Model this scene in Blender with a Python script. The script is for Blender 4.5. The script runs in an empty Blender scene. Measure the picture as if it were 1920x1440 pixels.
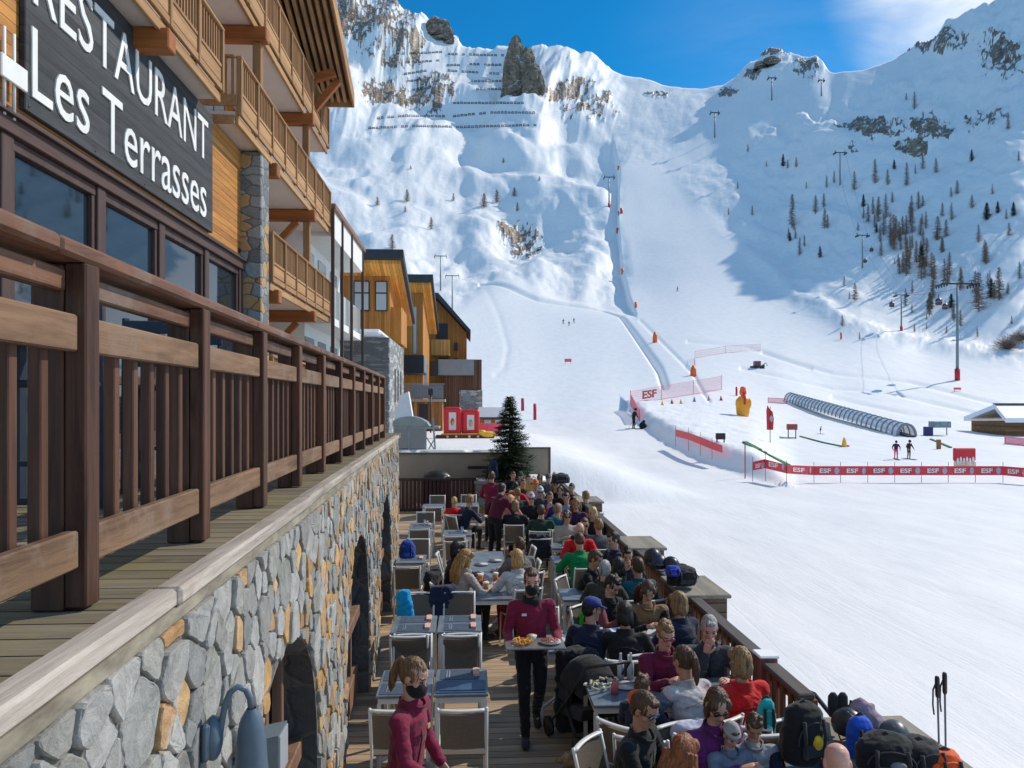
import bpy, bmesh, math, random
import numpy as np
from mathutils import Vector, Matrix
R = math.radians
PI = math.pi
rng = random.Random(7)
nrs = np.random.RandomState(11)
sc = bpy.context.scene
COL = sc.collection
EYE = 3.5
FPX = 1440.0
HOR = 755.0
TH = R(3.18)
SN, CS = math.sin(TH), math.cos(TH)
SUN_AZ = R(60)      # to the right of the site's long axis
SUN_EL = R(40)

# ---------------------------------------------------------------- helpers
def P(px, py, Y):
    u = (px - 960) / FPX
    return Vector((Y * (SN + u * CS), Y * (CS - u * SN), EYE - (py - HOR) / FPX * Y))

def PZ(px, py, z):
    return P(px, py, (EYE - z) * FPX / (py - HOR))

def tag(o, label=None, cat=None, group=None, kind=None):
    if label: o['label'] = label
    if cat: o['category'] = cat
    if group: o['group'] = group
    if kind: o['kind'] = kind
    return o

def empty(name, loc=(0, 0, 0), rz=0, parent=None):
    o = bpy.data.objects.new(name, None)
    o.location = loc
    o.rotation_euler = (0, 0, rz)
    o.empty_display_size = 0.2
    COL.objects.link(o)
    if parent: o.parent = parent
    return o

def copy_tree(o, parent=None):
    c = o.copy()
    COL.objects.link(c)
    if parent: c.parent = parent
    for ch in list(o.children):
        copy_tree(ch, c)
    return c

class MB:
    """collects shapes into ONE mesh"""
    def __init__(self):
        self.v = []; self.f = []; self.m = []; self.s = []
    def add(self, vs, fs, mi=0, smooth=False):
        b = len(self.v)
        self.v.extend([tuple(p) for p in vs])
        for f in fs:
            self.f.append([i + b for i in f]); self.m.append(mi); self.s.append(smooth)
        return self
    def box(self, lo, hi, mi=0, ch=0.0):
        c = [(a + b) / 2 for a, b in zip(lo, hi)]
        return self.boxc(c, [abs(b - a) for a, b in zip(lo, hi)], None, mi, ch)
    def boxc(self, c, size, M=None, mi=0, ch=0.0):
        hx, hy, hz = [s / 2 for s in size]
        c = Vector(c)
        if ch <= 0:
            vs = [Vector((x, y, z)) for x in (-hx, hx) for y in (-hy, hy) for z in (-hz, hz)]
            fs = [(0, 1, 3, 2), (4, 6, 7, 5), (0, 4, 5, 1), (2, 3, 7, 6), (0, 2, 6, 4), (1, 5, 7, 3)]
        else:
            vs = []; fs = []
            e = min(ch, hx * .9, hy * .9, hz * .9)
            idx = {}
            for sx in (-1, 1):
                for sy in (-1, 1):
                    for sz in (-1, 1):
                        for ax in range(3):
                            h = [hx - e, hy - e, hz - e]
                            h[ax] += e
                            idx[(sx, sy, sz, ax)] = len(vs)
                            vs.append(Vector((sx * h[0], sy * h[1], sz * h[2])))
            for ax in range(3):
                for s in (-1, 1):
                    o1, o2 = [a for a in range(3) if a != ax]
                    q = []
                    for a, b in ((-1, -1), (1, -1), (1, 1), (-1, 1)):
                        k = [0, 0, 0]; k[ax] = s; k[o1] = a; k[o2] = b
                        q.append(idx[(k[0], k[1], k[2], ax)])
                    flip = (s < 0) ^ (ax == 1)
                    fs.append(q[::-1] if flip else q)
            for a1 in range(3):
                for a2 in range(a1 + 1, 3):
                    a3 = 3 - a1 - a2
                    for s1 in (-1, 1):
                        for s2 in (-1, 1):
                            q = []
                            for ax, s3 in ((a1, -1), (a1, 1), (a2, 1), (a2, -1)):
                                k = [0, 0, 0]; k[a1] = s1; k[a2] = s2; k[a3] = s3
                                q.append(idx[(k[0], k[1], k[2], ax)])
                            fs.append(q)
            for sx in (-1, 1):
                for sy in (-1, 1):
                    for sz in (-1, 1):
                        fs.append([idx[(sx, sy, sz, ax)] for ax in range(3)])
        if M is not None: vs = [M @ p for p in vs]
        return self.add([p + c for p in vs], fs, mi)
    def beam(self, a, b, w, h, mi=0, up=(0, 0, 1), ch=0.0):
        a = Vector(a); b = Vector(b); d = b - a; L = d.length
        d.normalize(); u = Vector(up)
        s = d.cross(u)
        if s.length < 1e-4: s = d.cross(Vector((1, 0, 0)))
        s.normalize(); u = s.cross(d)
        M = Matrix((s, d, u)).transposed()
        return self.boxc((a + b) / 2, (w, L, h), M, mi, ch)
    def loft(self, secs, seg=12, mi=0, caps=True, smooth=True, up=None):
        """secs: list of (center, rx, ry[, xaxis, yaxis]); rings perpendicular to the path when axes are missing"""
        n = len(secs)
        C = [Vector(s[0]) for s in secs]
        vs = []
        prev = None
        for i, s in enumerate(secs):
            if len(s) >= 5:
                ax, ay = Vector(s[3]), Vector(s[4])
            else:
                d = (C[min(i + 1, n - 1)] - C[max(i - 1, 0)])
                if d.length < 1e-7: d = Vector((0, 0, 1))
                d.normalize()
                ref = Vector(up) if up else (prev if prev is not None else (Vector((1, 0, 0)) if abs(d.x) < .8 else Vector((0, 1, 0))))
                ax = ref - d * ref.dot(d)
                if ax.length < 1e-5: ax = d.orthogonal()
                ax.normalize(); prev = ax
                ay = d.cross(ax)
            for k in range(seg):
                t = 2 * PI * k / seg
                vs.append(C[i] + ax * (s[1] * math.cos(t)) + ay * (s[2] * math.sin(t)))
        fs = []
        for i in range(n - 1):
            for k in range(seg):
                k2 = (k + 1) % seg
                fs.append((i * seg + k, i * seg + k2, (i + 1) * seg + k2, (i + 1) * seg + k))
        if caps:
            fs.append(tuple(range(seg))[::-1]); fs.append(tuple((n - 1) * seg + k for k in range(seg)))
        return self.add(vs, fs, mi, smooth)
    def tube(self, pts, r, seg=8, mi=0, smooth=True):
        rr = r if isinstance(r, (list, tuple)) else [r] * len(pts)
        return self.loft([(p, a, a) for p, a in zip(pts, rr)], seg, mi, True, smooth)
    def cap(self, a, b, ra, rb, seg=10, mi=0):
        """round cone with hemispherical ends"""
        a = Vector(a); b = Vector(b); d = (b - a)
        if d.length < 1e-6: d = Vector((0, 0, 1e-3))
        dn = d.normalized()
        secs = []
        for t in (-.95, -.75, -.4): secs.append((a + dn * (ra * t), ra * math.sqrt(1 - t * t), ra * math.sqrt(1 - t * t)))
        secs.append((a, ra, ra)); secs.append((b, rb, rb))
        for t in (.4, .75, .95): secs.append((b + dn * (rb * t), rb * math.sqrt(1 - t * t), rb * math.sqrt(1 - t * t)))
        return self.loft(secs, seg, mi)
    def ell(self, c, rx, ry, rz, M=None, seg=12, rings=8, mi=0):
        c = Vector(c); secs = []
        M = M or Matrix.Identity(3)
        ax = M @ Vector((1, 0, 0)); ay = M @ Vector((0, 1, 0)); az = M @ Vector((0, 0, 1))
        for i in range(rings + 1):
            t = -PI / 2 + PI * (i + .15) / (rings + .3)
            secs.append((c + az * (rz * math.sin(t)), rx * math.cos(t), ry * math.cos(t), ax, ay))
        return self.loft(secs, seg, mi)
    def prism(self, poly, d, mi=0):
        """poly: planar 3-D polygon, d: extrusion vector"""
        n = len(poly); d = Vector(d)
        vs = [Vector(p) for p in poly] + [Vector(p) + d for p in poly]
        fs = [tuple(range(n))[::-1], tuple(range(n, 2 * n))] + [(i, (i + 1) % n, n + (i + 1) % n, n + i) for i in range(n)]
        return self.add(vs, fs, mi)
    def build(self, name, mats, parent=None, loc=None, rz=0, fix=True):
        me = bpy.data.meshes.new(name)
        me.from_pydata(self.v, [], self.f)
        me.polygons.foreach_set('material_index', self.m)
        me.polygons.foreach_set('use_smooth', self.s)
        if fix:
            bm = bmesh.new(); bm.from_mesh(me)
            bmesh.ops.recalc_face_normals(bm, faces=bm.faces)
            bm.to_mesh(me); bm.free()
        for m in (mats if isinstance(mats, (list, tuple)) else [mats]): me.materials.append(m)
        return link(name, me, parent, loc, rz)

def link(name, me, parent=None, loc=None, rz=0):
    o = bpy.data.objects.new(name, me)
    COL.objects.link(o)
    if parent: o.parent = parent
    if loc is not None: o.location = loc
    if rz: o.rotation_euler = (0, 0, rz)
    return o

# ---------------------------------------------------------------- materials
def nodes(name):
    m = bpy.data.materials.new(name); m.use_nodes = True
    nt = m.node_tree; nt.nodes.clear()
    out = nt.nodes.new('ShaderNodeOutputMaterial')
    b = nt.nodes.new('ShaderNodeBsdfPrincipled')
    nt.links.new(b.outputs[0], out.inputs[0])
    def N(t, ins=None, **kw):
        n = nt.nodes.new(t)
        for k, v in kw.items(): setattr(n, k, v)
        for k, v in (ins or {}).items():
            if isinstance(v, bpy.types.NodeSocket): nt.links.new(v, n.inputs[k])
            else: n.inputs[k].default_value = v
        return n
    return m, nt, b, N

def c4(c): return (c[0], c[1], c[2], 1)
_mc = {}
def mat(name, col, rough=.65, var=.18, scale=9, stretch=(1, 1, 1), bump=0.0, bscale=None, metallic=0.0, spec=.5, col2=None, detail=5, sheen=0.0, ior=None):
    if name in _mc: return _mc[name]
    m, nt, b, N = nodes(name)
    tc = N('ShaderNodeTexCoord')
    mp = N('ShaderNodeMapping', {0: tc.outputs['Object'], 'Scale': [s * scale for s in stretch]})
    nz = N('ShaderNodeTexNoise', {'Vector': mp.outputs[0], 'Scale': 1.0, 'Detail': detail, 'Roughness': .62})
    rp = N('ShaderNodeValToRGB', {0: nz.outputs['Fac']})
    a = col2 if col2 else [c * (1 - var) for c in col]
    d = col if col2 else [min(1, c * (1 + var)) for c in col]
    rp.color_ramp.elements[0].position = .32; rp.color_ramp.elements[0].color = c4(a)
    rp.color_ramp.elements[1].position = .68; rp.color_ramp.elements[1].color = c4(d)
    nt.links.new(rp.outputs[0], b.inputs['Base Color'])
    b.inputs['Roughness'].default_value = rough
    b.inputs['Metallic'].default_value = metallic
    b.inputs['Specular IOR Level'].default_value = spec
    if ior: b.inputs['IOR'].default_value = ior
    if sheen: b.inputs['Sheen Weight'].default_value = sheen
    if bump:
        mp2 = N('ShaderNodeMapping', {0: tc.outputs['Object'], 'Scale': [s * (bscale or scale * 3) for s in stretch]})
        n2 = N('ShaderNodeTexNoise', {'Vector': mp2.outputs[0], 'Scale': 1.0, 'Detail': 6})
        bp = N('ShaderNodeBump', {'Height': n2.outputs['Fac'], 'Strength': bump, 'Distance': .01})
        nt.links.new(bp.outputs[0], b.inputs['Normal'])
    _mc[name] = m
    return m

def wood(name, light, dark, axis=1, plank=None, across=2, rough=.7, grain=1.0, gap=.012, tone=.25, bump=.4, dirt=None):
    """wood with grain running along axis; plank: board width along axis `across`"""
    if name in _mc: return _mc[name]
    m, nt, b, N = nodes(name)
    tc = N('ShaderNodeTexCoord')
    st = [26 * grain] * 3; st[axis] = 1.6 * grain
    sep = N('ShaderNodeSeparateXYZ', {0: tc.outputs['Object']})
    off = None
    if plank:
        dv = N('ShaderNodeMath', {0: sep.outputs[across], 1: plank}, operation='DIVIDE')
        fl = N('ShaderNodeMath', {0: dv.outputs[0]}, operation='FLOOR')
        wn = N('ShaderNodeTexWhiteNoise', {'W': fl.outputs[0]}, noise_dimensions='1D')
        vm = N('ShaderNodeVectorMath', {0: wn.outputs['Color'], 1: (37, 37, 37)}, operation='MULTIPLY')
        va = N('ShaderNodeVectorMath', {0: tc.outputs['Object'], 1: vm.outputs[0]}, operation='ADD')
        vec = va.outputs[0]
    else:
        vec = tc.outputs['Object']
    mp = N('ShaderNodeMapping', {0: vec, 'Scale': st})
    nz = N('ShaderNodeTexNoise', {'Vector': mp.outputs[0], 'Scale': 1, 'Detail': 8, 'Roughness': .68, 'Distortion': .6})
    mpb = N('ShaderNodeMapping', {0: vec, 'Scale': [s * .12 for s in st]})
    nb = N('ShaderNodeTexNoise', {'Vector': mpb.outputs[0], 'Scale': 1, 'Detail': 3})
    av = N('ShaderNodeMath', {0: nz.outputs['Fac'], 1: nb.outputs['Fac']}, operation='ADD')
    hf = N('ShaderNodeMath', {0: av.outputs[0], 1: .5}, operation='MULTIPLY')
    rp = N('ShaderNodeValToRGB', {0: hf.outputs[0]})
    rp.color_ramp.elements[0].position = .36; rp.color_ramp.elements[0].color = c4(dark)
    rp.color_ramp.elements[1].position = .62; rp.color_ramp.elements[1].color = c4(light)
    colo = rp.outputs[0]
    h = nz.outputs['Fac']
    if dirt:
        nd = N('ShaderNodeTexNoise', {'Vector': tc.outputs['Object'], 'Scale': 2.3, 'Detail': 7, 'Roughness': .7})
        rd = N('ShaderNodeValToRGB', {0: nd.outputs['Fac']})
        rd.color_ramp.elements[0].position = .5; rd.color_ramp.elements[1].position = .66
        mx = N('ShaderNodeMix', {'Factor': rd.outputs[0], 6: colo, 7: c4(dirt)}, data_type='RGBA')
        colo = mx.outputs[2]
    if plank:
        tm = N('ShaderNodeMath', {0: wn.outputs['Value'], 1: tone * 2}, operation='MULTIPLY')
        ta = N('ShaderNodeMath', {0: tm.outputs[0], 1: 1 - tone}, operation='ADD')
        mm = N('ShaderNodeVectorMath', {0: colo, 'Scale': ta.outputs[0]}, operation='SCALE')
        fr = N('ShaderNodeMath', {0: dv.outputs[0]}, operation='FRACT')
        lt = N('ShaderNodeMath', {0: fr.outputs[0], 1: gap / plank}, operation='LESS_THAN')
        mg = N('ShaderNodeMix', {'Factor': lt.outputs[0], 6: mm.outputs[0], 7: (.012, .009, .007, 1)}, data_type='RGBA')
        colo = mg.outputs[2]
        sb = N('ShaderNodeMath', {0: h, 1: lt.outputs[0]}, operation='SUBTRACT')
        h = sb.outputs[0]
    nt.links.new(colo, b.inputs['Base Color'])
    b.inputs['Roughness'].default_value = rough
    b.inputs['Specular IOR Level'].default_value = .3
    bp = N('ShaderNodeBump', {'Height': h, 'Strength': bump, 'Distance': .008})
    nt.links.new(bp.outputs[0], b.inputs['Normal'])
    _mc[name] = m
    return m

def glass(name, col=(.015, .025, .035), rough=.03, ior=1.9):
    if name in _mc: return _mc[name]
    m, nt, b, N = nodes(name)
    tc = N('ShaderNodeTexCoord')
    nz = N('ShaderNodeTexNoise', {'Vector': tc.outputs['Object'], 'Scale': .8, 'Detail': 2})
    bp = N('ShaderNodeBump', {'Height': nz.outputs['Fac'], 'Strength': .05, 'Distance': .05})
    nt.links.new(bp.outputs[0], b.inputs['Normal'])
    b.inputs['Base Color'].default_value = c4(col)
    b.inputs['Roughness'].default_value = rough
    b.inputs['IOR'].default_value = ior
    b.inputs['Specular IOR Level'].default_value = .7
    _mc[name] = m
    return m

def stone_mat(name, scale=2.6, stretch=(1, 1, 1.6), orange=.3, dark=1.0):
    """rubble masonry for pieces seen from far"""
    if name in _mc: return _mc[name]
    m, nt, b, N = nodes(name)
    tc = N('ShaderNodeTexCoord')
    wz = N('ShaderNodeTexNoise', {'Vector': tc.outputs['Object'], 'Scale': 5, 'Detail': 2})
    wm = N('ShaderNodeVectorMath', {0: wz.outputs['Color'], 1: (.12, .12, .12)}, operation='MULTIPLY')
    wa = N('ShaderNodeVectorMath', {0: tc.outputs['Object'], 1: wm.outputs[0]}, operation='ADD')
    mp = N('ShaderNodeMapping', {0: wa.outputs[0], 'Scale': [s * scale for s in stretch]})
    v1 = N('ShaderNodeTexVoronoi', {'Vector': mp.outputs[0], 'Scale': 1, 'Randomness': .9})
    v2 = N('ShaderNodeTexVoronoi', {'Vector': mp.outputs[0], 'Scale': 1, 'Randomness': .9}, feature='DISTANCE_TO_EDGE')
    sp = N('ShaderNodeSeparateColor', {0: v1.outputs['Color']})
    rp = N('ShaderNodeValToRGB', {0: sp.outputs[0]})
    cr = rp.color_ramp
    cr.interpolation = 'CONSTANT'
    cr.elements[0].position = 0; cr.elements[0].color = (.20 * dark, .21 * dark, .21 * dark, 1)
    cr.elements[1].position = .3; cr.elements[1].color = (.29 * dark, .30 * dark, .30 * dark, 1)
    e = cr.elements.new(.55); e.color = (.15 * dark, .16 * dark, .165 * dark, 1)
    e = cr.elements.new(1 - orange); e.color = (.46 * dark, .28 * dark, .12 * dark, 1)
    nz = N('ShaderNodeTexNoise', {'Vector': tc.outputs['Object'], 'Scale': 14, 'Detail': 8, 'Roughness': .7})
    mu = N('ShaderNodeMix', {'Factor': .45, 6: rp.outputs[0], 7: nz.outputs['Fac']}, data_type='RGBA', blend_type='OVERLAY')
    lt = N('ShaderNodeMath', {0: v2.outputs['Distance'], 1: .035}, operation='LESS_THAN')
    mx = N('ShaderNodeMix', {'Factor': lt.outputs[0], 6: mu.outputs[2], 7: (.12, .115, .10, 1)}, data_type='RGBA')
    nt.links.new(mx.outputs[2], b.inputs['Base Color'])
    b.inputs['Roughness'].default_value = .85
    sm = N('ShaderNodeMath', {0: v2.outputs['Distance'], 1: .12}, operation='MINIMUM')
    s2 = N('ShaderNodeMath', {0: sm.outputs[0], 1: 6}, operation='MULTIPLY')
    sa = N('ShaderNodeMath', {0: s2.outputs[0], 1: nz.outputs['Fac']}, operation='ADD')
    bp = N('ShaderNodeBump', {'Height': sa.outputs[0], 'Strength': .7, 'Distance': .03})
    nt.links.new(bp.outputs[0], b.inputs['Normal'])
    _mc[name] = m
    return m

# ---------------------------------------------------------------- noise (numpy)
def _hash(ix, iy, seed):
    n = (ix.astype(np.int64) * 374761393 + iy.astype(np.int64) * 668265263 + seed * 1274126177) & 0x7fffffff
    n = ((n ^ (n >> 13)) * 1274126177) & 0x7fffffff
    n = n ^ (n >> 16)
    return (n & 0xffff) / 32767.5 - 1.0
def vnoise(x, y, seed=0):
    ix = np.floor(x); iy = np.floor(y)
    fx = x - ix; fy = y - iy
    fx = fx * fx * fx * (fx * (fx * 6 - 15) + 10); fy = fy * fy * fy * (fy * (fy * 6 - 15) + 10)
    a = _hash(ix, iy, seed); b = _hash(ix + 1, iy, seed); c = _hash(ix, iy + 1, seed); d = _hash(ix + 1, iy + 1, seed)
    return (a + (b - a) * fx) * (1 - fy) + (c + (d - c) * fx) * fy
def fbm(x, y, oct=4, seed=0, gain=.5, ridged=False):
    s = 0; a = 1.0; t = 0
    for o in range(oct):
        n = vnoise(x * 2 ** o + 17.3 * o, y * 2 ** o - 9.1 * o, seed + o * 13)
        if ridged: n = 1 - 2 * np.abs(n)
        s = s + n * a; t += a; a *= gain
    return s / t
def sstep(a, b, x):
    t = np.clip((x - a) / (b - a), 0, 1)
    return t * t * (3 - 2 * t)

# ---------------------------------------------------------------- camera, light, sky
cam = bpy.data.cameras.new('camera'); camo = bpy.data.objects.new('camera', cam)
COL.objects.link(camo)
camo.location = (0, 0, EYE); camo.rotation_euler = (R(90), 0, -TH)
cam.sensor_width = 36; cam.lens = 27; cam.shift_y = 35 / 1920
cam.clip_start = .05; cam.clip_end = 6000
sc.camera = camo
sun = bpy.data.lights.new('sun', 'SUN'); suno = bpy.data.objects.new('sun', sun); COL.objects.link(suno)
sdir = Vector((math.cos(SUN_EL) * math.sin(SUN_AZ), math.cos(SUN_EL) * math.cos(SUN_AZ), math.sin(SUN_EL)))
suno.rotation_euler = sdir.to_track_quat('Z', 'Y').to_euler()
suno.location = (40, 20, 60)
sun.energy = 3.9; sun.angle = R(.5); sun.color = (1, .91, .77)
w = bpy.data.worlds.new('World'); sc.world = w; w.use_nodes = True
nt = w.node_tree; nt.nodes.clear()
wo = nt.nodes.new('ShaderNodeOutputWorld'); bg = nt.nodes.new('ShaderNodeBackground'); nt.links.new(bg.outputs[0], wo.inputs[0])
sky = nt.nodes.new('ShaderNodeTexSky'); sky.sky_type = 'NISHITA'; sky.sun_disc = False
sky.sun_elevation = SUN_EL; sky.sun_rotation = SUN_AZ; sky.altitude = 2100; sky.air_density = 1.0; sky.dust_density = .1; sky.ozone_density = 3.0
hs = nt.nodes.new('ShaderNodeHueSaturation'); hs.inputs['Saturation'].default_value = 1.0; hs.inputs['Value'].default_value = 1.0
tn = nt.nodes.new('ShaderNodeMix'); tn.data_type = 'RGBA'; tn.blend_type = 'MULTIPLY'; tn.inputs['Factor'].default_value = 1
nt.links.new(sky.outputs[0], tn.inputs[6]); tn.inputs[7].default_value = (.07, .88, 1.2, 1)
nt.links.new(tn.outputs[2], hs.inputs['Color'])
# cirrus above the right-hand ridge
tcw = nt.nodes.new('ShaderNodeTexCoord')
def WN(t, ins, **kw):
    n = nt.nodes.new(t)
    for k, v in kw.items(): setattr(n, k, v)
    for k, v in ins.items():
        if isinstance(v, bpy.types.NodeSocket): nt.links.new(v, n.inputs[k])
        else: n.inputs[k].default_value = v
    return n
def wdir(px, py):
    return (P(px, py, 1) - Vector((0, 0, EYE))).normalized()
mpw = WN('ShaderNodeMapping', {0: tcw.outputs['Generated'], 'Rotation': (0, R(-38), 0), 'Scale': (2.2, 5, 9)})
nw = WN('ShaderNodeTexNoise', {'Vector': mpw.outputs[0], 'Scale': 1.3, 'Detail': 9, 'Roughness': .6, 'Distortion': .5})
def blob(px, py, r0, r1):
    d = WN('ShaderNodeVectorMath', {0: tcw.outputs['Generated'], 1: wdir(px, py)}, operation='DISTANCE')
    return WN('ShaderNodeMapRange', {0: d.outputs['Value'], 1: r0, 2: r1, 3: 1.0, 4: 0.0}, interpolation_type='SMOOTHSTEP')
b1 = blob(1820, -85, .05, .165); b2 = blob(1690, 50, .01, .075); b3 = blob(1500, 90, .02, .24)
m3 = WN('ShaderNodeMath', {0: b3.outputs[0], 1: .10}, operation='MULTIPLY')
m2 = WN('ShaderNodeMath', {0: b2.outputs[0], 1: .75}, operation='MULTIPLY')
mA = WN('ShaderNodeMath', {0: b1.outputs[0], 1: m2.outputs[0]}, operation='MAXIMUM')
mB = WN('ShaderNodeMath', {0: mA.outputs[0], 1: m3.outputs[0]}, operation='MAXIMUM')
nr = WN('ShaderNodeMapRange', {0: nw.outputs['Fac'], 1: .30, 2: .66})
mC = WN('ShaderNodeMath', {0: mB.outputs[0], 1: nr.outputs[0]}, operation='MULTIPLY')
mD = WN('ShaderNodeMath', {0: mB.outputs[0], 1: 2.0}, operation='POWER')
mE = WN('ShaderNodeMath', {0: mD.outputs[0], 1: .45}, operation='MULTIPLY')
mF = WN('ShaderNodeMath', {0: mC.outputs[0], 1: mE.outputs[0]}, operation='ADD', use_clamp=True)
cm = WN('ShaderNodeMix', {'Factor': mF.outputs[0], 6: hs.outputs[0], 7: (6.8, 7.6, 8.6, 1)}, data_type='RGBA')
# unseen broken cloud added behind the camera to lift and whiten the shade
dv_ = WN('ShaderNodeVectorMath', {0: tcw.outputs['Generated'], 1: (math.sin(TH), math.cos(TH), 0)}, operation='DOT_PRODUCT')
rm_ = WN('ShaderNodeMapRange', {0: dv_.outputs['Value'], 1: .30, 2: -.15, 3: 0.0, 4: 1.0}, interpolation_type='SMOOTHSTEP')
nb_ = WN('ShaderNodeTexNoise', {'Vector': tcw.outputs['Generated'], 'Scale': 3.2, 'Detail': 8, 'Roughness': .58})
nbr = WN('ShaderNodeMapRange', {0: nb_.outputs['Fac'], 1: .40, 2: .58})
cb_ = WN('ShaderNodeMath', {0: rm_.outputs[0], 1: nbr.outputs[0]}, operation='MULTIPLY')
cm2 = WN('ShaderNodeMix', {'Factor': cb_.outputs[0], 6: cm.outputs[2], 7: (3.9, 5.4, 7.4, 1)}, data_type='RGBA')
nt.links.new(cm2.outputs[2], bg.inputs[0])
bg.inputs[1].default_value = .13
vs_ = sc.view_settings; vs_.view_transform = 'Standard'; vs_.look = 'None'; vs_.gamma = 1; vs_.use_curve_mapping = False; vs_.exposure = -0.07
# ---------------------------------------------------------------- terrain
NEAR = [(99999, 6), (1269, 10), (1014, 20)]
TAB = {
 -900: ([(891,38),(845,60),(800,90),(755,140),(700,220),(600,330),(400,480),(250,600)], 700, 200),
  300: ([(891,38),(845,56),(800,78),(755,115),(700,170),(600,260),(500,390),(400,500),(200,700)], 850, 20),
  760: ([(891,38),(845,54),(800,74),(755,108),(700,155),(600,248),(530,345),(450,435),(400,480),(300,580),(200,680)], 830, None),
 1000: ([(891,38),(845,52),(800,72),(755,105),(700,150),(650,195),(600,245),(560,290),(530,335),(500,375),(450,430),(400,480),(300,580),(200,680)], 800, None),
 1150: ([(891,38),(845,50),(800,66),(755,95),(700,140),(650,185),(600,235),(565,280),(540,315),(500,350),(400,440),(310,540),(250,640),(180,770)], 850, None),
 1300: ([(905,34),(850,47),(800,66),(755,92),(700,128),(650,168),(600,215),(550,265),(500,315),(450,365),(380,440),(300,530),(220,640)], 770, None),
 1450: ([(905,34),(850,50),(800,72),(755,100),(700,130),(650,165),(600,205),(570,230),(540,254),(500,284),(450,325),(400,364),(300,450),(200,555)], 690, None),
 1600: ([(905,34),(850,51),(800,78),(755,108),(700,134),(650,160),(615,177),(600,186),(550,209),(500,231),(450,256),(400,283),(300,342),(200,425)], 520, None),
 1750: ([(905,34),(850,52),(800,82),(755,110),(720,126),(680,146),(650,160),(600,176),(500,206),(400,240),(300,284),(200,340)], 420, None),
 1920: ([(905,34),(850,53),(800,86),(755,110),(720,124),(680,140),(660,148),(600,160),(500,178),(400,200),(300,225),(200,262)], 360, None),
 2200: ([(905,34),(850,55),(800,86),(755,110),(700,126),(600,148),(400,188),(200,238),(0,300)], 350, -95),
 2700: ([(905,34),(850,56),(800,80),(700,112),(500,142),(200,190),(-60,262)], 310, -170),
 3500: ([(905,34),(850,54),(800,72),(700,94),(500,120),(200,165),(-60,225)], 270, -130),
}
SKY = [(-900,200),(300,20),(600,-60),(640,-45),(700,-25),(745,0),(800,30),(845,62),(870,80),(940,88),(1010,84),(1050,110),(1100,122),(1150,132),(1200,142),(1250,157),(1290,165),(1330,163),(1365,150),(1400,122),(1425,112),(1450,104),(1490,112),(1530,118),(1560,140),(1600,137),(1650,122),(1700,98),(1730,80),(1760,68),(1800,45),(1830,28),(1870,2),(1920,-35),(2000,-90),(2200,-95),(2700,-170),(3500,-130)]
def pchip(x, y, xi):
    x = np.asarray(x, float); y = np.asarray(y, float)
    h = np.diff(x); d = np.diff(y, axis=0) / (h if y.ndim == 1 else h[:, None])
    m = np.zeros_like(y)
    prod = d[:-1] * d[1:]
    w1 = (2 * h[1:] + h[:-1]); w2 = (h[1:] + 2 * h[:-1])
    if y.ndim > 1: w1 = w1[:, None]; w2 = w2[:, None]
    with np.errstate(divide='ignore', invalid='ignore'):
        mm = (w1 + w2) / (w1 / d[:-1] + w2 / d[1:])
    m[1:-1] = np.where(prod > 0, mm, 0); m[0] = d[0]; m[-1] = d[-1]
    xi = np.clip(xi, x[0], x[-1])
    k = np.clip(np.searchsorted(x, xi) - 1, 0, len(x) - 2)
    hk = h[k]; t = (xi - x[k]) / hk
    if y.ndim > 1: t = t[:, None]; hk = hk[:, None]
    return ((1 + 2 * t) * (1 - t) ** 2) * y[k] + t * (1 - t) ** 2 * hk * m[k] + t * t * (3 - 2 * t) * y[k + 1] + t * t * (t - 1) * hk * m[k + 1]
Y0 = 6.0
cols = sorted(TAB)
upx = np.concatenate([np.linspace(-900, 560, 40)[:-1], np.linspace(560, 2010, 960)[:-1], np.linspace(2010, 2500, 90)[:-1], np.linspace(2500, 3500, 60)])
sx = np.array([a for a, b in SKY], float); sy = np.array([b for a, b in SKY], float)
sky_py = np.interp(upx, sx, sy)
sky_py = np.convolve(np.pad(sky_py, 6, mode='edge'), np.ones(13) / 13, 'valid')
ysk = pchip(cols, [TAB[c][1] for c in cols], upx)
tt = np.linspace(0, 1, 420)
Ecol = []
for c in cols:
    rows, ys, top = TAB[c]
    if top is None: top = float(np.interp(c, sx, sy))
    near = [(HOR + (EYE + .1) * FPX / y, y) for y in (6, 8, 11, 15, 21, 28)]
    pts = near + rows + [(top, ys)]
    ly = np.log([p[1] for p in pts]); e = [(HOR - p[0]) / FPX for p in pts]
    ti = np.log(Y0) + tt * (math.log(ys) - math.log(Y0))
    Ecol.append(pchip(ly, e, ti))
E = pchip(cols, np.array(Ecol), upx).T            # rows t, cols u
e_sky = (HOR - sky_py) / FPX
wgt = sstep(.80, 1.0, tt)[:, None]
E = E + wgt * (e_sky[None, :] - E[-1:, :])
# rows spread about evenly over the picture
ref = (E[:, np.searchsorted(upx, 1200)] + E[:, np.searchsorted(upx, 1750)]) / 2
cum = np.concatenate([[0], np.cumsum(np.abs(np.diff(ref)).clip(0, .03))]); cum /= cum[-1]
mixc = .55 * cum + .45 * tt
NT = 640
tk = np.interp(np.linspace(0, 1, NT), mixc, tt)
idx = np.clip(np.searchsorted(tt, tk) - 1, 0, len(tt) - 2)
fr = ((tk - tt[idx]) / (tt[idx + 1] - tt[idx]))[:, None]
E = E[idx] * (1 - fr) + E[idx + 1] * fr
U = (upx - 960) / FPX
YY = Y0 * np.exp(tk[:, None] * np.log(ysk / Y0)[None, :])
PX = np.broadcast_to(upx[None, :], YY.shape); PYB = HOR - FPX * E
XX = YY * U[None, :]
Zb = EYE + E * YY
def polyline_px(pts, py):
    p = np.array(pts, float)
    return np.interp(py, p[:, 1], p[:, 0])
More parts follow.
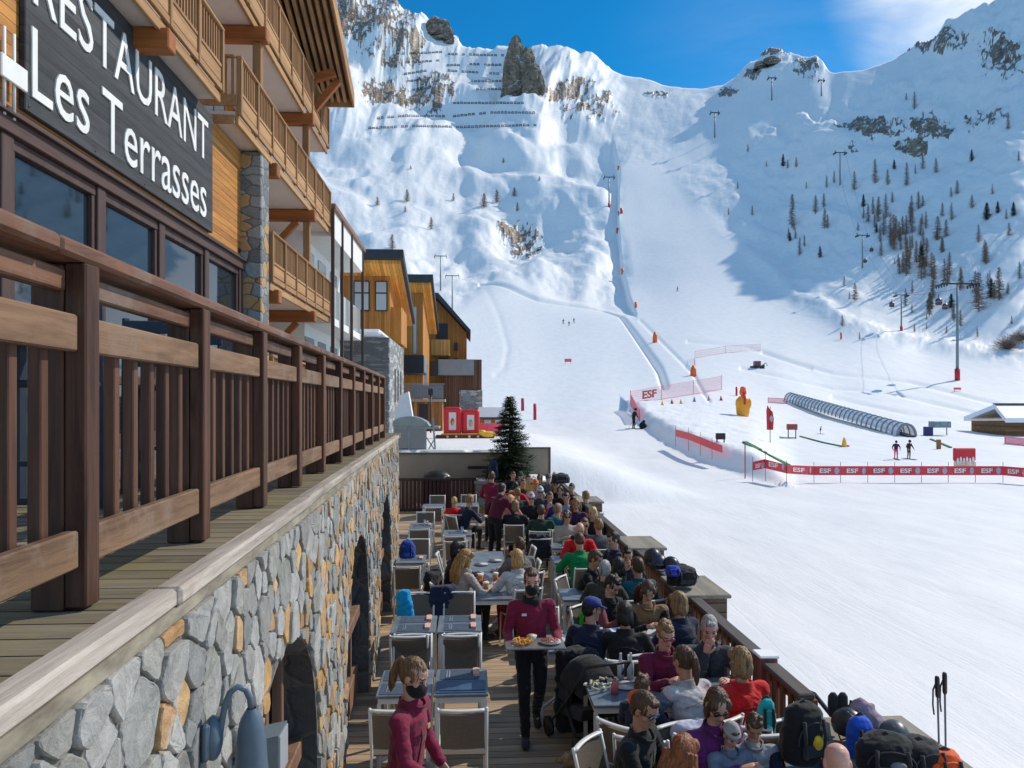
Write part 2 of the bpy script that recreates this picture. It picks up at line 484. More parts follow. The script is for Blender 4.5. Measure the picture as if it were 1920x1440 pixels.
def seg_dist(px, py, pts):
    """signed distance (picture units) to a polyline; + on its right-hand side"""
    best = np.full(px.shape, 1e9); sg = np.zeros(px.shape)
    for (x0, y0), (x1, y1) in zip(pts[:-1], pts[1:]):
        dx, dy = x1 - x0, y1 - y0
        t = np.clip(((px - x0) * dx + (py - y0) * dy) / (dx * dx + dy * dy), 0, 1)
        d = np.hypot(px - x0 - t * dx, py - y0 - t * dy)
        s = np.sign((px - x0) * -dy + (py - y0) * dx)
        k = d < best
        best = np.where(k, d, best); sg = np.where(k, s, sg)
    return best * sg
def inpoly(px, py, poly, soft=25):
    n = len(poly); inside = np.zeros(px.shape, bool)
    j = n - 1
    for i in range(n):
        xi, yi = poly[i]; xj, yj = poly[j]
        c = ((yi > py) != (yj > py)) & (px < (xj - xi) * (py - yi) / (yj - yi + 1e-9) + xi)
        inside ^= c; j = i
    d = np.abs(seg_dist(px, py, list(poly) + [poly[0]]))
    d = np.where(inside, d, -d)
    return sstep(-soft, soft, d)
# groomed runs: smooth snow
piste = np.maximum(inpoly(PX, PYB, [(700,1900),(700,760),(880,560),(940,530),(1130,570),(1190,600),(1165,420),(1160,310),(1240,300),(1290,370),(1420,480),(1530,575),(1950,700),(2600,760),(2600,1900)], 14),
                   inpoly(PX, PYB, [(1160,320),(1230,300),(1340,235),(1400,170),(1560,130),(1740,95),(1790,115),(1600,190),(1420,240),(1300,300),(1250,345)], 10) * .8)
far = sstep(120, 300, YY)
rough = (1 - piste) * far
def G(cx, cy, rx, ry, rot=0):
    a = R(rot); dx = PX - cx; dy = PYB - cy
    x = (dx * math.cos(a) + dy * math.sin(a)) / rx; y = (-dx * math.sin(a) + dy * math.cos(a)) / ry
    return np.exp(-(x * x + y * y))
DZ = np.zeros_like(YY)
sc_ = YY / 500.0
n1 = fbm(PX / 120 + 3, PYB / 70, 3, 5); n2 = fbm(PX / 44, PYB / 24, 3, 9); n3 = fbm(PX / 11, PYB / 7, 3, 21)
rg = fbm((PX + PYB * .35) / 70, PYB / 110, 4, 33, ridged=True)
left = sstep(1190, 1120, PX) * sstep(600, 520, PYB)
right = sstep(1330, 1430, PX) * sstep(700, 600, PYB)
upper = sstep(300, 200, PYB)
DZ += rough * sc_ * left * (13.0 * n1 + 2.6 * n2 + .3 * n3 + 6 * upper * rg)
DZ += rough * sc_ * right * (7.5 * n1 + 3.2 * n2 + .35 * n3 + 5 * upper * rg)
DZ += rough * sc_ * (1 - np.maximum(left, right)) * (2.5 * n1 + 1.0 * n2 + .3 * n3)
DZ += piste * sc_ * far * (.8 * n1)
# the run down the middle stands proud of the bowl on its left
d = seg_dist(PX, PYB, [(1150,250),(1163,310),(1160,420),(1168,500),(1182,555),(1196,590)])
side = np.where(d > 0, 0, 1) if False else None
lx = polyline_px([(1150,250),(1163,310),(1160,420),(1168,500),(1182,555),(1196,590)], PYB)
dl = lx - PX
band = sstep(240, 315, PYB) * sstep(600, 560, PYB)
DZ -= band * 7.5 * sc_ * sstep(0, 5, dl) * np.exp(-np.clip(dl, 0, None) / 75)
# the bowl in shade under the rocks, closed off by a smooth diagonal bench
DZ += 11 * sc_ * G(905, 440, 46, 60, 15) - 9 * sc_ * G(985, 455, 70, 34, -18)
DZ += 6 * sc_ * G(1000, 520, 150, 26, -22)
DZ += 5 * sc_ * (G(800, 275, 60, 26) + G(960, 300, 60, 22) + G(880, 345, 70, 20, 8) + G(760, 350, 50, 22) + G(1080, 270, 50, 24, 20) + G(1010, 345, 60, 18, -5))
DZ -= 4.5 * sc_ * (G(900, 310, 45, 20) + G(740, 300, 30, 26) + G(1090, 340, 60, 20) + G(830, 400, 60, 22, 10))
# piste-side groove winding down to the net
gl = [(900,538),(1010,560),(1130,571),(1163,588),(1200,640),(1235,690),(1246,722)]
dg = np.abs(seg_dist(PX, PYB, gl)); gw = sstep(540, 700, PYB)
DZ -= (1.5 - .2 * gw) * np.exp(-(dg / (2.6 + 3.2 * gw)) ** 2)
dg2 = np.abs(seg_dist(PX, PYB, [(905,545),(935,590),(952,650),(945,690),(930,702)]))
DZ -= .16 * np.exp(-(dg2 / 6) ** 2)
# wind-blown edge between run and forest slope
de = seg_dist(PX, PYB, [(1405,470),(1440,500),(1500,560),(1600,612),(1700,640),(1900,668),(2050,690)])
DZ += 1.6 * np.exp(-(de / 14) ** 2) * (YY / 250) * (1 + .5 * fbm(PX / 25, PYB / 12, 3, 44))
for l in ([(1430,660),(1560,700),(1700,715),(1920,770)], [(1390,690),(1560,728),(1660,735),(1900,790)], [(1560,745),(1700,775),(1850,790)], [(1200,600),(1240,640),(1300,700),(1330,760)], [(1290,640),(1400,650),(1520,690)]):
    DZ -= .28 * np.exp(-(np.abs(seg_dist(PX, PYB, l)) / 3.2) ** 2)
# rocks: where the snow does not hold
RK = [(680,40,120,75,1.1),(745,95,70,40,1.0),(725,165,55,45,1.15),(805,165,60,50,1.1),(840,60,40,16,1.1),(1068,184,60,18,1.0),(1140,198,16,18,1.0),
      (1365,176,20,14,1.3),(1450,112,34,8,1.2),(1410,150,22,14,1.1),(1510,135,36,20,.9),(1880,110,60,45,1.0),(1760,88,80,22,.95),(1770,100,30,14,1.0),
      (1640,240,80,20,1.25),(1745,245,48,26,1.2),(1712,274,40,14,1.25),(1850,225,60,30,.9),(1760,620,60,22,.75),(1700,470,60,30,.7),(1790,520,90,60,.7),(1890,640,50,25,1.0),(1600,280,18,12,.9),
      (975,428,48,30,1.2),(1235,175,30,10,.9),(1100,215,80,25,.75)]
wr = np.zeros_like(YY)
for cx, cy, rx, ry, s in RK:
    wr = np.maximum(wr, s * np.exp(-(((PX - cx) / rx) ** 2 + ((PYB - cy) / ry) ** 2)))
nk = .5 * fbm((PX - .6 * PYB) / 24, (PYB + .5 * PX) / 18, 5, 61, .7, True) + .8 * fbm(PX / 9, PYB / 6, 4, 71, .7)
rock = sstep(.40, .50, wr * (.62 + .95 * nk)) * far
DZ += rock * sc_ * (.5 + 1.3 * fbm(PX / 10, PYB / 8, 4, 81, .6, True))
# snow bank that carries the ski-school ground
def gridz(u, Y):
    fu = np.interp(u, U, np.arange(len(U))); i = int(min(max(math.floor(fu), 0), len(U) - 2)); a = fu - i
    ys = ysk[i] * (1 - a) + ysk[i + 1] * a
    t = math.log(max(Y, Y0) / Y0) / math.log(ys / Y0)
    ft = np.interp(min(max(t, 0), 1), tk, np.arange(NT)); k = int(min(math.floor(ft), NT - 2)); b = ft - k
    Z = ZF
    return float((Z[k, i] * (1 - a) + Z[k, i + 1] * a) * (1 - b) + (Z[k + 1, i] * (1 - a) + Z[k + 1, i + 1] * a) * b)
ZF = Zb
def hit_raw(px, py):
    u = (px - 960) / FPX; e = (HOR - py) / FPX; lo = 6.0; Y = 6.0
    while Y < 1200:
        Yn = Y * 1.012
        if gridz(u, Yn) >= EYE + e * Yn: break
        Y = Yn
    lo, hi = Y, Yn
    for _ in range(25):
        m_ = (lo + hi) / 2
        if gridz(u, m_) >= EYE + e * m_: hi = m_
        else: lo = m_
    return hi
bankpx = [(1176,772),(1190,795),(1215,815),(1255,840),(1305,864),(1375,888),(1446,907)]
bk = [((p - 960) / FPX * hit_raw(p, q), hit_raw(p, q)) for p, q in bankpx]
db = seg_dist(XX, YY, bk)            # metres, camera frame
nearb = sstep(110, 95, YY) * sstep(1150, 1172, PX)
inside = np.where(db < 0, -db, 0) if seg_dist(np.array([bk[3][0] + 4.0]), np.array([bk[3][1] + 4.0]), bk)[0] < 0 else np.where(db > 0, db, 0)
lump = 1 + .16 * fbm(XX * .7, YY * .7, 4, 91)
DZ += nearb * sstep(0, 1.3, inside) * np.exp(-np.clip(inside - 1.6, 0, None) / 14.0) * 1.05 * lump * sstep(1500, 1400, PX)
# gentle life in the near snow
near = sstep(160, 100, YY)
DZ += near * sstep(9, 16, YY) * (.10 * fbm(XX / 9, YY / 9, 3, 101) + .025 * fbm(XX / 1.3, YY / 2.2, 3, 111))
# retained platform behind the terrace's end wall
XS = XX * CS + YY * SN; YS = YY * CS - XX * SN
plat = sstep(26.35, 26.45, YS) * sstep(2.62, 2.5, XS) * sstep(-9, -8.5, XS)
zt = Zb + DZ
target = np.maximum(zt, 1.86)
fade = sstep(80, 45, YS)
slopeR = sstep(26.6, 29, YS) * sstep(9.5, 2.6, XS)
wP = np.maximum(plat, slopeR * .85) * fade
zt = zt * (1 - wP) + target * wP
ZF = zt
def ground(x, y):
    xc = x * CS - y * SN; yc = x * SN + y * CS
    if yc < Y0: return -.1
    return gridz(xc / yc, yc)
def hit(px, py):
    Y = hit_raw(px, py)
    return P(px, py, Y), Y
# --- mesh
back = []
for k, (m_, dz) in enumerate(((1.06, -.05), (1.2, -.2), (1.45, -.42))):
    back.append((XX[-1] * m_, YY[-1] * m_, ZF[-1] - dz * 0 + dz * YY[-1]))
XA = np.vstack([XX] + [b[0][None] for b in back]); YA = np.vstack([YY] + [b[1][None] for b in back]); ZA = np.vstack([ZF] + [b[2][None] for b in back])
RA = np.vstack([rock] + [rock[-1:]] * 3); PA = np.vstack([piste] + [piste[-1:]] * 3)
FA = np.vstack([far] + [far[-1:]] * 3)
nr_, nc_ = XA.shape
WX = XA * CS + YA * SN; WY = YA * CS - XA * SN
verts = np.stack([WX, WY, ZA], -1).reshape(-1, 3)
ii = np.arange(nr_ * nc_).reshape(nr_, nc_)
quads = np.stack([ii[:-1, :-1], ii[:-1, 1:], ii[1:, 1:], ii[1:, :-1]], -1).reshape(-1, 4)
def np_mesh(name, verts, quads, smooth=True):
    me = bpy.data.meshes.new(name)
    k = quads.shape[1]
    me.vertices.add(len(verts)); me.vertices.foreach_set('co', np.ascontiguousarray(verts, dtype=np.float32).ravel())
    me.loops.add(quads.size); me.loops.foreach_set('vertex_index', np.ascontiguousarray(quads, dtype=np.int32).ravel())
    me.polygons.add(len(quads)); me.polygons.foreach_set('loop_start', np.arange(0, quads.size, k, dtype=np.int32))
    me.polygons.foreach_set('loop_total', np.full(len(quads), k, dtype=np.int32)) if False else None
    me.polygons.foreach_set('use_smooth', np.full(len(quads), smooth))
    me.update(calc_edges=True)
    return me
me = np_mesh('snow_mountain', verts, quads)
for nm, arr in (('rock', RA), ('piste', PA), ('far', FA)):
    at = me.attributes.new(nm, 'FLOAT', 'POINT'); at.data.foreach_set('value', arr.astype(np.float32).ravel())

def snow_mat():
    m, nt, b, N = nodes('snow')
    tc = N('ShaderNodeTexCoord')
    ob = tc.outputs['Object']
    aR = N('ShaderNodeAttribute', attribute_name='rock'); aP = N('ShaderNodeAttribute', attribute_name='piste'); aF = N('ShaderNodeAttribute', attribute_name='far')
    # colour: clean snow with faint skied-off, slightly greyer streaks
    mp = N('ShaderNodeMapping', {0: ob, 'Scale': (.9, .22, .5), 'Rotation': (0, 0, R(24))})
    n1 = N('ShaderNodeTexNoise', {'Vector': mp.outputs[0], 'Scale': 1, 'Detail': 8, 'Roughness': .68})
    r1 = N('ShaderNodeValToRGB', {0: n1.outputs['Fac']})
    r1.color_ramp.elements[0].position = .3; r1.color_ramp.elements[0].color = (.77, .78, .795, 1)
    r1.color_ramp.elements[1].position = .62; r1.color_ramp.elements[1].color = (.875, .87, .868, 1)
    # rock
    nk = N('ShaderNodeTexNoise', {'Vector': ob, 'Scale': .22, 'Detail': 10, 'Roughness': .72})
    rk = N('ShaderNodeValToRGB', {0: nk.outputs['Fac']})
    rk.color_ramp.elements[0].position = .34; rk.color_ramp.elements[0].color = (.075, .055, .040, 1)
    rk.color_ramp.elements[1].position = .66; rk.color_ramp.elements[1].color = (.36, .25, .16, 1)
    nf = N('ShaderNodeTexNoise', {'Vector': ob, 'Scale': .45, 'Detail': 6, 'Roughness': .7})
    ad = N('ShaderNodeMath', {0: aR.outputs['Fac'], 1: nf.outputs['Fac']}, operation='MULTIPLY_ADD'); ad.inputs[2].default_value = 0
    sb = N('ShaderNodeMapRange', {0: ad.outputs[0], 1: .36, 2: .46})
    mx = N('ShaderNodeMix', {'Factor': sb.outputs[0], 6: r1.outputs[0], 7: rk.outputs[0]}, data_type='RGBA')
    nt.links.new(mx.outputs[2], b.inputs['Base Color'])
    b.inputs['Roughness'].default_value = .55; b.inputs['Specular IOR Level'].default_value = .25
    # relief: crust and ski tracks close by, wind texture far away
    mt = N('ShaderNodeMapping', {0: ob, 'Scale': (3.6, 1.1, 1), 'Rotation': (0, 0, R(48))})
    na = N('ShaderNodeTexNoise', {'Vector': mt.outputs[0], 'Scale': 1, 'Detail': 7, 'Roughness': .7, 'Distortion': 1.2})
    mt2 = N('ShaderNodeMapping', {0: ob, 'Scale': (5.5, .55, 1), 'Rotation': (0, 0, R(62))})
    nb = N('ShaderNodeTexNoise', {'Vector': mt2.outputs[0], 'Scale': 1, 'Detail': 6, 'Roughness': .65, 'Distortion': .8})
    nc = N('ShaderNodeTexNoise', {'Vector': ob, 'Scale': 7, 'Detail': 5, 'Roughness': .7})
    s1 = N('ShaderNodeMath', {0: na.outputs['Fac'], 1: nb.outputs['Fac']}, operation='ADD')
    s2 = N('ShaderNodeMath', {0: nc.outputs['Fac'], 1: .7}, operation='MULTIPLY')
    s3 = N('ShaderNodeMath', {0: s1.outputs[0], 1: s2.outputs[0]}, operation='ADD')
    mk = N('ShaderNodeMapping', {0: ob, 'Scale': (1.5, .07, 1), 'Rotation': (0, 0, R(40))}); nq = N('ShaderNodeTexNoise', {'Vector': mk.outputs[0], 'Scale': 1, 'Detail': 3, 'Distortion': .7})
    mk2 = N('ShaderNodeMapping', {0: ob, 'Scale': (1.1, .06, 1), 'Rotation': (0, 0, R(66))}); nq2 = N('ShaderNodeTexNoise', {'Vector': mk2.outputs[0], 'Scale': 1, 'Detail': 3, 'Distortion': .9})
    for q_ in (nq, nq2):
        a_ = N('ShaderNodeMath', {0: q_.outputs['Fac'], 1: .5}, operation='SUBTRACT'); a2 = N('ShaderNodeMath', {0: a_.outputs[0]}, operation='ABSOLUTE')
        a3 = N('ShaderNodeMapRange', {0: a2.outputs[0], 1: 0.0, 2: .018, 3: -.28, 4: 0.0}); s3 = N('ShaderNodeMath', {0: s3.outputs[0], 1: a3.outputs[0]}, operation='ADD')
    bp = N('ShaderNodeBump', {'Height': s3.outputs[0], 'Strength': .22, 'Distance': .05})
    nw_ = N('ShaderNodeTexNoise', {'Vector': ob, 'Scale': .13, 'Detail': 9, 'Roughness': .62})
    kf = N('ShaderNodeMath', {0: 1.0, 1: aP.outputs['Fac']}, operation='SUBTRACT')
    kg = N('ShaderNodeMath', {0: kf.outputs[0], 1: aF.outputs['Fac']}, operation='MULTIPLY')
    kr = N('ShaderNodeMath', {0: kg.outputs[0], 1: .22}, operation='MULTIPLY')
    bp2 = N('ShaderNodeBump', {'Height': nw_.outputs['Fac'], 'Strength': kr.outputs[0], 'Distance': 3.0, 'Normal': bp.outputs[0]})
    nt.links.new(bp2.outputs[0], b.inputs['Normal'])
    return m
SNOW = snow_mat()
me.materials.append(SNOW)
tag(link('snow_mountain', me), kind='structure')
# the level ground under and around the camera, beside the terrace
b = MB()
xs = [WX[0, 0], WX[0, -1]]
N0 = 24
edge = [(float(WX[0, k]), float(WY[0, k])) for k in range(0, nc_, max(1, nc_ // N0))]
if edge[-1] != (float(WX[0, -1]), float(WY[0, -1])): edge.append((float(WX[0, -1]), float(WY[0, -1])))
pl = [(x, y, -.1) for x, y in edge] + [(90, 15, -.1), (90, -70, -.1), (-90, -70, -.1), (-90, 15, -.1)]
pl = [(p[0], p[1], -.1) for p in pl]
b.add(pl, [tuple(range(len(pl)))])
tag(b.build('snow_ground', SNOW), kind='structure')
# ---------------------------------------------------------------- materials of the buildings
W_RAIL = wood('rail_wood', (.235, .110, .062), (.050, .021, .013), 1, rough=.62, bump=.5, dirt=(.20, .145, .115))
W_RAILV = wood('rail_wood_upright', (.165, .070, .038), (.040, .016, .009), 2, rough=.62, bump=.5)
W_RAILP = wood('rail_board', (.31, .18, .10), (.095, .050, .028), 1, rough=.7, bump=.6, dirt=(.24, .17, .12))
W_COPE = wood('bleached_wood', (.60, .53, .46), (.22, .18, .15), 1, rough=.85, bump=.8, dirt=(.40, .33, .27))
W_DECK = wood('deck_boards', (.26, .215, .145), (.10, .082, .054), 0, plank=.145, across=1, gap=.010, bump=.7, dirt=(.21, .175, .075), tone=.18)
W_FLOOR = wood('terrace_boards', (.52, .385, .25), (.24, .175, .115), 0, plank=.14, across=1, gap=.008, bump=.5, tone=.16)
W_CLAD = wood('honey_cladding', (.60, .27, .065), (.30, .115, .024), 1, plank=.13, across=2, gap=.008, bump=.3, tone=.16)
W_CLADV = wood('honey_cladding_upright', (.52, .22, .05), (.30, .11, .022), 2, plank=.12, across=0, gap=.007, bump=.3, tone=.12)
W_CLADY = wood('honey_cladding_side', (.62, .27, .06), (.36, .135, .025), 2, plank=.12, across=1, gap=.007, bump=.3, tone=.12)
W_BALC = wood('balcony_larch', (.50, .285, .13), (.25, .125, .05), 1, rough=.7, bump=.4)
W_BALCV = wood('balcony_larch_upright', (.40, .215, .095), (.20, .095, .04), 2, rough=.7, bump=.4)
W_BEAM = wood('red_beam', (.40, .135, .035), (.20, .062, .016), 0, rough=.6, bump=.3)
W_DARK = wood('dark_frame', (.105, .062, .052), (.050, .028, .024), 2, rough=.55, bump=.25)
W_DARKY = wood('dark_frame_level', (.125, .070, .058), (.055, .030, .026), 1, rough=.55, bump=.25)
W_BLACKV = wood('brown_black_slats', (.060, .034, .028), (.022, .012, .010), 2, rough=.6)
SOFFIT = mat('soffit_render', (.66, .58, .52), .9, .05, 3)
WHITE = mat('white_paint', (.78, .77, .74), .6, .04, 4)
GLASS = glass('dark_glass')
GLASSB = glass('pale_glass', (.42, .46, .47), .08, 1.5)
CURT = mat('curtain', (.62, .58, .52), .9, .12, 3, (1, 8, .3))
CONC = mat('weathered_concrete', (.36, .31, .235), .9, .22, 5, bump=.3)
STONE = stone_mat('rubble_stone')
STONEG = stone_mat('shaded_layered_schist', 4.2, (.35, .35, 2.6), .02, .8)  # annex front: shade of the camera-facing side darkened into the stone colour
STONEL = stone_mat('pale_or_sunlit_schist', 3.4, (.5, .5, 1.8), .05, 1.5)  # annex side: sunlight paled into the stone colour; also the chalet's stone base
BLACK = mat('black_metal', (.015, .016, .018), .45, .2, 8)
SLATE = mat('slate_roof', (.030, .036, .045), .6, .25, 5, (1, 4, 1), .3)
STEEL = mat('galvanised_steel', (.33, .37, .37), .4, .12, 5, metallic=.6)
GREYP = mat('grey_panel', (.22, .26, .29), .35, .08, 3)
CLEAN_SNOW = mat('fresh_snow', (.86, .87, .89), .6, .03, 6, bump=.25, bscale=9)
LAMPBLUE = mat('blue_grey_enamel', (.085, .125, .165), .42, .12, 14)

# ---------------------------------------------------------------- hotel with the restaurant front
XF = -4.85
H = empty('hotel_building', (XF, 10, 2.85))
tag(H, 'tall timber and stone hotel with rows of wooden balconies along the left edge', 'hotel')
def hp(mb, name, m, parent=None):
    """part of the hotel: geometry written in site coordinates"""
    o = mb.build(name, m)
    o.parent = parent or H
    if parent is None: o.matrix_parent_inverse = Matrix.Translation(-Vector(H.location))
    return o
hp(MB().box((-5.3, 3, 6.52), (XF, 16.6, 8.85)), 'clad_wall', W_CLAD)
hp(MB().box((-5.25, 3, 2.85), (-5.15, 16.6, 6.3)), 'dark_interior', mat('interior_dark', (.012, .012, .013), .8))
hp(MB().box((XF - .12, 3, 6.30), (XF + .10, 16.6, 6.52), 0, .01), 'head_beam', W_DARKY)
hp(MB().box((XF + .101, 3, 6.47), (XF + .16, 16.6, 6.505), 0, .006).box((XF - .01, 3, 6.521), (XF + .05, 16.6, 6.60), 0, .006), 'drip_rail', W_DARKY)
mull = [4.15, 6.2, 8.27, 10.32, 12.3, 14.35, 16.45]
for a, b in zip(mull[:-1], mull[1:]):
    f = MB()
    f.box((XF - .1, a - .11, 2.86), (XF + .06, a + .11, 6.299), 0, .01)
    for z0, z1 in ((2.86, 3.06), (4.93, 5.03) if False else (3.75, 3.87), (6.17, 6.298)):
        f.box((XF - .07, a + .112, z0), (XF + .03, b - .112, z1), 0, .008)
    for s, y in ((1, a + .11), (-1, b - .11)):
        f.box((XF - .06, min(y + s * .002, y + s * .08), 3.06), (XF + .02, max(y + s * .002, y + s * .08), 6.168), 0, .006)
    w_ = hp(f, 'window_frame', W_DARK)
    g = MB().box((XF - .055, a + .19, 3.87), (XF - .035, b - .19, 6.17)).box((XF - .055, a + .19, 3.06), (XF - .035, b - .19, 3.75))
    p_ = g.build('pane', GLASS, w_)
    p_.matrix_parent_inverse = w_.matrix_parent_inverse.copy() if False else Matrix.Identity(4)
hp(MB().box((XF - .1, 16.34, 2.86), (XF + .06, 16.58, 6.299), 0, .01), 'window_frame', W_DARK)
sp = MB(); sp.box((-5.2, 16.61, 2.85), (-4.42, 17.25, 8.84), 0, .02)
hp(sp, 'stone_pilaster', STONE)
hp(MB().box((-6.9, 17.26, 1.5), (-6.4, 24.4, 16.5)), 'clad_wall', W_CLADY)
# doors and curtained windows at the back of the loggias
for lev in (3.3, 6.3, 9.1, 11.9):
    for y in (18.6, 21.6):
        fo = hp(MB().box((-6.399, y - .1, lev), (-6.33, y + 1.7, lev + 2.15), 0, .01), 'glazed_door', W_DARK)
        MB().box((-6.328, y, lev + .1), (-6.318, y + .75, lev + 2.05)).box((-6.328, y + .85, lev + .1), (-6.318, y + 1.6, lev + 2.05)).build('pane', GLASSB, fo)
def balcony(y0, y1, xo, zb, xi, ret=False, hr=1.0, nopost=False):
    slab = hp(MB().box((xi, y0, zb), (xo - .10, y1, zb + .2)), 'balcony', SOFFIT)
    f = MB()
    f.box((xo - .098, y0 - .02, zb - .06), (xo - .04, y1 + .02, zb + .11), 0, .01)
    f.box((xo - .038, y0 - .03, zb + .13), (xo + .01, y1 + .03, zb + .25), 0, .008)
    f.box((xo - .05, y0 - .02, zb + .28), (xo - .01, y1 + .02, zb + .52), 0, .006)
    f.box((xo - .06, y0 - .03, zb + .54), (xo, y1 + .03, zb + .60), 0, .006)
    if ret:
        f.box((xi + .1, y0 - .08, zb - .06), (xo - .10, y0 - .022, zb + .11), 0, .01)
        f.box((xi + .1, y0 - .08, zb + .28), (xo - .06, y0 - .03, zb + .5), 0, .008)
    f.build('fascia', W_BALC, slab)
    t = MB().box((xo - .09, y0 - .04, zb + .2 + hr), (xo + .03, y1 + .04, zb + .255 + hr), 0, .012)
    if ret: t.box((xi + .1, y0 - .10, zb + .2 + hr), (xo - .095, y0 - .01, zb + .25 + hr), 0, .01)
    t.build('top_rail', W_BALC, slab)
    bl = MB(); n = int((y1 - y0) / .125)
    for i in range(n + 1):
        y = y0 + (y1 - y0) * i / n
        bl.box((xo - .055, y - .022, zb + .601), (xo - .02, y + .022, zb + .199 + hr))
    if ret:
        k = int((xo - xi) / .125)
        for i in range(k):
            x = xi + .15 + i * .125
            if x < xo - .12: bl.box((x - .022, y0 - .075, zb + .501), (x + .022, y0 - .04, zb + .199 + hr))
    bo = bl.build('balusters', W_BALCV, slab); bo['kind'] = 'stuff'
    n = max(1, int(round((y1 - y0) / 1.25)))
    for i in range(n + 1):
        y = y0 + (y1 - y0) * i / n
        MB().box((xo - .075, y - .045, zb + .12), (xo + .025, y + .045, zb + .198 + hr), 0, .008).build('post', W_BALCV, slab)
    return slab
balcony(3.2, 13.85, -4.36, 8.87, XF)
balcony(14.95, 24.4, -4.36, 8.87, -6.4, True)
balcony(3.2, 24.9, -4.50, 11.52, -6.4, False, 1.15)
balcony(17.3, 24.4, -4.36, 6.06, -6.4)
balcony(17.3, 24.4, -4.36, 3.30, -6.4)
for (y, z, x0, x1) in ((11.35, 8.56, -4.9, -4.28), (17.55, 8.56, -5.6, -4.28), (21.7, 8.56, -6.3, -4.28), (17.7, 5.75, -5.6, -4.28), (21.7, 5.75, -6.3, -4.28), (16.7, 11.2, -6.3, -4.3), (21.6, 11.2, -6.3, -4.3), (9.0, 11.2, -6.3, -4.3)):
    hp(MB().box((x0, y - .14, z), (x1, y + .14, z + .3), 0, .02), 'beam', W_BEAM)
for (y, z0, z1) in ((16.75, 10.13, 11.2), (21.65, 10.13, 11.2), (21.75, 7.32, 8.56)):
    hp(MB().box((-4.62, y - .09, z0), (-4.44, y + .09, z1 - .002), 0, .015), 'post', W_BALCV)
for (y, z) in ((21.7, 8.56), (21.7, 5.75)):
    hp(MB().beam((-5.6, y, z - .9), (-4.8, y, z - .02), .16, .16), 'brace', W_BEAM)
hp(MB().box((-8.5, 3, 8.86), (-6.405, 24.4, 17)), 'upper_wall', W_CLADY)
# big eave: sloping slab on rafters, low end away from the camera
rs = MB()
def roofpt(y): return 13.02 + .36 * (24.3 - y)
rs.prism([(-9.5, 12, roofpt(12)), (-9.5, 24.3, roofpt(24.3)), (-9.5, 24.3, roofpt(24.3) + .16), (-9.5, 12, roofpt(12) + .16)], (5.85, 0, 0))
hp(rs, 'roof', SLATE)
rf = MB()
for i in range(14):
    x = -6.3 + i * .2
    rf.prism([(x, 12, roofpt(12) - .2), (x, 24.2, roofpt(24.2) - .2), (x, 24.2, roofpt(24.2) - .012), (x, 12, roofpt(12) - .012)], (.09, 0, 0))
ro = hp(rf, 'rafters', W_BALC); ro['kind'] = 'stuff'
hp(MB().prism([(-3.649, 12, roofpt(12) - .26), (-3.649, 24.3, roofpt(24.3) - .26), (-3.649, 24.3, roofpt(24.3) + .2), (-3.649, 12, roofpt(12) + .2)], (.05, 0, 0)).box((-9.4, 24.301, roofpt(24.3) - .26), (-3.6, 24.35, roofpt(24.3) + .2)), 'verge_board', W_BALC)
hp(MB().beam((-6.2, 22.6, 12.4), (-3.9, 22.6, 13.1), .2, .22).beam((-4.75, 22.9, 11.9), (-3.85, 22.9, 13.0), .18, .2).box((-4.9, 17.5, 12.9), (-4.6, 23.8, 13.2)), 'eave_brace', W_BEAM)

# ---------------------------------------------------------------- restaurant sign
sg = empty('restaurant_sign', (XF + .04, 11.6, 7.75))
tag(sg, 'long charcoal plank sign with white restaurant lettering on the hotel front', 'sign')
W_SIGN = wood('charred_boards', (.075, .078, .084), (.022, .024, .028), 1, plank=.185, across=2, gap=.006, bump=.6, tone=.22)
MB().box((-.035, -3.05, -1.09), (.035, 3.0, 1.10), 0, .01).build('board', W_SIGN, sg)
LETTER = mat('letter_white', (.80, .79, .76), .5, .10, 4, (1, 1, .3))
def text_mesh(txt, name, m, parent, width, height, origin, xa, ya, depth=.015, bold=.0, space=1.0):
    cu = bpy.data.curves.new(name, 'FONT'); cu.body = txt; cu.extrude = depth / 2; cu.offset = bold; cu.space_character = space
    cu.resolution_u = 3
    o = bpy.data.objects.new(name, cu); COL.objects.link(o)
    bpy.context.view_layer.update()
    dg = bpy.context.evaluated_depsgraph_get()
    me = bpy.data.meshes.new_from_object(o.evaluated_get(dg))
    bpy.data.objects.remove(o)
    co = np.empty(len(me.vertices) * 3, np.float32); me.vertices.foreach_get('co', co); co = co.reshape(-1, 3)
    mn = co.min(0); mx = co.max(0)
    sx_ = width / (mx[0] - mn[0]); sy_ = height / (mx[1] - mn[1])
    xa = Vector(xa).normalized(); ya = Vector(ya).normalized(); za = xa.cross(ya)
    og = Vector(origin)
    A = np.array([list(xa), list(ya), list(za)])
    loc = np.stack([(co[:, 0] - mn[0]) * sx_, (co[:, 1] - mn[1]) * sy_, co[:, 2] - mn[2]], -1)
    out = loc @ A + np.array(list(og))
    me.vertices.foreach_set('co', out.astype(np.float32).ravel()); me.update()
    me.materials.clear(); me.materials.append(m)
    return link(name, me, parent)
bt = MB()
for y in (-2.98, -1.5, 0, 1.5, 2.93):
    for z in (-1.03, 1.04): bt.ell((.037, y, z), .008, .018, .018, None, 8, 5)
bo_ = bt.build('bolts', BLACK, sg); bo_['kind'] = 'stuff'
text_mesh('RESTAURANT', 'lettering', LETTER, sg, 5.62, .74, (.036, -2.93, .12), (0, 1, 0), (0, 0, 1), .02)
text_mesh('Les Terrasses', 'lettering', LETTER, sg, 5.55, .78, (.036, -2.95, -.92), (0, 1, 0), (0, 0, 1), .02)

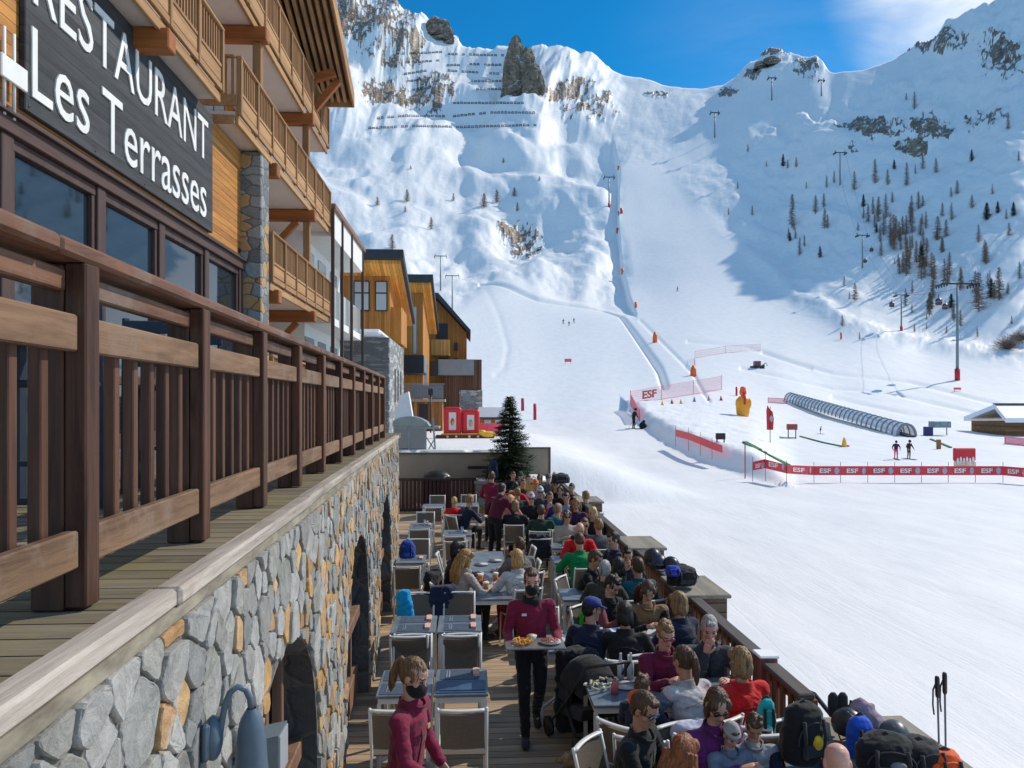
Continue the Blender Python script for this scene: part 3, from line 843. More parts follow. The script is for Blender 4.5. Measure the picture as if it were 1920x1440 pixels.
# small white bracket left of the sign
br = empty('white_bracket', (XF + .05, 8.25, 6.9)); tag(br, 'white metal bracket of two rods and a plate left of the restaurant sign', 'bracket')
MB().tube([(.05, -.12, -.45), (.05, -.12, .45)], .018).tube([(.05, .05, -.45), (.05, .05, .45)], .018).build('rods', WHITE, br)
MB().box((.07, -.24, -.10), (.10, .22, .14), 0, .01).build('plate', WHITE, br)
# little flood lamp on the pilaster's left
fl = P(442, 470, 16.2)
MB().boxc((0, 0, 0), (.16, .2, .12), None, 0, .02).tube([(-.35, .1, .02), (0, 0, .02)], .02).build('spot_lamp', BLACK, None, fl)
tag(bpy.data.objects['spot_lamp'], 'small black spot lamp on the window head beam beside the stone pilaster', 'lamp')

# ---------------------------------------------------------------- glazed annex
A_ = empty('glazed_annex', (-4.35, 28, 3)); tag(A_, 'white glazed annex with thin brown posts between hotel and chalets', 'building')
def ap(mb, name, m): 
    o = mb.build(name, m, A_); o.matrix_parent_inverse = Matrix.Translation(-Vector(A_.location)); return o
ap(MB().box((-9, 24.6, 0), (-5.2, 31.2, 9.45)), 'wall', WHITE)
ap(MB().box((-9.2, 24.45, 9.6), (-4.2, 31.5, 9.78), 0, .02), 'roof', mat('brown_capping', (.22, .12, .07), .6))
ap(MB().box((-5.19, 24.5, 8.75), (-4.3, 31.3, 9.59)), 'parapet', WHITE)
for z in (3.3, 6.0):
    ap(MB().box((-5.19, 24.5, z), (-4.36, 31.3, z + .24)), 'floor_slab', WHITE)
    ap(MB().box((-4.40, 24.6, z + .26), (-4.37, 31.2, z + 1.2)), 'glass_balustrade', GLASSB)
for y in (24.45, 26.2, 28.3, 31.2):
    ap(MB().box((-4.34, y - .05, .5), (-4.24, y + .05, 9.58)), 'post', W_DARK)
for y, z in ((25.2, 3.7), (27.3, 3.7), (29.6, 3.7), (25.2, 6.5), (27.3, 6.5), (29.6, 6.5)):
    ap(MB().box((-5.198, y - .6, z), (-5.15, y + .7, z + 1.9)), 'window', GLASSB)

# ---------------------------------------------------------------- upper deck, stone wall, balustrade
tag(MB().box((XF + .0, -2.5, 2.75), (-1.03 + .12, 16.55, 2.85)).build('upper_deck', W_DECK), kind='structure')
# cut the deck to the wall line: wall frame is a slightly turned line
def wx(t): return -.98 - .03 * (t - 1.6)
def WP(off, t, z): return (wx(t) + off, t, z)
# rebuild the deck as a wedge that follows the wall
o = bpy.data.objects['upper_deck']; bpy.data.objects.remove(o)
dk = MB(); dk.prism([(XF, -2.5, 2.75), (wx(-2.5) - .09, -2.5, 2.75), (wx(14.95) - .09, 14.95, 2.75), (wx(14.95) - .09, 16.6, 2.75), (XF, 16.6, 2.75)], (0, 0, .1))
tag(dk.build('upper_deck', W_DECK), kind='structure')

ARCH = [(1.2, 1.0), (4.58, 1.05), (8.3, 1.05), (11.9, 1.05)]
ZS = 1.02
def arch_top(t):
    for c, r in ARCH:
        if abs(t - c) < r: return ZS + math.sqrt(max(0, r * r - (t - c) ** 2))
    return 0.0
T0, T1, ZT = -2.5, 15.0, 2.745
SW = empty('stone_retaining_wall', (wx(6), 6, 0)); tag(SW, 'rubble stone wall of grey and ochre stones with arched windows below the deck', 'wall')
def sp_(mb, name, m, parent=None):
    o = mb.build(name, m, parent or SW)
    if parent is None: o.matrix_parent_inverse = Matrix.Translation(-Vector(SW.location))
    return o
mo = MB()
ts = sorted(set([round(T0 + i * .07, 3) for i in range(int((T1 - T0) / .07) + 1)] + [c + s * r for c, r in ARCH for s in (-1, 1)] + [T1]))
for a, b in zip(ts[:-1], ts[1:]):
    m_ = (a + b) / 2
    inside_ = any(abs(m_ - c) < r for c, r in ARCH)
    za, zb = (arch_top(a), arch_top(b)) if inside_ else (0, 0)
    if inside_:
        za = max(za, ZS) if za > 0 else ZS; zb = max(zb, ZS) if zb > 0 else ZS
    mo.add([WP(0, a, za), WP(0, b, zb), WP(0, b, ZT), WP(0, a, ZT)], [(0, 1, 2, 3)])
    if inside_: mo.add([WP(0, a, za), WP(0, b, zb), WP(-.26, b, zb), WP(-.26, a, za)], [(0, 1, 2, 3)], 1)
for c, r in ARCH:
    for s in (-1, 1):
        t = c + s * r
        mo.add([WP(0, t, 0), WP(0, t, ZS), WP(-.26, t, ZS), WP(-.26, t, 0)], [(0, 1, 2, 3)], 1)
mo.add([WP(0, T1, 0), WP(-.6, T1, 0), WP(-.6, T1, ZT), WP(0, T1, ZT)], [(0, 1, 2, 3)], 1)
MORTAR = mat('mortar', (.14, .13, .11), .95, .6, 14, bump=.8, bscale=40)
REVEAL = stone_mat('shaded_reveal_stone', 3.2, (1, 1, 1), .12, .5)  # shade inside the arches darkened into the stone colour
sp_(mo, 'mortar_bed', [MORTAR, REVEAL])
# stones: relaxed voronoi cells, each one raised
def clip(poly, n, d):
    """keep the side where n.p <= d"""
    out = []
    for i in range(len(poly)):
        p, q = poly[i], poly[(i + 1) % len(poly)]
        a = n[0] * p[0] + n[1] * p[1] - d; b = n[0] * q[0] + n[1] * q[1] - d
        if a <= 0: out.append(p)
        if (a < 0 < b) or (b < 0 < a):
            t = a / (a - b); out.append((p[0] + (q[0] - p[0]) * t, p[1] + (q[1] - p[1]) * t))
    return out
rs_ = random.Random(5)
seeds = []
tries = 0
while tries < 14000:
    tries += 1
    t = rs_.uniform(T0, T1); z = rs_.uniform(0.0, ZT)
    big = .085 + .20 * rs_.random() ** 2.4
    ok = True
    for (t2, z2, b2) in seeds:
        if abs(t - t2) < .5:
            if ((t - t2) / 1.12) ** 2 + ((z - z2) / .95) ** 2 < ((big + b2) / 2 * 1.0) ** 2: ok = False; break
    if ok: seeds.append((t, z, big))
GREYS = [(.31, .305, .285), (.37, .365, .345), (.43, .42, .395), (.26, .26, .25), (.34, .33, .30), (.40, .39, .37), (.29, .285, .25)]
OCHRE = [(.52, .31, .125), (.58, .37, .17), (.47, .27, .12), (.55, .36, .20), (.42, .27, .15)]
sv = []; sf = []; scol = []
grow = sorted(seeds)
for (t, z, b0) in seeds:
    if any(abs(t - c) < r - .03 and z < arch_top(t) - .03 for c, r in ARCH): continue
    poly = [(t - .5, max(0.0, z - .5)), (t + .5, max(0.0, z - .5)), (t + .5, min(ZT - .006, z + .5)), (t - .5, min(ZT - .006, z + .5))]
    poly = [(min(max(p[0], T0), T1 - .01), p[1]) for p in poly]
    j = .005 + .006 * rs_.random()
    for (t2, z2, b2) in seeds:
        if (t2, z2) == (t, z) or abs(t2 - t) > .6 or abs(z2 - z) > .6: continue
        n = (t2 - t, z2 - z); L = math.hypot(*n); n = (n[0] / L, n[1] / L)
        m_ = L / 2 + (b0 - b2) * .32
        poly = clip(poly, n, n[0] * t + n[1] * z + m_ - j)
        if len(poly) < 3: break
    if len(poly) < 3: continue
    for c, r in ARCH:
        if abs(t - c) < r + .5 and z < ZS + r + .5:
            if z <= ZS:
                s = 1 if t > c else -1
                poly = clip(poly, (-s, 0), -s * (c + s * r) - .0)
            else:
                nx, nz = t - c, z - ZS; L = math.hypot(nx, nz) + 1e-9; nx /= L; nz /= L
                poly = clip(poly, (-nx, -nz), -(nx * (c + nx * r) + nz * (ZS + nz * r)))
            if len(poly) < 3: break
    if len(poly) < 3: continue
    q = []
    for i in range(len(poly)):
        a, b = poly[i], poly[(i + 1) % len(poly)]
        L = math.hypot(b[0] - a[0], b[1] - a[1]); k = int(L / .045)
        q.append(a)
        for m_ in range(1, k + 1):
            u_ = m_ / (k + 1); jx = rs_.uniform(-.0065, .004)
            q.append((a[0] + (b[0] - a[0]) * u_ + (b[1] - a[1]) / L * -jx, a[1] + (b[1] - a[1]) * u_ + (b[0] - a[0]) / L * jx))
    poly = q
    for _ in range(1):
        q = []
        for i in range(len(poly)):
            a, b = poly[i], poly[(i + 1) % len(poly)]
            L = math.hypot(b[0] - a[0], b[1] - a[1]); k = min(.3, .012 / (L + 1e-6))
            q += [(a[0] + (b[0] - a[0]) * k, a[1] + (b[1] - a[1]) * k), (a[0] + (b[0] - a[0]) * (1 - k), a[1] + (b[1] - a[1]) * (1 - k))]
        poly = q
    ar = abs(sum(poly[i][0] * poly[(i + 1) % len(poly)][1] - poly[(i + 1) % len(poly)][0] * poly[i][1] for i in range(len(poly)))) / 2
    if ar < .0009: continue
    ct = sum(p[0] for p in poly) / len(poly); cz = sum(p[1] for p in poly) / len(poly)
    d = rs_.uniform(.008, .030); g1, g2 = rs_.uniform(-.06, .06), rs_.uniform(-.06, .06)
    n = len(poly); base = len(sv)
    for k, (sc1, dd) in enumerate(((1.0, 0.0), (.992, d * .8), (.955, d))):
        for p in poly:
            pt, pz = ct + (p[0] - ct) * sc1, cz + (p[1] - cz) * sc1
            sv.append(WP(max(.001 if k else 0.0, dd + (g1 * (pt - ct) + g2 * (pz - cz)) * (k > 0) + (rs_.uniform(-.003, .003) if k == 2 else 0)), pt, pz))
    for k in range(2):
        for i in range(n):
            sf.append((base + k * n + i, base + k * n + (i + 1) % n, base + (k + 1) * n + (i + 1) % n, base + (k + 1) * n + i))
    sf.append(tuple(base + 2 * n + i for i in range(n)))
    och = rs_.random() < (.12 + .22 * max(0, min(1, (t - 3.0) / 3)))
    c = rs_.choice(OCHRE if och else GREYS); k = rs_.uniform(.85, 1.12)
    scol += [(c[0] * k, c[1] * k, c[2] * k, 1)] * (3 * n)
me = bpy.data.meshes.new('stones'); me.from_pydata(sv, [], sf); me.update()
ca = me.attributes.new('stone_colour', 'FLOAT_COLOR', 'POINT'); ca.data.foreach_set('color', np.array(scol, np.float32).ravel())
m, nt, b, N = nodes('wall_stones')
tc = N('ShaderNodeTexCoord'); at = N('ShaderNodeAttribute', attribute_name='stone_colour')
nz = N('ShaderNodeTexNoise', {'Vector': tc.outputs['Object'], 'Scale': 11, 'Detail': 9, 'Roughness': .7, 'Distortion': .7})
n2 = N('ShaderNodeTexNoise', {'Vector': tc.outputs['Object'], 'Scale': 55, 'Detail': 5, 'Roughness': .7})
mx = N('ShaderNodeMix', {'Factor': .75, 6: at.outputs['Color'], 7: nz.outputs['Fac']}, data_type='RGBA', blend_type='OVERLAY')
vr = N('ShaderNodeTexNoise', {'Vector': tc.outputs['Object'], 'Scale': 2.2, 'Detail': 6, 'Roughness': .75, 'Distortion': 1.5})
vm = N('ShaderNodeMapRange', {0: vr.outputs['Fac'], 1: .60, 2: .66, 3: 0, 4: .55})
m2 = N('ShaderNodeMix', {'Factor': vm.outputs[0], 6: mx.outputs[2], 7: (.56, .54, .49, 1)}, data_type='RGBA')
nt.links.new(m2.outputs[2], b.inputs['Base Color']); b.inputs['Roughness'].default_value = .82; b.inputs['Specular IOR Level'].default_value = .3
sA = N('ShaderNodeMath', {0: n2.outputs['Fac'], 1: .4}, operation='MULTIPLY'); sB = N('ShaderNodeMath', {0: nz.outputs['Fac'], 1: sA.outputs[0]}, operation='ADD')
bp = N('ShaderNodeBump', {'Height': sB.outputs[0], 'Strength': .75, 'Distance': .02}); nt.links.new(bp.outputs[0], b.inputs['Normal'])
me.materials.append(m)
bmx = bmesh.new(); bmx.from_mesh(me); bmesh.ops.recalc_face_normals(bmx, faces=bmx.faces); bmx.to_mesh(me); bmx.free()
so = link('stones', me, SW); so.matrix_parent_inverse = Matrix.Translation(-Vector(SW.location))
# concrete band and bleached coping
cb = MB(); cb.prism([WP(-.45, T0, ZT), WP(.004, T0, ZT), WP(.004, T1 + .02, ZT), WP(-.45, T1 + .02, ZT)], (0, 0, .05))
sp_(cb, 'concrete_band', mat('stained_concrete', (.27, .235, .175), .9, .55, 5, (1, .5, 1.6), .6))
cp = MB()
t = T0
while t < T1:
    e = min(t + 2.6, T1 + .06)
    j = rs_.uniform(-.006, .006)
    a, b_ = WP(-.085 + j, t + .004, 2.80), WP(.022 + j, e - .004, 2.80)
    pts = [WP(-.085 + j, t + .004, 2.797), WP(.022 + j, t + .004, 2.797), WP(.022 + j, e - .004, 2.797), WP(-.085 + j, e - .004, 2.797)]
    L = Vector(pts[3]) - Vector(pts[0]); c = (Vector(pts[0]) + Vector(pts[2])) / 2 + Vector((0, 0, .034))
    cp.beam(c - L / 2, c + L / 2, .100, .066, 0, (0, 0, 1), .012)
    t = e
sp_(cp, 'coping', W_COPE)
for c, r in ARCH:
    g = MB()
    n = 14
    pts = [WP(-.235, c - r, 0)] + [WP(-.235, c + r * math.cos(PI - PI * i / n), ZS + r * math.sin(PI * i / n)) for i in range(n + 1)] + [WP(-.235, c + r, 0)]
    g.add(pts, [tuple(range(len(pts)))])
    gl_ = sp_(g, 'arched_window', GLASS)
    f = MB()
    for k in (-.62, -.2, .2, .62):
        zt_ = ZS + math.sqrt(r * r - (k * r) ** 2) - .02
        f.boxc(((wx(c + k * r) - .195), c + k * r, zt_ / 2), (.07, .06, zt_), None, 0, .006)
    f.beam(WP(-.15, c - r, ZS), WP(-.15, c + r, ZS), .1, .13, 0, (0, 0, 1), .01)
    f.beam(WP(-.165, c - r, .2), WP(-.165, c + r, .2), .08, .3, 0, (0, 0, 1), .01)
    fr_ = f.build('frame', wood('arch_frame', (.30, .17, .11), (.14, .075, .05), 2), gl_)

# goose-neck lamp and grey floodlight on the wall
lp = P(356, 1385, 2.88); lo_ = wx(lp.y)
L_ = empty('wall_lamp', (lo_ + .03, lp.y, lp.z)); tag(L_, 'blue grey goose-neck wall lamp with a bell shade on the stone wall', 'lamp')
MB().ell((.03, 0, 0), .035, .045, .085, None, 14, 8).box((0, -.055, -.07), (.03, .055, .07), 0, .01).build('back_plate', LAMPBLUE, L_)
arc = [(.05, 0, -.02), (.06, .005, .06), (.07, .01, .12), (.085, .02, .162), (.11, .03, .18), (.138, .04, .165), (.152, .045, .13), (.157, .05, .075)]
MB().tube(arc, .012, 10).build('neck', LAMPBLUE, L_)
prof = [(.020, .09), (.030, .075), (.045, .05), (.056, .01), (.062, -.05), (.066, -.12), (.075, -.19), (.098, -.235), (.102, -.245)]
MB().loft([((.157, .05, z), r * .9, r * .9) for r, z in prof], 24, 0, False).build('shade', LAMPBLUE, L_)
fp = P(462, 1405, 3.35)
F_ = empty('floodlight', (wx(fp.y) + .02, fp.y, fp.z)); tag(F_, 'small grey floodlight on the stone wall beside the first arch', 'floodlight')
MB().prism([(.05, -.08, .06), (.20, -.08, .09), (.20, -.08, -.10), (.05, -.08, -.03)], (0, .16, 0)).box((0, -.02, -.05), (.05, .02, .03)).build('housing', mat('grey_casting', (.13, .16, .18), .5, .1), F_)
MB().box((.201, -.07, -.09), (.206, .07, .08)).build('lens', GLASSB, F_)

# balustrade of the upper deck
BR = empty('deck_balustrade', (-1.3, 6, 2.85)); tag(BR, 'dark brown wooden balustrade with square posts along the upper deck', 'balustrade')
def rx(t): return -1.22 - .03 * (t - 2.5)
def bpart(mb, name, m):
    o = mb.build(name, m, BR); o.matrix_parent_inverse = Matrix.Translation(-Vector(BR.location)); return o
posts = [2.5 + 1.165 * k for k in range(-2, 11)]
for k, t in enumerate(posts):
    p_ = MB()
    x = rx(t)
    p_.box((x - .035, t - .045, 2.86), (x + .032, t + .045, 3.935), 0, .006)
    p_.box((x - .115, t - .075, 2.852), (x - .037, t + .075, 3.60), 0, .006) if False else p_.box((x - .135, t - .05, 2.852), (x - .037, t + .05, 3.93), 0, .006)
    bpart(p_, 'post', W_RAILV)
    if k == len(posts) - 1: break
    a, b_ = t + .047, posts[k + 1] - .047
    def R3(off, tt_, z): return (rx(tt_) + off, tt_, z)
    bpart(MB().beam(R3(-.01, a, 3.715), R3(-.01, b_, 3.715), .035, .115, 0, (0, 0, 1), .006), 'mid_rail', W_RAILP)
    bpart(MB().beam(R3(-.01, a, 3.045), R3(-.01, b_, 3.045), .04, .118, 0, (0, 0, 1), .006), 'bottom_rail', W_RAILP)
    bpart(MB().beam(R3(-.055, a, 3.88), R3(-.055, b_, 3.88), .05, .07, 0, (0, 0, 1), .006), 'upper_rail', W_RAIL)
    n = 6
    for i in range(n):
        tt_ = t + (posts[k + 1] - t) * (i + 1) / (n + 1)
        o = bpart(MB().box((rx(tt_) - .074, tt_ - .020, 3.06 - .02), (rx(tt_) - .033, tt_ + .022, 3.76), 0, .004), 'baluster', W_RAILV)
ca_ = MB(); t = posts[0] - .2
while t < posts[-1]:
    e = min(t + 2.33, posts[-1] + .12)
    a = Vector((rx(t) - .045, t + .002, 3.965)); b_ = Vector((rx(e) - .045, e - .002, 3.965))
    ca_.beam(a, b_, .155, .055, 0, (0, 0, 1), .012); t = e
bpart(ca_, 'handrail', W_RAIL)

# navy bar chairs and a table behind the balustrade
NAVY = mat('navy_lacquer', (.018, .028, .05), .5, .15)
def bar_chair(loc, rz, label, first=None):
    if first:
        c = copy_tree(first); c.location = loc; c.rotation_euler = (0, 0, rz); c['label'] = label; return c
    r = empty('bar_chair', loc, rz); tag(r, label, 'bar chair', 'navy bar chairs on the upper deck')
    MB().boxc((0, 0, .76), (.42, .42, .04), None, 0, .01).build('seat', NAVY, r)
    bk_ = MB()
    for z in (.95, 1.07, 1.19): bk_.boxc((0, -.2, z), (.42, .025, .09), None, 0, .006)
    bk_.build('backrest', NAVY, r)
    for sx_ in (-1, 1):
        for sy_ in (-1, 1):
            MB().beam((sx_ * .2, sy_ * .2, 0), (sx_ * .19, sy_ * .19, 1.25 if sy_ < 0 else .74), .035, .035).build('leg', NAVY, r)
    MB().boxc((0, .2, .3), (.38, .03, .03)).build('footrest', NAVY, r)
    return r
q = P(302, 700, 5.7)
bc = bar_chair((q.x, q.y, 2.85), R(8), 'navy slatted bar chair behind the second bay of the balustrade')
q = P(390, 700, 6.8); bar_chair((q.x, q.y, 2.85), R(-5), 'navy slatted bar chair behind the third bay of the balustrade, farther from the camera', bc)
q = P(90, 700, 4.6); bar_chair((q.x, q.y, 2.85), R(160), 'navy slatted bar chair behind the first bay of the balustrade, nearest the camera', bc)
BT = empty('bar_table', (-2.9, 4.6, 2.85)); tag(BT, 'dark high bar table standing on the upper deck behind the balustrade', 'table')
MB().boxc((0, 0, 1.05), (.7, 1.2, .05), None, 0, .01).build('tabletop', NAVY, BT)
for s in (-1, 1): MB().boxc((0, s * .5, .51), (.08, .08, 1.02)).boxc((0, s * .5, .02), (.55, .1, .04)).build('leg', NAVY, BT)

# ---------------------------------------------------------------- lower terrace floor
tf = MB(); tf.prism([(wx(-2.5) - .6, -2.5, -.09), (3.0, -2.5, -.09), (3.0, 26.2, -.09), (-2.5, 26.2, -.09), (wx(15) - .6, 15.0, -.09)], (0, 0, .09))
tag(tf.build('terrace_deck', W_FLOOR), kind='structure')
# back room of the terrace left of the wall's end
tag(MB().box((-5.0, 15.05, -.12), (-4.9, 26.2, 3.3)).build('plaster_wall', mat('plain_plaster', (.42, .38, .33), .9, .1), None), 'plain rendered wall under the loggias at the far left of the terrace', 'wall')
# ================================================================ buildings beyond the terrace
def rel(mb, name, m, root, parent=None):
    """part written in site coordinates, parented to a thing that stands elsewhere"""
    o = mb.build(name, m, parent or root)
    if parent is None: o.matrix_parent_inverse = Matrix.Translation(-Vector(root.location))
    return o
RED = mat('red_vinyl', (.62, .018, .025), .45, .08, 6)
PINK = mat('faded_pink_net', (.85, .22, .28), .6, .08)
YEL = mat('yellow_plastic', (.85, .48, .03), .5, .08)
ORANGE = mat('orange_plastic', (.85, .14, .02), .5, .1)
# chalet nearest
C1 = empty('wooden_chalet', (-5.5, 38, 1.8)); tag(C1, 'nearest orange timber chalet with two square windows and a black sloping roof', 'chalet', 'stepped timber chalets')
rel(MB().prism([(-9, 36, 1.8), (-3.7, 36, 1.8), (-3.7, 36, 9.45), (-9, 36, 9.45)], (0, .1, 0)), 'gable_wall', W_CLADV, C1)
rel(MB().prism([(-3.7, 36.101, 1.8), (-3.7, 42, 1.8), (-3.7, 42, 7.5), (-3.7, 36.101, 9.40)], (-.1, 0, 0)), 'side_wall', W_CLADY, C1)
rel(MB().prism([(-9.3, 34.6, 9.95), (-9.3, 42.2, 7.80), (-9.3, 42.2, 8.10), (-9.3, 34.6, 10.36)], (6.35, 0, 0)), 'roof', SLATE, C1)
rel(MB().prism([(-9.2, 34.75, 9.74), (-9.2, 42.1, 7.68), (-9.2, 42.1, 7.79), (-9.2, 34.75, 9.90)], (6.1, 0, 0)), 'eave_lining', wood('eave_boards', (.85, .42, .09), (.55, .23, .04), 1, plank=.14, across=0, gap=.008), C1)  # orange bounce light under the eaves brightened into the board colour
for x0, x1 in ((-5.35, -4.62), (-4.36, -3.80)):
    w_ = rel(MB().box((x0, 35.93, 7.75), (x1, 35.999, 9.15), 0, .01), 'window', BLACK, C1)
    MB().box((x0 + .05, 35.91, 7.8), (x1 - .05, 35.929, 8.55)).box((x0 + .05, 35.91, 8.62), (x1 - .05, 35.929, 9.1)).build('pane', GLASSB, w_)
rel(MB().box((-3.699, 36.4, 6.3), (-3.2, 39.6, 8.0)), 'balcony', W_CLADY, C1)
S1 = empty('stone_annex', (-5, 34, 1.8)); tag(S1, 'flat stone block with snow on its roof and three slit windows', 'building')
rel(MB().box((-9, 32, 0.5), (-3.36, 38.9, 6.2)), 'wall', STONEG, S1)
rel(MB().box((-3.359, 32.02, .5), (-3.30, 38.9, 6.2)), 'side_wall', STONEL, S1)
rel(MB().box((-8.9, 31.95, 6.201), (-3.6, 38.0, 6.55), 0, .14), 'snow_cap', CLEAN_SNOW, S1)
for y in (34.2, 35.6, 37.0): rel(MB().box((-3.299, y, 3.5), (-3.28, y + .42, 5.0)), 'window', BLACK, S1)
# second chalet
C2 = empty('wooden_chalet', (-4, 50, 1.9)); tag(C2, 'middle orange timber chalet with black balcony between its two neighbours', 'chalet', 'stepped timber chalets')
rel(MB().prism([(-9, 49.2, 1.9), (-2.95, 49.2, 1.9), (-2.95, 49.2, 10.75), (-9, 49.2, 10.75)], (0, .1, 0)), 'gable_wall', W_CLADV, C2)
rel(MB().prism([(-2.95, 49.301, 1.9), (-2.95, 57, 1.9), (-2.95, 57, 8.5), (-2.95, 49.301, 10.7)], (-.1, 0, 0)), 'side_wall', W_CLADY, C2)
rel(MB().prism([(-9.3, 47.8, 11.03), (-9.3, 57.2, 8.7), (-9.3, 57.2, 9.0), (-9.3, 47.8, 11.45)], (7.05, 0, 0)), 'roof', SLATE, C2)
rel(MB().prism([(-9.2, 48, 10.80), (-9.2, 57.1, 8.57), (-9.2, 57.1, 8.69), (-9.2, 48, 10.97)], (6.8, 0, 0)), 'eave_lining', _mc['eave_boards'], C2)
rel(MB().box((-3.55, 49.14, 6.6), (-3.36, 49.199, 9.6)), 'window', GLASSB, C2)
rel(MB().box((-4.2, 46.2, 5.25), (-2.75, 49.19, 6.35)), 'balcony', BLACK, C2)
rel(MB().box((-2.749, 46.3, 5.35), (-2.70, 49.1, 6.3)), 'balcony_panel', GREYP, C2)
rel(MB().box((-2.949, 50, 4.2), (-2.90, 51.2, 6.2)), 'window', GLASSB, C2); rel(MB().box((-2.949, 52.2, 4.2), (-2.90, 53.4, 6.2)), 'window', GLASSB, C2)
# third chalet
C3 = empty('wooden_chalet', (-2, 60, 2)); tag(C3, 'farthest orange timber chalet whose roof falls to the right, with a grey balcony panel', 'chalet', 'stepped timber chalets')
rel(MB().prism([(-7, 60.5, 2), (-.22, 60.5, 2), (-.22, 60.5, 9.0), (-2.5, 60.5, 11.5), (-7, 60.5, 11.6)], (0, 6.5, 0)), 'wall', W_CLADV, C3)
rel(MB().prism([(-7.2, 59.2, 11.65), (-2.5, 59.2, 11.6), (.10, 59.2, 8.78), (.10, 59.2, 9.1), (-2.4, 59.2, 11.95), (-7.2, 59.2, 12.0)], (0, 8.2, 0)), 'roof', SLATE, C3)
rel(MB().box((-2.9, 58.6, 7.1), (-1.5, 60.49, 8.3)), 'balcony', wood('pale_front', (.72, .38, .12), (.5, .22, .05), 2, plank=.12, across=0), C3)
for x, z, wd, h in ((-2.6, 8.5, .9, 1.2), (-2.4, 5.6, .8, 1.4), (-1.2, 6.2, .3, .8), (-1.2, 7.6, .3, .6)):
    rel(MB().box((x, 60.42, z), (x + wd, 60.499, z + h)), 'window', BLACK, C3)
rel(MB().box((-1.9, 57.9, 2), (.93, 60.4, 6.75)), 'lower_storey', wood('brown_cladding', (.16, .085, .05), (.09, .048, .03), 2, plank=.14, across=0), C3)
rel(MB().box((-.75, 57.8, 1.8), (.98, 57.898, 4.45)), 'stone_base', STONEL, C3)
rel(MB().box((-2.3, 57.2, 5.55), (.35, 57.899, 6.72)), 'front_balcony', GREYP, C3)
rel(MB().box((-3.1, 57.0, 5.5), (-2.31, 57.8, 6.6)), 'side_balcony', BLACK, C3)
rel(MB().box((-.5, 57.77, 3.6), (.1, 57.799, 4.2)), 'window', GREYP, C3)
# ground floor between the chalets and the platform
G1 = empty('chalet_podium', (-3.5, 46, 1.85)); tag(G1, 'timber ground floor with grey balustrade below the chalets', 'building')
rel(MB().box((-6, 44.5, 1.8), (-1.55, 46.1, 3.55)), 'wall', wood('podium_boards', (.42, .19, .06), (.2, .085, .03), 2, plank=.2, across=0), G1)
rel(MB().box((-6, 44.3, 3.551), (-1.4, 46.1, 3.7)), 'slab', CONC, G1)
bl_ = MB()
for i in range(26): bl_.box((-4.4 + i * .115, 44.36, 3.701), (-4.375 + i * .115, 44.40, 4.55))
bl_.box((-4.42, 44.33, 4.551), (-1.42, 44.43, 4.60)).box((-3.3, 44.42, 3.75), (-1.5, 44.44, 4.5))
rel(bl_, 'balustrade', GREYP, G1)
for x in (-4.9, -3.9, -2.9): rel(MB().box((x, 44.44, 1.9), (x + .5, 44.499, 3.4)), 'window', BLACK, G1)
# snow-roofed hut
HX, HY = 1.7, 58.0
gz = ground(HX, HY)
HU = empty('snowy_hut', (HX, HY, gz)); tag(HU, 'low hut with a thick snow roof right of the chalets', 'hut')
MB().box((-1.0, -1.5, -.3), (.9, 1.5, 1.0)).build('wall', W_CLADV, HU)
MB().prism([(-1.2, -1.8, 1.02), (1.15, -1.8, 1.02), (.8, -1.6, 1.75), (-1.0, -1.6, 1.75)], (0, 3.4, 0)).build('snow_roof', CLEAN_SNOW, HU)
MB().box((-1.25, -1.82, .9), (1.2, 1.8, 1.015)).build('eave', SLATE, HU)
MB().box((-.6, -1.53, .3), (-.1, -1.501, .8)).box((.2, -1.53, .3), (.6, -1.501, .8)).build('poster', mat('poster_print', (.55, .62, .68), .6, .5, 14), HU)

# ---------------------------------------------------------------- end wall, planter, fir
EW = empty('end_wall', (0, 26.3, 0)); tag(EW, 'beige rendered retaining wall closing the far end of the terrace', 'wall')
REND = mat('beige_render', (.36, .29, .215), .9, .10, 1.6, bump=.15)
MB().box((-5, -.1, 0), (1.55, .05, 1.76)).box((1.551, -.1, 0), (2.72, .05, 1.93)).build('wall', REND, EW)
MB().box((-5, -.16, 1.761), (1.55, .1, 1.80)).box((1.551, -.16, 1.931), (2.78, .1, 1.97)).box((2.721, -.14, 0), (2.78, .1, 1.93)).build('coping', mat('dark_coping', (.10, .085, .07), .8, .2), EW)
PLN = empty('stone_planter', (1.5, 25.2, 0)); tag(PLN, 'low stone planter heaped with snow at the far end of the terrace', 'planter')
MB().box((-1.3, -.7, 0), (1.22, .9, .92), 0, .02).build('wall', STONE, PLN)
MB().box((-1.34, -.74, .921), (1.26, .92, .97), 0, .01).build('rim', mat('rim_stone', (.33, .30, .25), .85, .2), PLN)
sn = MB(); sn.ell((.55, .1, .93), .62, .62, .2).ell((-.9, -.2, .93), .35, .4, .14).ell((.2, -.1, .93), .9, .5, .12)
sn.build('snow_heap', CLEAN_SNOW, PLN)
tag(MB().box((-1.25, 0, 0), (.35, .06, .10)).build('dark_board', W_BLACKV, None, (1.2, 26.05, 1.25)), 'short dark board fixed on the beige wall left of the fir', 'board')
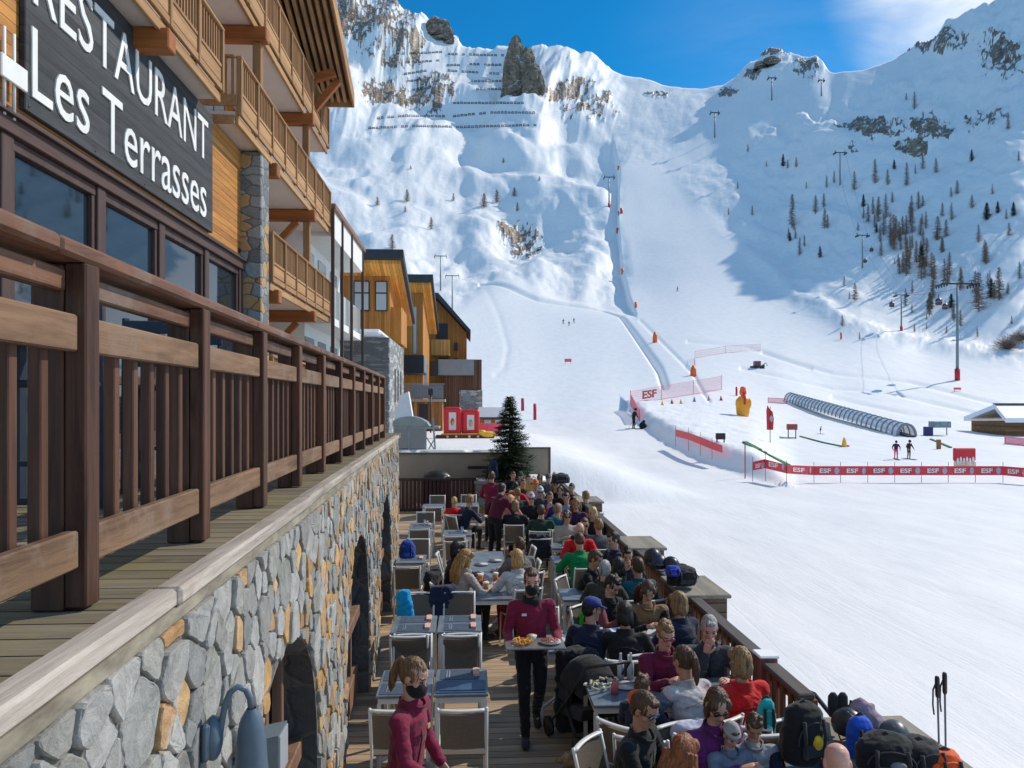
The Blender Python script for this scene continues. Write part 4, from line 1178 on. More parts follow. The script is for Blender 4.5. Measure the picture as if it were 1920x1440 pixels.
# slatted end fence
EF = empty('slatted_fence', (-1.2, 24.9, 0)); tag(EF, 'dark brown slatted fence at the back left of the terrace', 'fence')
f = MB()
for i in range(22): f.box((-1.35 + i * .125, -.02, .08), (-1.26 + i * .125, .02, .98))
f.build('slats', wood('wine_brown', (.085, .030, .026), (.035, .014, .012), 2), EF)
MB().box((-1.4, -.05, .981), (1.42, .05, 1.07), 0, .01).box((-1.4, -.03, .0), (1.42, .03, .079)).build('rail', W_BLACKV, EF)
GR = empty('gas_grill', (-1.05, 25.25, 1.0)); tag(GR, 'black domed grill with a shiny edge behind the slatted fence', 'grill')
MB().box((-.45, -.22, -1.0), (.45, .22, 0), 0, .03).build('cabinet', BLACK, GR)
MB().ell((0, 0, .02), .46, .28, .26, None, 18, 8).build('lid', BLACK, GR)
MB().tube([(.22, -.24, .04), (.34, -.23, .12), (.42, -.2, .06)], .045).build('handle', mat('bright_steel', (.7, .7, .68), .25, .05, metallic=.9), GR)
def leafcards(mb, c, n, spread, size, r_, mi=0, flat=.6):
    for _ in range(n):
        p = Vector(c) + Vector((r_.gauss(0, spread[0]), r_.gauss(0, spread[1]), r_.gauss(0, spread[2])))
        a = Vector((r_.gauss(0, 1), r_.gauss(0, 1), r_.gauss(0, flat))).normalized() * size * r_.uniform(.6, 1.3)
        b_ = a.orthogonal().normalized() * size * .28
        mb.add([p - b_, p + a * .5 - b_ * .4, p + a, p + a * .5 + b_ * .4], [(0, 1, 2, 3)], mi)
FIRG = mat('fir_needles', (.075, .105, .035), .7, .5, 9, col2=(.018, .034, .014))
BARK = mat('bark', (.10, .065, .045), .9, .3, 12)
def fir(loc, h, r, label, seed=3):
    r_ = random.Random(seed)
    t = empty('fir_tree', loc); tag(t, label, 'fir tree')
    MB().tube([(0, 0, 0), (0, 0, h * .5), (0, 0, h)], [r * .07, r * .045, .006], 8).build('trunk', BARK, t)
    cr = MB()
    z = h * .06
    while z < h * .985:
        k = 1 - z / h
        n = int(9 + 8 * k)
        for i in range(n):
            a = r_.uniform(0, 2 * PI); L = r * (k ** .85) * r_.uniform(.72, 1.1) + .05
            d = Vector((math.cos(a), math.sin(a), -.10 - .15 * k)); base = Vector((0, 0, z + r_.uniform(-.04, .04)))
            tip = base + d * L + Vector((0, 0, .10 * L))
            cr.tube([base, base + d * L * .6, tip], [.012, .008, .003], 4)
            m_ = int(14 + 60 * L)
            for j in range(m_):
                s = .2 + .8 * (j + r_.random()) / m_
                p = base + (tip - base) * s
                side = d.cross(Vector((0, 0, 1))).normalized() * r_.choice((-1, 1))
                q = (side * r_.uniform(.3, 1) + d * r_.uniform(.3, .9) + Vector((0, 0, r_.uniform(-.25, .45)))).normalized() * r_.uniform(.09, .18)
                w_ = Vector((0, 0, 1)).cross(q).normalized() * .022
                cr.add([p - w_, p + q * .6 - w_, p + q, p + q * .6 + w_], [(0, 1, 2, 3)])
        z += h * .036 * (1.1 - .5 * (1 - k))
    cr.build('crown', FIRG, t, fix=False)
    return t
q = P(956, 880, 25.1)
fir((q.x, q.y, .95), 2.72, 1.0, 'dark green fir tree rising from the snowy planter at the terrace end')

# glass porch with rounded metal canopy, red inflatable boards
GP = empty('glass_porch', (-1.9, 27.6, 1.0)); tag(GP, 'glass porch with a rounded grey canopy carrying snow', 'porch')
MB().box((-.7, -.5, -.5), (.35, .5, 1.58)).build('glazing', GLASS, GP)
f = MB()
for x in (-.72, -.2, .37): f.box((x - .03, -.54, -.5), (x + .03, -.501, 1.6))
f.box((-.75, -.55, 1.581), (.85, .6, 1.66), 0, .01)
f.beam((.72, -.5, .6), (.62, -.5, 1.95), .06, .06).beam((.38, -.5, .7), (.72, -.5, 1.3), .04, .04).beam((.38, -.5, 1.3), (.74, -.5, .75), .04, .04)
f.build('frame', STEEL, GP)
c_ = MB(); n = 12
poly = [(-.78 + 1.3 * i / n, -.56, 1.661 + .36 * math.sin(PI * min(1, .12 + .88 * i / n)) ** .6) for i in range(n + 1)]
c_.prism([(-.78, -.56, 1.661)] + poly + [(.60, -.56, 1.661)], (0, 1.1, 0)).build('canopy', STEEL, GP)
MB().prism([(-.76, -.4, 1.8), (-.1, -.4, 2.02), (-.30, .3, 2.9), (-.62, .3, 2.75)], (0, .5, 0)).build('snow_load', CLEAN_SNOW, GP)
def board(loc, w_, h, label, accent):
    r = empty('inflatable_board', loc); tag(r, label, 'board', 'red inflatable picture boards')
    m_ = MB(); t = .14
    for a, b_ in (((-w_ / 2 + t, 0, t), (-w_ / 2 + t, 0, h - t)), ((w_ / 2 - t, 0, t), (w_ / 2 - t, 0, h - t)), ((-w_ / 2 + t, 0, h - t), (w_ / 2 - t, 0, h - t)), ((-w_ / 2 + t, 0, t), (w_ / 2 - t, 0, t))):
        m_.cap(a, b_, t, t, 12)
    m_.build('frame', RED, r)
    MB().box((-w_ / 2 + .2, -.08, .2), (w_ / 2 - .2, -.03, h - .2)).build('panel', mat('poster_white', (.72, .68, .66), .6, .05), r)
    p_ = MB(); p_.ell((0, -.09, h * .48), .09, .012, .17, None, 12, 6, 0).ell((.02, -.105, h * .44), .045, .01, .09, None, 10, 6, 1)
    p_.build('print', [accent, YEL], r)
    return r
board((-.78, 35.8, 1.98), .84, 1.32, 'larger left red inflatable board with a white picture panel', mat('print_brown', (.40, .10, .06)))
board((.06, 35.9, 1.98), .84, 1.20, 'smaller right red inflatable board with a white picture panel', mat('print_grey', (.30, .34, .34)))
BB = empty('board_base', (-.1, 35.7, 1.86)); tag(BB, 'dark red plinth with pale round lamps under the red boards', 'plinth')
MB().box((-1.45, -.35, 0), (1.25, .35, .14), 0, .02).build('plinth', mat('wine_red', (.16, .012, .02), .6), BB)
m_ = MB()
for x in (-.9, -.5, .1, .5): m_.ell((x, -.36, .08), .06, .02, .06, None, 10, 6)
m_.build('lamps', mat('pale_disc', (.75, .6, .5), .5), BB)
MB().box((-1.2, -.2, .141), (.9, -.06, .22), 0, .02).build('yellow_strip', YEL, BB)
tag(MB().box((-.55, -.03, 0), (.5, .03, .55), 0, .02).build('pink_barrier', mat('pink_cloth', (.85, .12, .17), .6, .15, 6), None, (1.05, 36.6, 1.98)), 'pink fabric barrier between the red boards and the fir', 'barrier')
m_ = MB(); m_.ell((0, 0, .12), .42, .22, .17).ell((-.25, 0, .2), .2, .18, .15)
tag(m_.build('yellow_cushion', YEL, None, (.85, 35.5, 1.9)), 'yellow inflatable cushion lying right of the red boards', 'cushion')
LPt = empty('lantern_post', (-2.05, 41, 1.9)); tag(LPt, 'black lantern post in front of the chalet podium', 'lamp post')
MB().tube([(0, 0, 0), (0, 0, 2.0)], .04).build('post', BLACK, LPt)
MB().box((-.13, -.13, 2.0), (.13, .13, 2.35), 0, .02).build('lantern', BLACK, LPt)

# ================================================================ on the snow
def place(px, py):
    p, Y = hit(px, py); return p, Y
def pole_(px, top, bot, label, name='piste_pole', m=None, wpx=5, group=None, tip=None):
    p, Y = place(px, bot); h = (bot - top) * Y / FPX; r = wpx * Y / FPX / 2
    mb = MB(); mb.tube([(0, 0, -.2), (0, 0, h * .93)], r, 10, 0); mb.ell((0, 0, h * .93), r, r, h * .07, None, 10, 6, 1 if tip else 0)
    return tag(mb.build(name, [m or RED, tip or RED], None, p), label, 'pole', group)
DRED = mat('padding_red', (.50, .03, .035), .6, .12, 8)
pole_(980, 746, 770, 'left red padded pole on the snow just right of the hut', wpx=6, m=DRED, tip=PINK)
pole_(1003, 756, 787, 'right and nearer red padded pole on the snow right of the hut', wpx=6, m=DRED, tip=PINK)
pole_(1577, 623, 636, 'thin red pole on the open slope below the forest', wpx=3)
pole_(1397, 828, 897, 'tall slim red pole at the end of the snow bank', wpx=2.2, m=DRED)
pole_(1381, 725, 742, 'short red pole left of the orange figure', wpx=4)
for i, (x, t_, b_) in enumerate(((1165, 390, 400), (1158, 427, 437), (1167, 503, 514), (1192, 566, 577), (1160, 311, 318))):
    pole_(x, t_, b_, ['red marker beside the upper lift pylon', 'second red marker down the edge of the run', 'third red marker down the edge of the run', 'lowest small red marker where the groove begins', 'topmost red marker at the head of the run'][i], 'piste_marker', m=ORANGE if i > 1 else RED, wpx=5)
def marker(px, t_, b_, label, w_=9):
    p, Y = place(px, b_); h = (b_ - t_) * Y / FPX; r = w_ * Y / FPX / 2
    mb = MB(); mb.loft([((0, 0, -.1), r, r), ((0, 0, h * .6), r * .95, r * .95), ((.0, 0, h), r * .35, r * .35)], 10, 0)
    tag(mb.build('snow_gun_cover', ORANGE, None, p), label, 'padding')
marker(1228, 622, 642, 'orange padded hydrant halfway down the groove')
marker(1300, 685, 706, 'orange padded hydrant above the net', 12)
def flat_sign(px, py, w_, h_, label, m=None, lift=.5):
    p, Y = place(px, py); s = Y / FPX
    mb = MB(); mb.box((-w_ * s / 2, -.04, lift), (w_ * s / 2, .04, lift + h_ * s), 0); mb.box((-w_ * s * .4, -.03, -.1), (-w_ * s * .4 + .05, .03, lift - .002)).box((w_ * s * .4 - .05, -.03, -.1), (w_ * s * .4, .03, lift - .002))
    o = tag(mb.build('low_banner', m or mat('coral_banner', (.85, .16, .13), .6), None, p), label, 'banner'); return o
flat_sign(1065, 683, 13, 6, 'small coral banner alone on the open run')
flat_sign(1795, 733, 14, 4, 'small coral banner at the foot of the tall lift pylon', None, .2)

# nets
def net(pts, hpx, label, name='safety_net', text=None, cell=.22, wire=.016, dense=1):
    """pts: picture points along the foot of the net"""
    P3 = []
    for x, y in pts:
        p, Y = place(x, y); P3.append((p, hpx * Y / FPX))
    root = empty(name, P3[0][0]); tag(root, label, 'net')
    o0 = P3[0][0]
    w_ = MB(); po = []
    for (a, ha), (b_, hb) in zip(P3[:-1], P3[1:]):
        L = (b_ - a).length; n = max(2, int(L / cell))
        rows = max(3, int(ha / cell))
        for i in range(n + 1):
            t = i / n; p = a.lerp(b_, t) - o0; h = ha + (hb - ha) * t
            w_.beam(p + Vector((0, 0, .05)), p + Vector((0, 0, h)), wire, wire)
        for j in range(rows + 1):
            f_ = .05 + .95 * j / rows
            w_.beam(a - o0 + Vector((0, 0, ha * f_)), b_ - o0 + Vector((0, 0, hb * f_)), wire * (2.2 if j in (0, rows) else 1), wire * (2.2 if j in (0, rows) else 1))
    nm = w_.build('netting', PINK, root)
    for p, h in P3:
        q = p - o0
        MB().tube([q + Vector((0, -.05, -.2)), q + Vector((0, -.05, h * 1.08))], .035, 6).build('post', mat('net_post', (.75, .10, .14), .5), root)
    return root, P3
nt1, p3_ = net([(1182, 760), (1240, 750), (1300, 740), (1353, 731)], 26, 'pale pink safety net with red letters at the edge of the ski school')
a, b_ = p3_[0][0], p3_[1][0]
d = (b_ - a).normalized()
text_mesh('ESF', 'lettering', mat('dark_red_print', (.30, .015, .03), .6), nt1, (b_ - a).length * .46, p3_[0][1] * .62, (b_ - a) * .36 + Vector((0, -.12, p3_[0][1] * .3)), d, (0, 0, 1), .03, .03)
net([(1182, 760), (1190, 775), (1199, 790)], 22, 'short run of red net going down to the skier by the snow bank', cell=.16, wire=.03)
net([(1303, 690), (1303, 672), (1360, 662), (1425, 658)], 13, 'faint pink net high on the beginner slope', cell=.35, wire=.02)
net([(1440, 755), (1475, 757)], 9, 'little pink net in front of the tunnel mouth', cell=.14, wire=.035)
net([(1884, 832), (1925, 836)], 13, 'bright pink net in front of the snowy cabin', cell=.1, wire=.035)

# banner round the ski school
BAN = mat('banner_red', (.72, .045, .06), .55, .08, 3)
BANW = mat('banner_white', (.85, .80, .80), .55)
BANB = mat('banner_emblem', (.45, .40, .52), .55, .2)
def banner_line(feet, top, hgt, label, posts_step=57, words=True, segs=None, name='barrier_banner'):
    root = None; P3 = []
    for (x, yb, yt, y2) in feet:
        p, Y = place(x, yb); P3.append((p, EYE - (yt - HOR) / FPX * Y - p.z, EYE - (y2 - HOR) / FPX * Y - p.z))
    root = empty(name, P3[0][0]); tag(root, label, 'banner'); o0 = P3[0][0]
    for i, ((a, t0, b0), (b_, t1, b1)) in enumerate(zip(P3[:-1], P3[1:])):
        a = a - o0; b_ = b_ - o0; d = (b_ - a); L = d.length; dn = d.normalized(); nrm = Vector((dn.y, -dn.x, 0)).normalized()
        up = Vector((0, 0, 1))
        MB().prism([a + up * b0, b_ + up * b1, b_ + up * t1, a + up * t0], nrm * -.012).build('cloth', BAN, root)
        MB().tube([a + Vector((0, 0, -.15)) - nrm * .03, a + Vector((0, 0, t0 * 1.25)) - nrm * .03], .012, 6).build('post', BLACK, root)
        if words and L > .3:
            xa = (b_ + up * b1 - a - up * b0).normalized(); ht = t0 - b0
            text_mesh('ESF', 'lettering', BANW, root, L * .42, ht * .50, a + up * (b0 + ht * .25) + dn * (L * .20) + nrm * .012, xa, up, .006, .025)
            MB().ell(a + d * .84 + up * ((b0 + b1) / 2 + ht * .5) + nrm * .012, ht * .28, .012, ht * .38, Matrix.Rotation(math.atan2(dn.y, dn.x), 3, 'Z'), 14, 6).build('emblem', BANB, root)
    return root
feet = [(1412, 903, 866, 882), (1434, 902, 861, 878), (1476, 905, 872, 888)]
x = 1476
while x < 1935:
    x += 50.5; feet.append((min(x, 1940), 905 if x < 1890 else 909, 874 if x < 1890 else 878, 891 if x < 1890 else 896))
banner_line(feet, 0, 0, 'long red banner barrier with white letters around the ski school')
banner_line([(1266, 838, 805, 818), (1290, 846, 811, 824), (1312, 855, 819, 833), (1334, 862, 828, 842), (1354, 868, 835, 849)], 0, 0, 'short red and white banner on top of the snow bank', words=False)
o = bpy.data.objects['cloth']
# green mats
GREEN = mat('green_matting', (.03, .20, .05), .8, .2, 12)
def strip(pts, wpx, label, m=GREEN, name='green_mat', cat='mat'):
    mb = MB(); prev = None
    pp = []
    for (x0, y0), (x1, y1) in zip(pts[:-1], pts[1:]):
        n = max(2, int(math.hypot(x1 - x0, y1 - y0) / 6))
        for i in range(n): pp.append((x0 + (x1 - x0) * i / n, y0 + (y1 - y0) * i / n))
    pp.append(pts[-1])
    P3 = [place(x, y) for x, y in pp]
    for (a, Ya), (b_, Yb) in zip(P3[:-1], P3[1:]):
        mb.beam(a + Vector((0, 0, .05)), b_ + Vector((0, 0, .05)), wpx * Ya / FPX, .08)
    tag(mb.build(name, m), label, cat)
strip([(1396, 830), (1430, 848), (1478, 874)], 9, 'dark green mat strip running down to the corner of the banner')
strip([(1500, 819), (1545, 831), (1580, 838)], 3, 'thin green mat strip beside the small yellow figure')
strip([(1745, 824), (1783, 840)], 4, 'green mat strip right of the tunnel mouth')
strip([(1462, 822), (1492, 822)], 1.5, 'short green line under the red and white stand')
# conveyor tunnel
p0, Ya = place(1700, 818); p1, Yb = place(1482, 752)
TN = empty('conveyor_tunnel', p0); tag(TN, 'long tunnel of grey hoops covering the beginner conveyor lift', 'tunnel')
HOOP = mat('tunnel_hoop', (.24, .27, .30), .4, .1)
m, nt, b, N = nodes('clear_sheet')
b.inputs['Base Color'].default_value = (.72, .78, .82, 1); b.inputs['Roughness'].default_value = .15
tr = N('ShaderNodeBsdfTransparent'); mxs = N('ShaderNodeMixShader', {0: .74}); 
nt.links.new(tr.outputs[0], mxs.inputs[1]); nt.links.new(b.outputs[0], mxs.inputs[2])
nt.links.new(mxs.outputs[0], [n for n in nt.nodes if n.type == 'OUTPUT_MATERIAL'][0].inputs[0])
SHEET = m
ax = (p1 - p0); L = ax.length; axn = ax.normalized(); sd = Vector((axn.y, -axn.x, 0)).normalized(); upv = Vector((0, 0, 1))
rT = 34 * Ya / FPX / 2 * 1.0
nh = 30
arcs = lambda c, r, k=14: [c + sd * (r * math.cos(PI * i / k)) + upv * (r * 1.35 * math.sin(PI * i / k)) for i in range(k + 1)]
for i in range(nh):
    c = ax * (i / (nh - 1))
    MB().tube(arcs(c, rT), .075 if i else .13, 6).build('hoop', HOOP, TN)
sh = MB(); secs = [arcs(ax * (i / 10), rT * .97) for i in range(11)]
for a, b_ in zip(secs[:-1], secs[1:]):
    k = len(a)
    sh.add(a + b_, [(j, j + 1, k + j + 1, k + j) for j in range(k - 1)], 0, True)
sh.build('sheet', SHEET, TN)
MB().beam(axn * -1 + upv * .12, ax + upv * .12, .7, .12).build('belt', BLACK, TN)
# orange inflatable figure
p, Y = place(1393, 780); s = 56 * Y / FPX
OF = empty('inflatable_figure', p); tag(OF, 'orange inflatable ski-school figure with a red front standing on the snow', 'figure')
MB().loft([((0, 0, -.05 * s), .17 * s, .14 * s), ((0, 0, .12 * s), .22 * s, .17 * s), ((0, 0, .35 * s), .24 * s, .18 * s), ((0, 0, .55 * s), .21 * s, .16 * s), ((0, 0, .66 * s), .12 * s, .11 * s)], 18).ell((-.2 * s, -.05 * s, .42 * s), .07 * s, .08 * s, .17 * s).ell((.2 * s, -.05 * s, .42 * s), .07 * s, .08 * s, .17 * s).build('body', mat('inflatable_orange', (.90, .36, .015), .45, .06), OF)
MB().ell((0, 0, .80 * s), .12 * s, .12 * s, .15 * s).ell((0, 0, .92 * s), .10 * s, .1 * s, .07 * s).build('head', ORANGE, OF)
MB().box((-.035 * s, -.20 * s, .38 * s), (.035 * s, -.15 * s, .68 * s), 0, .02).ell((0, -.11 * s, .76 * s), .05 * s, .03 * s, .06 * s).build('front_stripe', RED, OF)
# red drop flag
p, Y = place(1444, 830); s = Y / FPX
FL = empty('drop_flag', p); tag(FL, 'red vertical banner on a thin pole in the middle of the ski school', 'flag')
MB().tube([(0, 0, -.1), (0, 0, 68 * s)], .025, 6).build('pole', BLACK, FL)
MB().prism([(-6 * s, 0, 24 * s), (6 * s, 0, 24 * s), (7 * s, 0, 45 * s), (5 * s, 0, 58 * s), (0, 0, 62 * s), (-5 * s, 0, 70 * s), (-7 * s, 0, 60 * s)], (0, .04, 0)).build('cloth', RED, FL)
MB().ell((2 * s, -.02, 45 * s), 3 * s, .02, 6 * s).build('emblem', BANB, FL)
# small equipment
def boxthing(px, py, w_, h_, label, m, name, cat, legs=True, lift=.3):
    p, Y = place(px, py); s = Y / FPX; mb = MB()
    mb.box((-w_ * s / 2, -w_ * s * .25, lift * h_ * s), (w_ * s / 2, w_ * s * .25, h_ * s), 0, .03)
    if legs:
        for x in (-.4, .4): mb.box((x * w_ * s - .03, -.03, -.1), (x * w_ * s + .03, .03, lift * h_ * s - .002), 1)
    tag(mb.build(name, [m, BLACK], None, p), label, cat)
boxthing(1351, 829, 17, 17, 'black notice board on two legs behind the snow bank', BLACK, 'notice_board', 'board')
boxthing(1485, 822, 18, 27, 'brownish red box on a stand right of the red flag', mat('brick_box', (.32, .07, .05)), 'crate_stand', 'stand', True, .6)
boxthing(1760, 842, 8, 18, 'brown barrel left of the red padded sign', mat('barrel_brown', (.30, .11, .04)), 'barrel', 'barrel', False, 0)
boxthing(1762, 816, 34, 26, 'little lift drive station with dark housing right of the tunnel', mat('station_blue', (.20, .26, .32), .5, .3, 3), 'drive_station', 'machine', True, .55)
boxthing(1740, 817, 15, 17, 'dark blue rolled mats right of the tunnel mouth', mat('navy_mat', (.02, .03, .12)), 'rolled_mats', 'mats', False, 0)
p, Y = place(1808, 882); s = Y / FPX
RS = empty('padded_sign', p); tag(RS, 'red padded sign with pale printed lower half behind the banner', 'sign')
MB().box((-21 * s, -.1, 18 * s), (21 * s, .1, 42 * s), 0, .05).build('top', RED, RS)
MB().box((-19 * s, -.09, 0), (19 * s, .09, 18 * s), 0, .03).build('lower', mat('printed_pale', (.75, .55, .42), .6, .35, 3), RS)
m_ = MB()
for k in range(6): m_.ell(((-15 + 6 * k) * s, -.1, (19 + 2 * (k % 2)) * s), 2.2 * s, .03, 5 * s)
m_.build('pattern', BANW, RS)
# cones
for x, y, c, nm in ((1242, 760, YEL, 'leftmost yellow cone under the net'), (1260, 757, RED, 'red cone between the two yellow cones'), (1277, 757, YEL, 'yellow cone right of the red one'), (1302, 753, mat('grey_blue_cone', (.2, .22, .35)), 'grey blue cone under the net'), (1329, 751, PINK, 'faded pink cone under the net'), (1352, 751, RED, 'rightmost red cone by the end of the net')):
    p, Y = place(x, y); s = Y / FPX
    tag(MB().loft([((0, 0, 0), 3.2 * s, 3.2 * s), ((0, 0, .6 * s), 3.0 * s, 3 * s), ((0, 0, 9 * s), .6 * s, .6 * s)], 10).build('training_cone', c, None, p), nm, 'cone', 'training cones under the net')
# snow-roofed cabin on the right
p, Y = place(1885, 817); s = Y / FPX
CB = empty('snowy_cabin', p); tag(CB, 'low wooden cabin under a thick snow roof at the right edge', 'cabin')
MB().box((0, 0, -.4), (100 * s, 5, 26 * s)).build('wall', wood('cabin_logs', (.30, .15, .06), (.15, .07, .03), 0, plank=.2, across=2), CB)
MB().prism([(-8 * s, -.6, 25 * s), (110 * s, -.6, 25 * s), (110 * s, 2.4, 50 * s), (12 * s, 2.4, 50 * s)], (0, 0, .45)).prism([(-8 * s, 5.6, 25 * s), (110 * s, 5.6, 25 * s), (110 * s, 2.4, 50 * s), (12 * s, 2.4, 50 * s)], (0, 0, .45)).build('snow_roof', CLEAN_SNOW, CB)
MB().beam((12 * s, 2.4, 51 * s + .45), (110 * s, 2.4, 51 * s + .45), .5, .12).build('ridge', SLATE, CB)
# snow groomer far up
p, Y = place(1420, 690); s = Y / FPX
SG = empty('snow_groomer', p); tag(SG, 'small brown snow groomer parked on the beginner slope', 'groomer')
MB().box((-6 * s, -6 * s, 3 * s), (5 * s, 6 * s, 13 * s), 0, .08).build('cab', mat('groomer_brown', (.20, .06, .04), .5), SG)
MB().box((-12 * s, -7 * s, 0), (10 * s, -4 * s, 4 * s), 0, .1).box((-12 * s, 4 * s, 0), (10 * s, 7 * s, 4 * s), 0, .1).build('track', BLACK, SG)
MB().beam((11 * s, -7 * s, 2 * s), (11 * s, 7 * s, 2 * s), .12, 8 * s).tube([(8 * s, 0, 4 * s), (17 * s, 0, 10 * s), (19 * s, 0, 4 * s)], .09).build('blade', STEEL, SG)

# ---------------------------------------------------------------- lifts
PYL = mat('pylon_grey', (.20, .24, .25), .45, .1, 2, metallic=.3)
def pylon(px, top, bot, label, arm=None, pad=True, armz=1.0, red=True):
    p, Y = place(px, bot); h = (bot - top) * Y / FPX
    t = empty('lift_pylon', p); tag(t, label, 'lift pylon')
    r = max(.045 * h ** .5, .0014 * Y / 2)
    MB().tube([(0, 0, -1), (0, 0, h)], [r * 1.5, r * .8], 10).build('mast', PYL, t)
    w_ = arm if arm else h * .17
    a = MB(); a.beam((-w_, 0, h), (w_, 0, h), r * 1.1, r * 1.4)
    for s_ in (-1, 1):
        a.beam((s_ * w_, -h * .10, h - r), (s_ * w_, h * .10, h - r), r * .9, r * 1.3)
        a.beam((s_ * w_ * .9, -h * .04, h + r * 3), (s_ * w_ * .9, h * .04, h + r * 3), r * .8, r * .7)
        a.beam((s_ * w_ * .9, 0, h), (s_ * w_ * .9, 0, h + r * 3), r * .5, r * .5)
        for j in range(5): a.ell((s_ * w_, (-.09 + .045 * j) * h, h - r * 2.6), r * .5, r * 1.3, r * 1.3, None, 8, 6)
    a.build('crossarm', BLACK, t)
    if pad: MB().tube([(0, 0, -.2), (0, 0, min(3.0, h * .12))], r * 2.3, 10).build('padding', RED, t)
    return t, p, h, w_
pl = {}
for k, (px, tp, bt, lb, am) in enumerate([
    (1795, 532, 713, 'tallest grey lift pylon standing on the open slope at right', None),
    (1690, 553, 620, 'lift pylon with red foot left of the tallest one', None),
    (1617, 441, 503, 'lift pylon in the shaded forest with chairs beside it', None),
    (1575, 286, 347, 'lift pylon below the brown rock band', None),
    (1142, 332, 388, 'lone lift pylon beside the top of the middle run', None),
    (1340, 211, 258, 'small lift pylon on the shaded shoulder under the skyline', None),
    (1447, 146, 188, 'tiny left lift pylon under the rocky summit', None),
    (1540, 150, 180, 'tiny right lift pylon under the saddle', None),
    (826, 480, 545, 'lift pylon with broad head behind the chalet roofs', None),
    (848, 517, 590, 'lattice-headed lift pylon close behind the chalet roofs', None)]):
    pl[k] = pylon(px, tp, bt, lb, am, pad=k in (0, 1, 4))
def cable(a, b_, label):
    n = 12; sag = (b_ - a).length * .012
    pts = [a.lerp(b_, i / n) - Vector((0, 0, sag * 4 * (i / n) * (1 - i / n))) for i in range(n + 1)]
    tag(MB().tube(pts, .03, 5).build('lift_cable', BLACK), label, 'cable')
def armend(k, s_): t, p, h, w_ = pl[k]; return p + Vector((s_ * w_, 0, h))
for s_, nm in ((-1, 'left'), (1, 'right')):
    cable(armend(0, s_), armend(1, s_), 'thin %s lift cable from the tallest pylon to the next one' % nm)
    cable(armend(1, s_), armend(2, s_), 'thin %s lift cable between the red-footed pylon and the forest pylon' % nm)
    cable(armend(2, s_), armend(3, s_), 'thin %s lift cable rising from the forest pylon to the rock band' % nm)
CAB = mat('cabin_shell', (.10, .03, .025), .35, .1)
def cabin(px, py, w_, label, Y, first=None):
    p = P(px, py, Y); s = w_ * Y / FPX / 2.5
    t = empty('gondola_cabin', p); tag(t, label, 'gondola')
    MB().loft([((0, 0, -s), s * .75, s * .75), ((0, 0, -.6 * s), s, s), ((0, 0, .5 * s), s * .95, s * .95), ((0, 0, s), s * .55, s * .55)], 8).build('shell', CAB, t)
    MB().loft([((0, 0, -.15 * s), s * 1.01, s * 1.01), ((0, 0, .5 * s), s * .98, s * .98)], 8).build('glazing', GLASS, t)
    MB().tube([(0, 0, s), (0, 0, 2.2 * s)], s * .09, 6).build('hanger', BLACK, t)
Yp = [(-(pl[k][1].x * -SN) + pl[k][1].y * CS) for k in (0, 1, 2)]
cabin(1672, 571, 12, 'dark red gondola cabin hanging left of the red-footed pylon', Yp[1])
cabin(1760, 566, 16, 'dark gondola cabin hanging left of the tallest pylon', Yp[0])
cabin(1772, 575, 14, 'lower red gondola cabin close to the tallest pylon', Yp[0] + 4)
cabin(1634, 468, 9, 'upper gondola cabin right of the forest pylon', Yp[2])
cabin(1622, 489, 9, 'lower gondola cabin right of the forest pylon foot', Yp[2] - 8)

# ---------------------------------------------------------------- avalanche barriers, spire, trees
BARR = mat('barrier_steel', (.07, .052, .045), .7, .2)
rows = [((754, 101), (831, 97)), ((756, 118), (826, 113)), ((758, 139), (802, 132)), ((763, 153), (791, 148)), ((767, 170), (795, 165)), ((838, 122), (864, 122)), ((840, 132), (944, 139)), ((874, 120), (942, 122)), ((840, 101), (947, 104)), ((883, 152), (949, 152)), ((893, 167), (956, 167)), ((850, 193), (984, 193)), ((701, 222), (760, 217), (850, 218), (920, 211), (1005, 211)), ((691, 240), (780, 236), (870, 238), (940, 236), (1008, 234))]
rB = random.Random(8)
for k, r in enumerate(rows):
    mb = MB(); o0 = None
    for (x0, y0), (x1, y1) in zip(r[:-1], r[1:]):
        n = max(2, int((x1 - x0) / 6.5))
        for i in range(n):
            if rB.random() < (.14 if k not in (2, 11) else 0): continue
            xa, ya = x0 + (x1 - x0) * i / n, y0 + (y1 - y0) * i / n
            xb, yb = x0 + (x1 - x0) * (i + .62) / n, y0 + (y1 - y0) * (i + .62) / n
            a, Y_ = place(xa, ya + 2.2); b_, Y2 = place(xb, yb + 2.2)
            if abs(Y_ - Y2) > 60 and k != 11: continue
            if o0 is None: o0 = a
            h = rB.uniform(4.0, 5.4) * Y_ / FPX
            lean = Vector((0, -.35 * h, 0))
            for f_ in (.3, .9):
                mb.beam(a - o0 + lean * f_ * -1 + Vector((0, 0, h * f_)), b_ - o0 + lean * f_ * -1 + Vector((0, 0, h * f_)), .2, h * .24)
            for q in (a, b_): mb.beam(q - o0 + Vector((0, 0, -.5)), q - o0 + Vector((0, .35 * h, h)), .35, .35)
    pos = ['uppermost left', 'second from the top left', 'third on the left', 'fourth on the left', 'fifth on the left', 'short piece right of the gully near the top', 'long upper right', 'dark row beside the spire', 'highest right-hand', 'middle right-hand', 'row ending at the foot of the spire', 'long row below the cliffs', 'second lowest and very long', 'lowest and longest'][k]
    tag(mb.build('avalanche_barrier', BARR, None, o0), '%s avalanche barrier row across the snowy mountainside' % pos, 'barrier', 'avalanche barrier rows')
ROCKM = bpy.data.materials.new('bare_rock')
m, nt, b, N = nodes('spire_rock'); ROCKM = m
tc = N('ShaderNodeTexCoord'); nk = N('ShaderNodeTexNoise', {'Vector': tc.outputs['Object'], 'Scale': .16, 'Detail': 10, 'Roughness': .7, 'Distortion': .8})
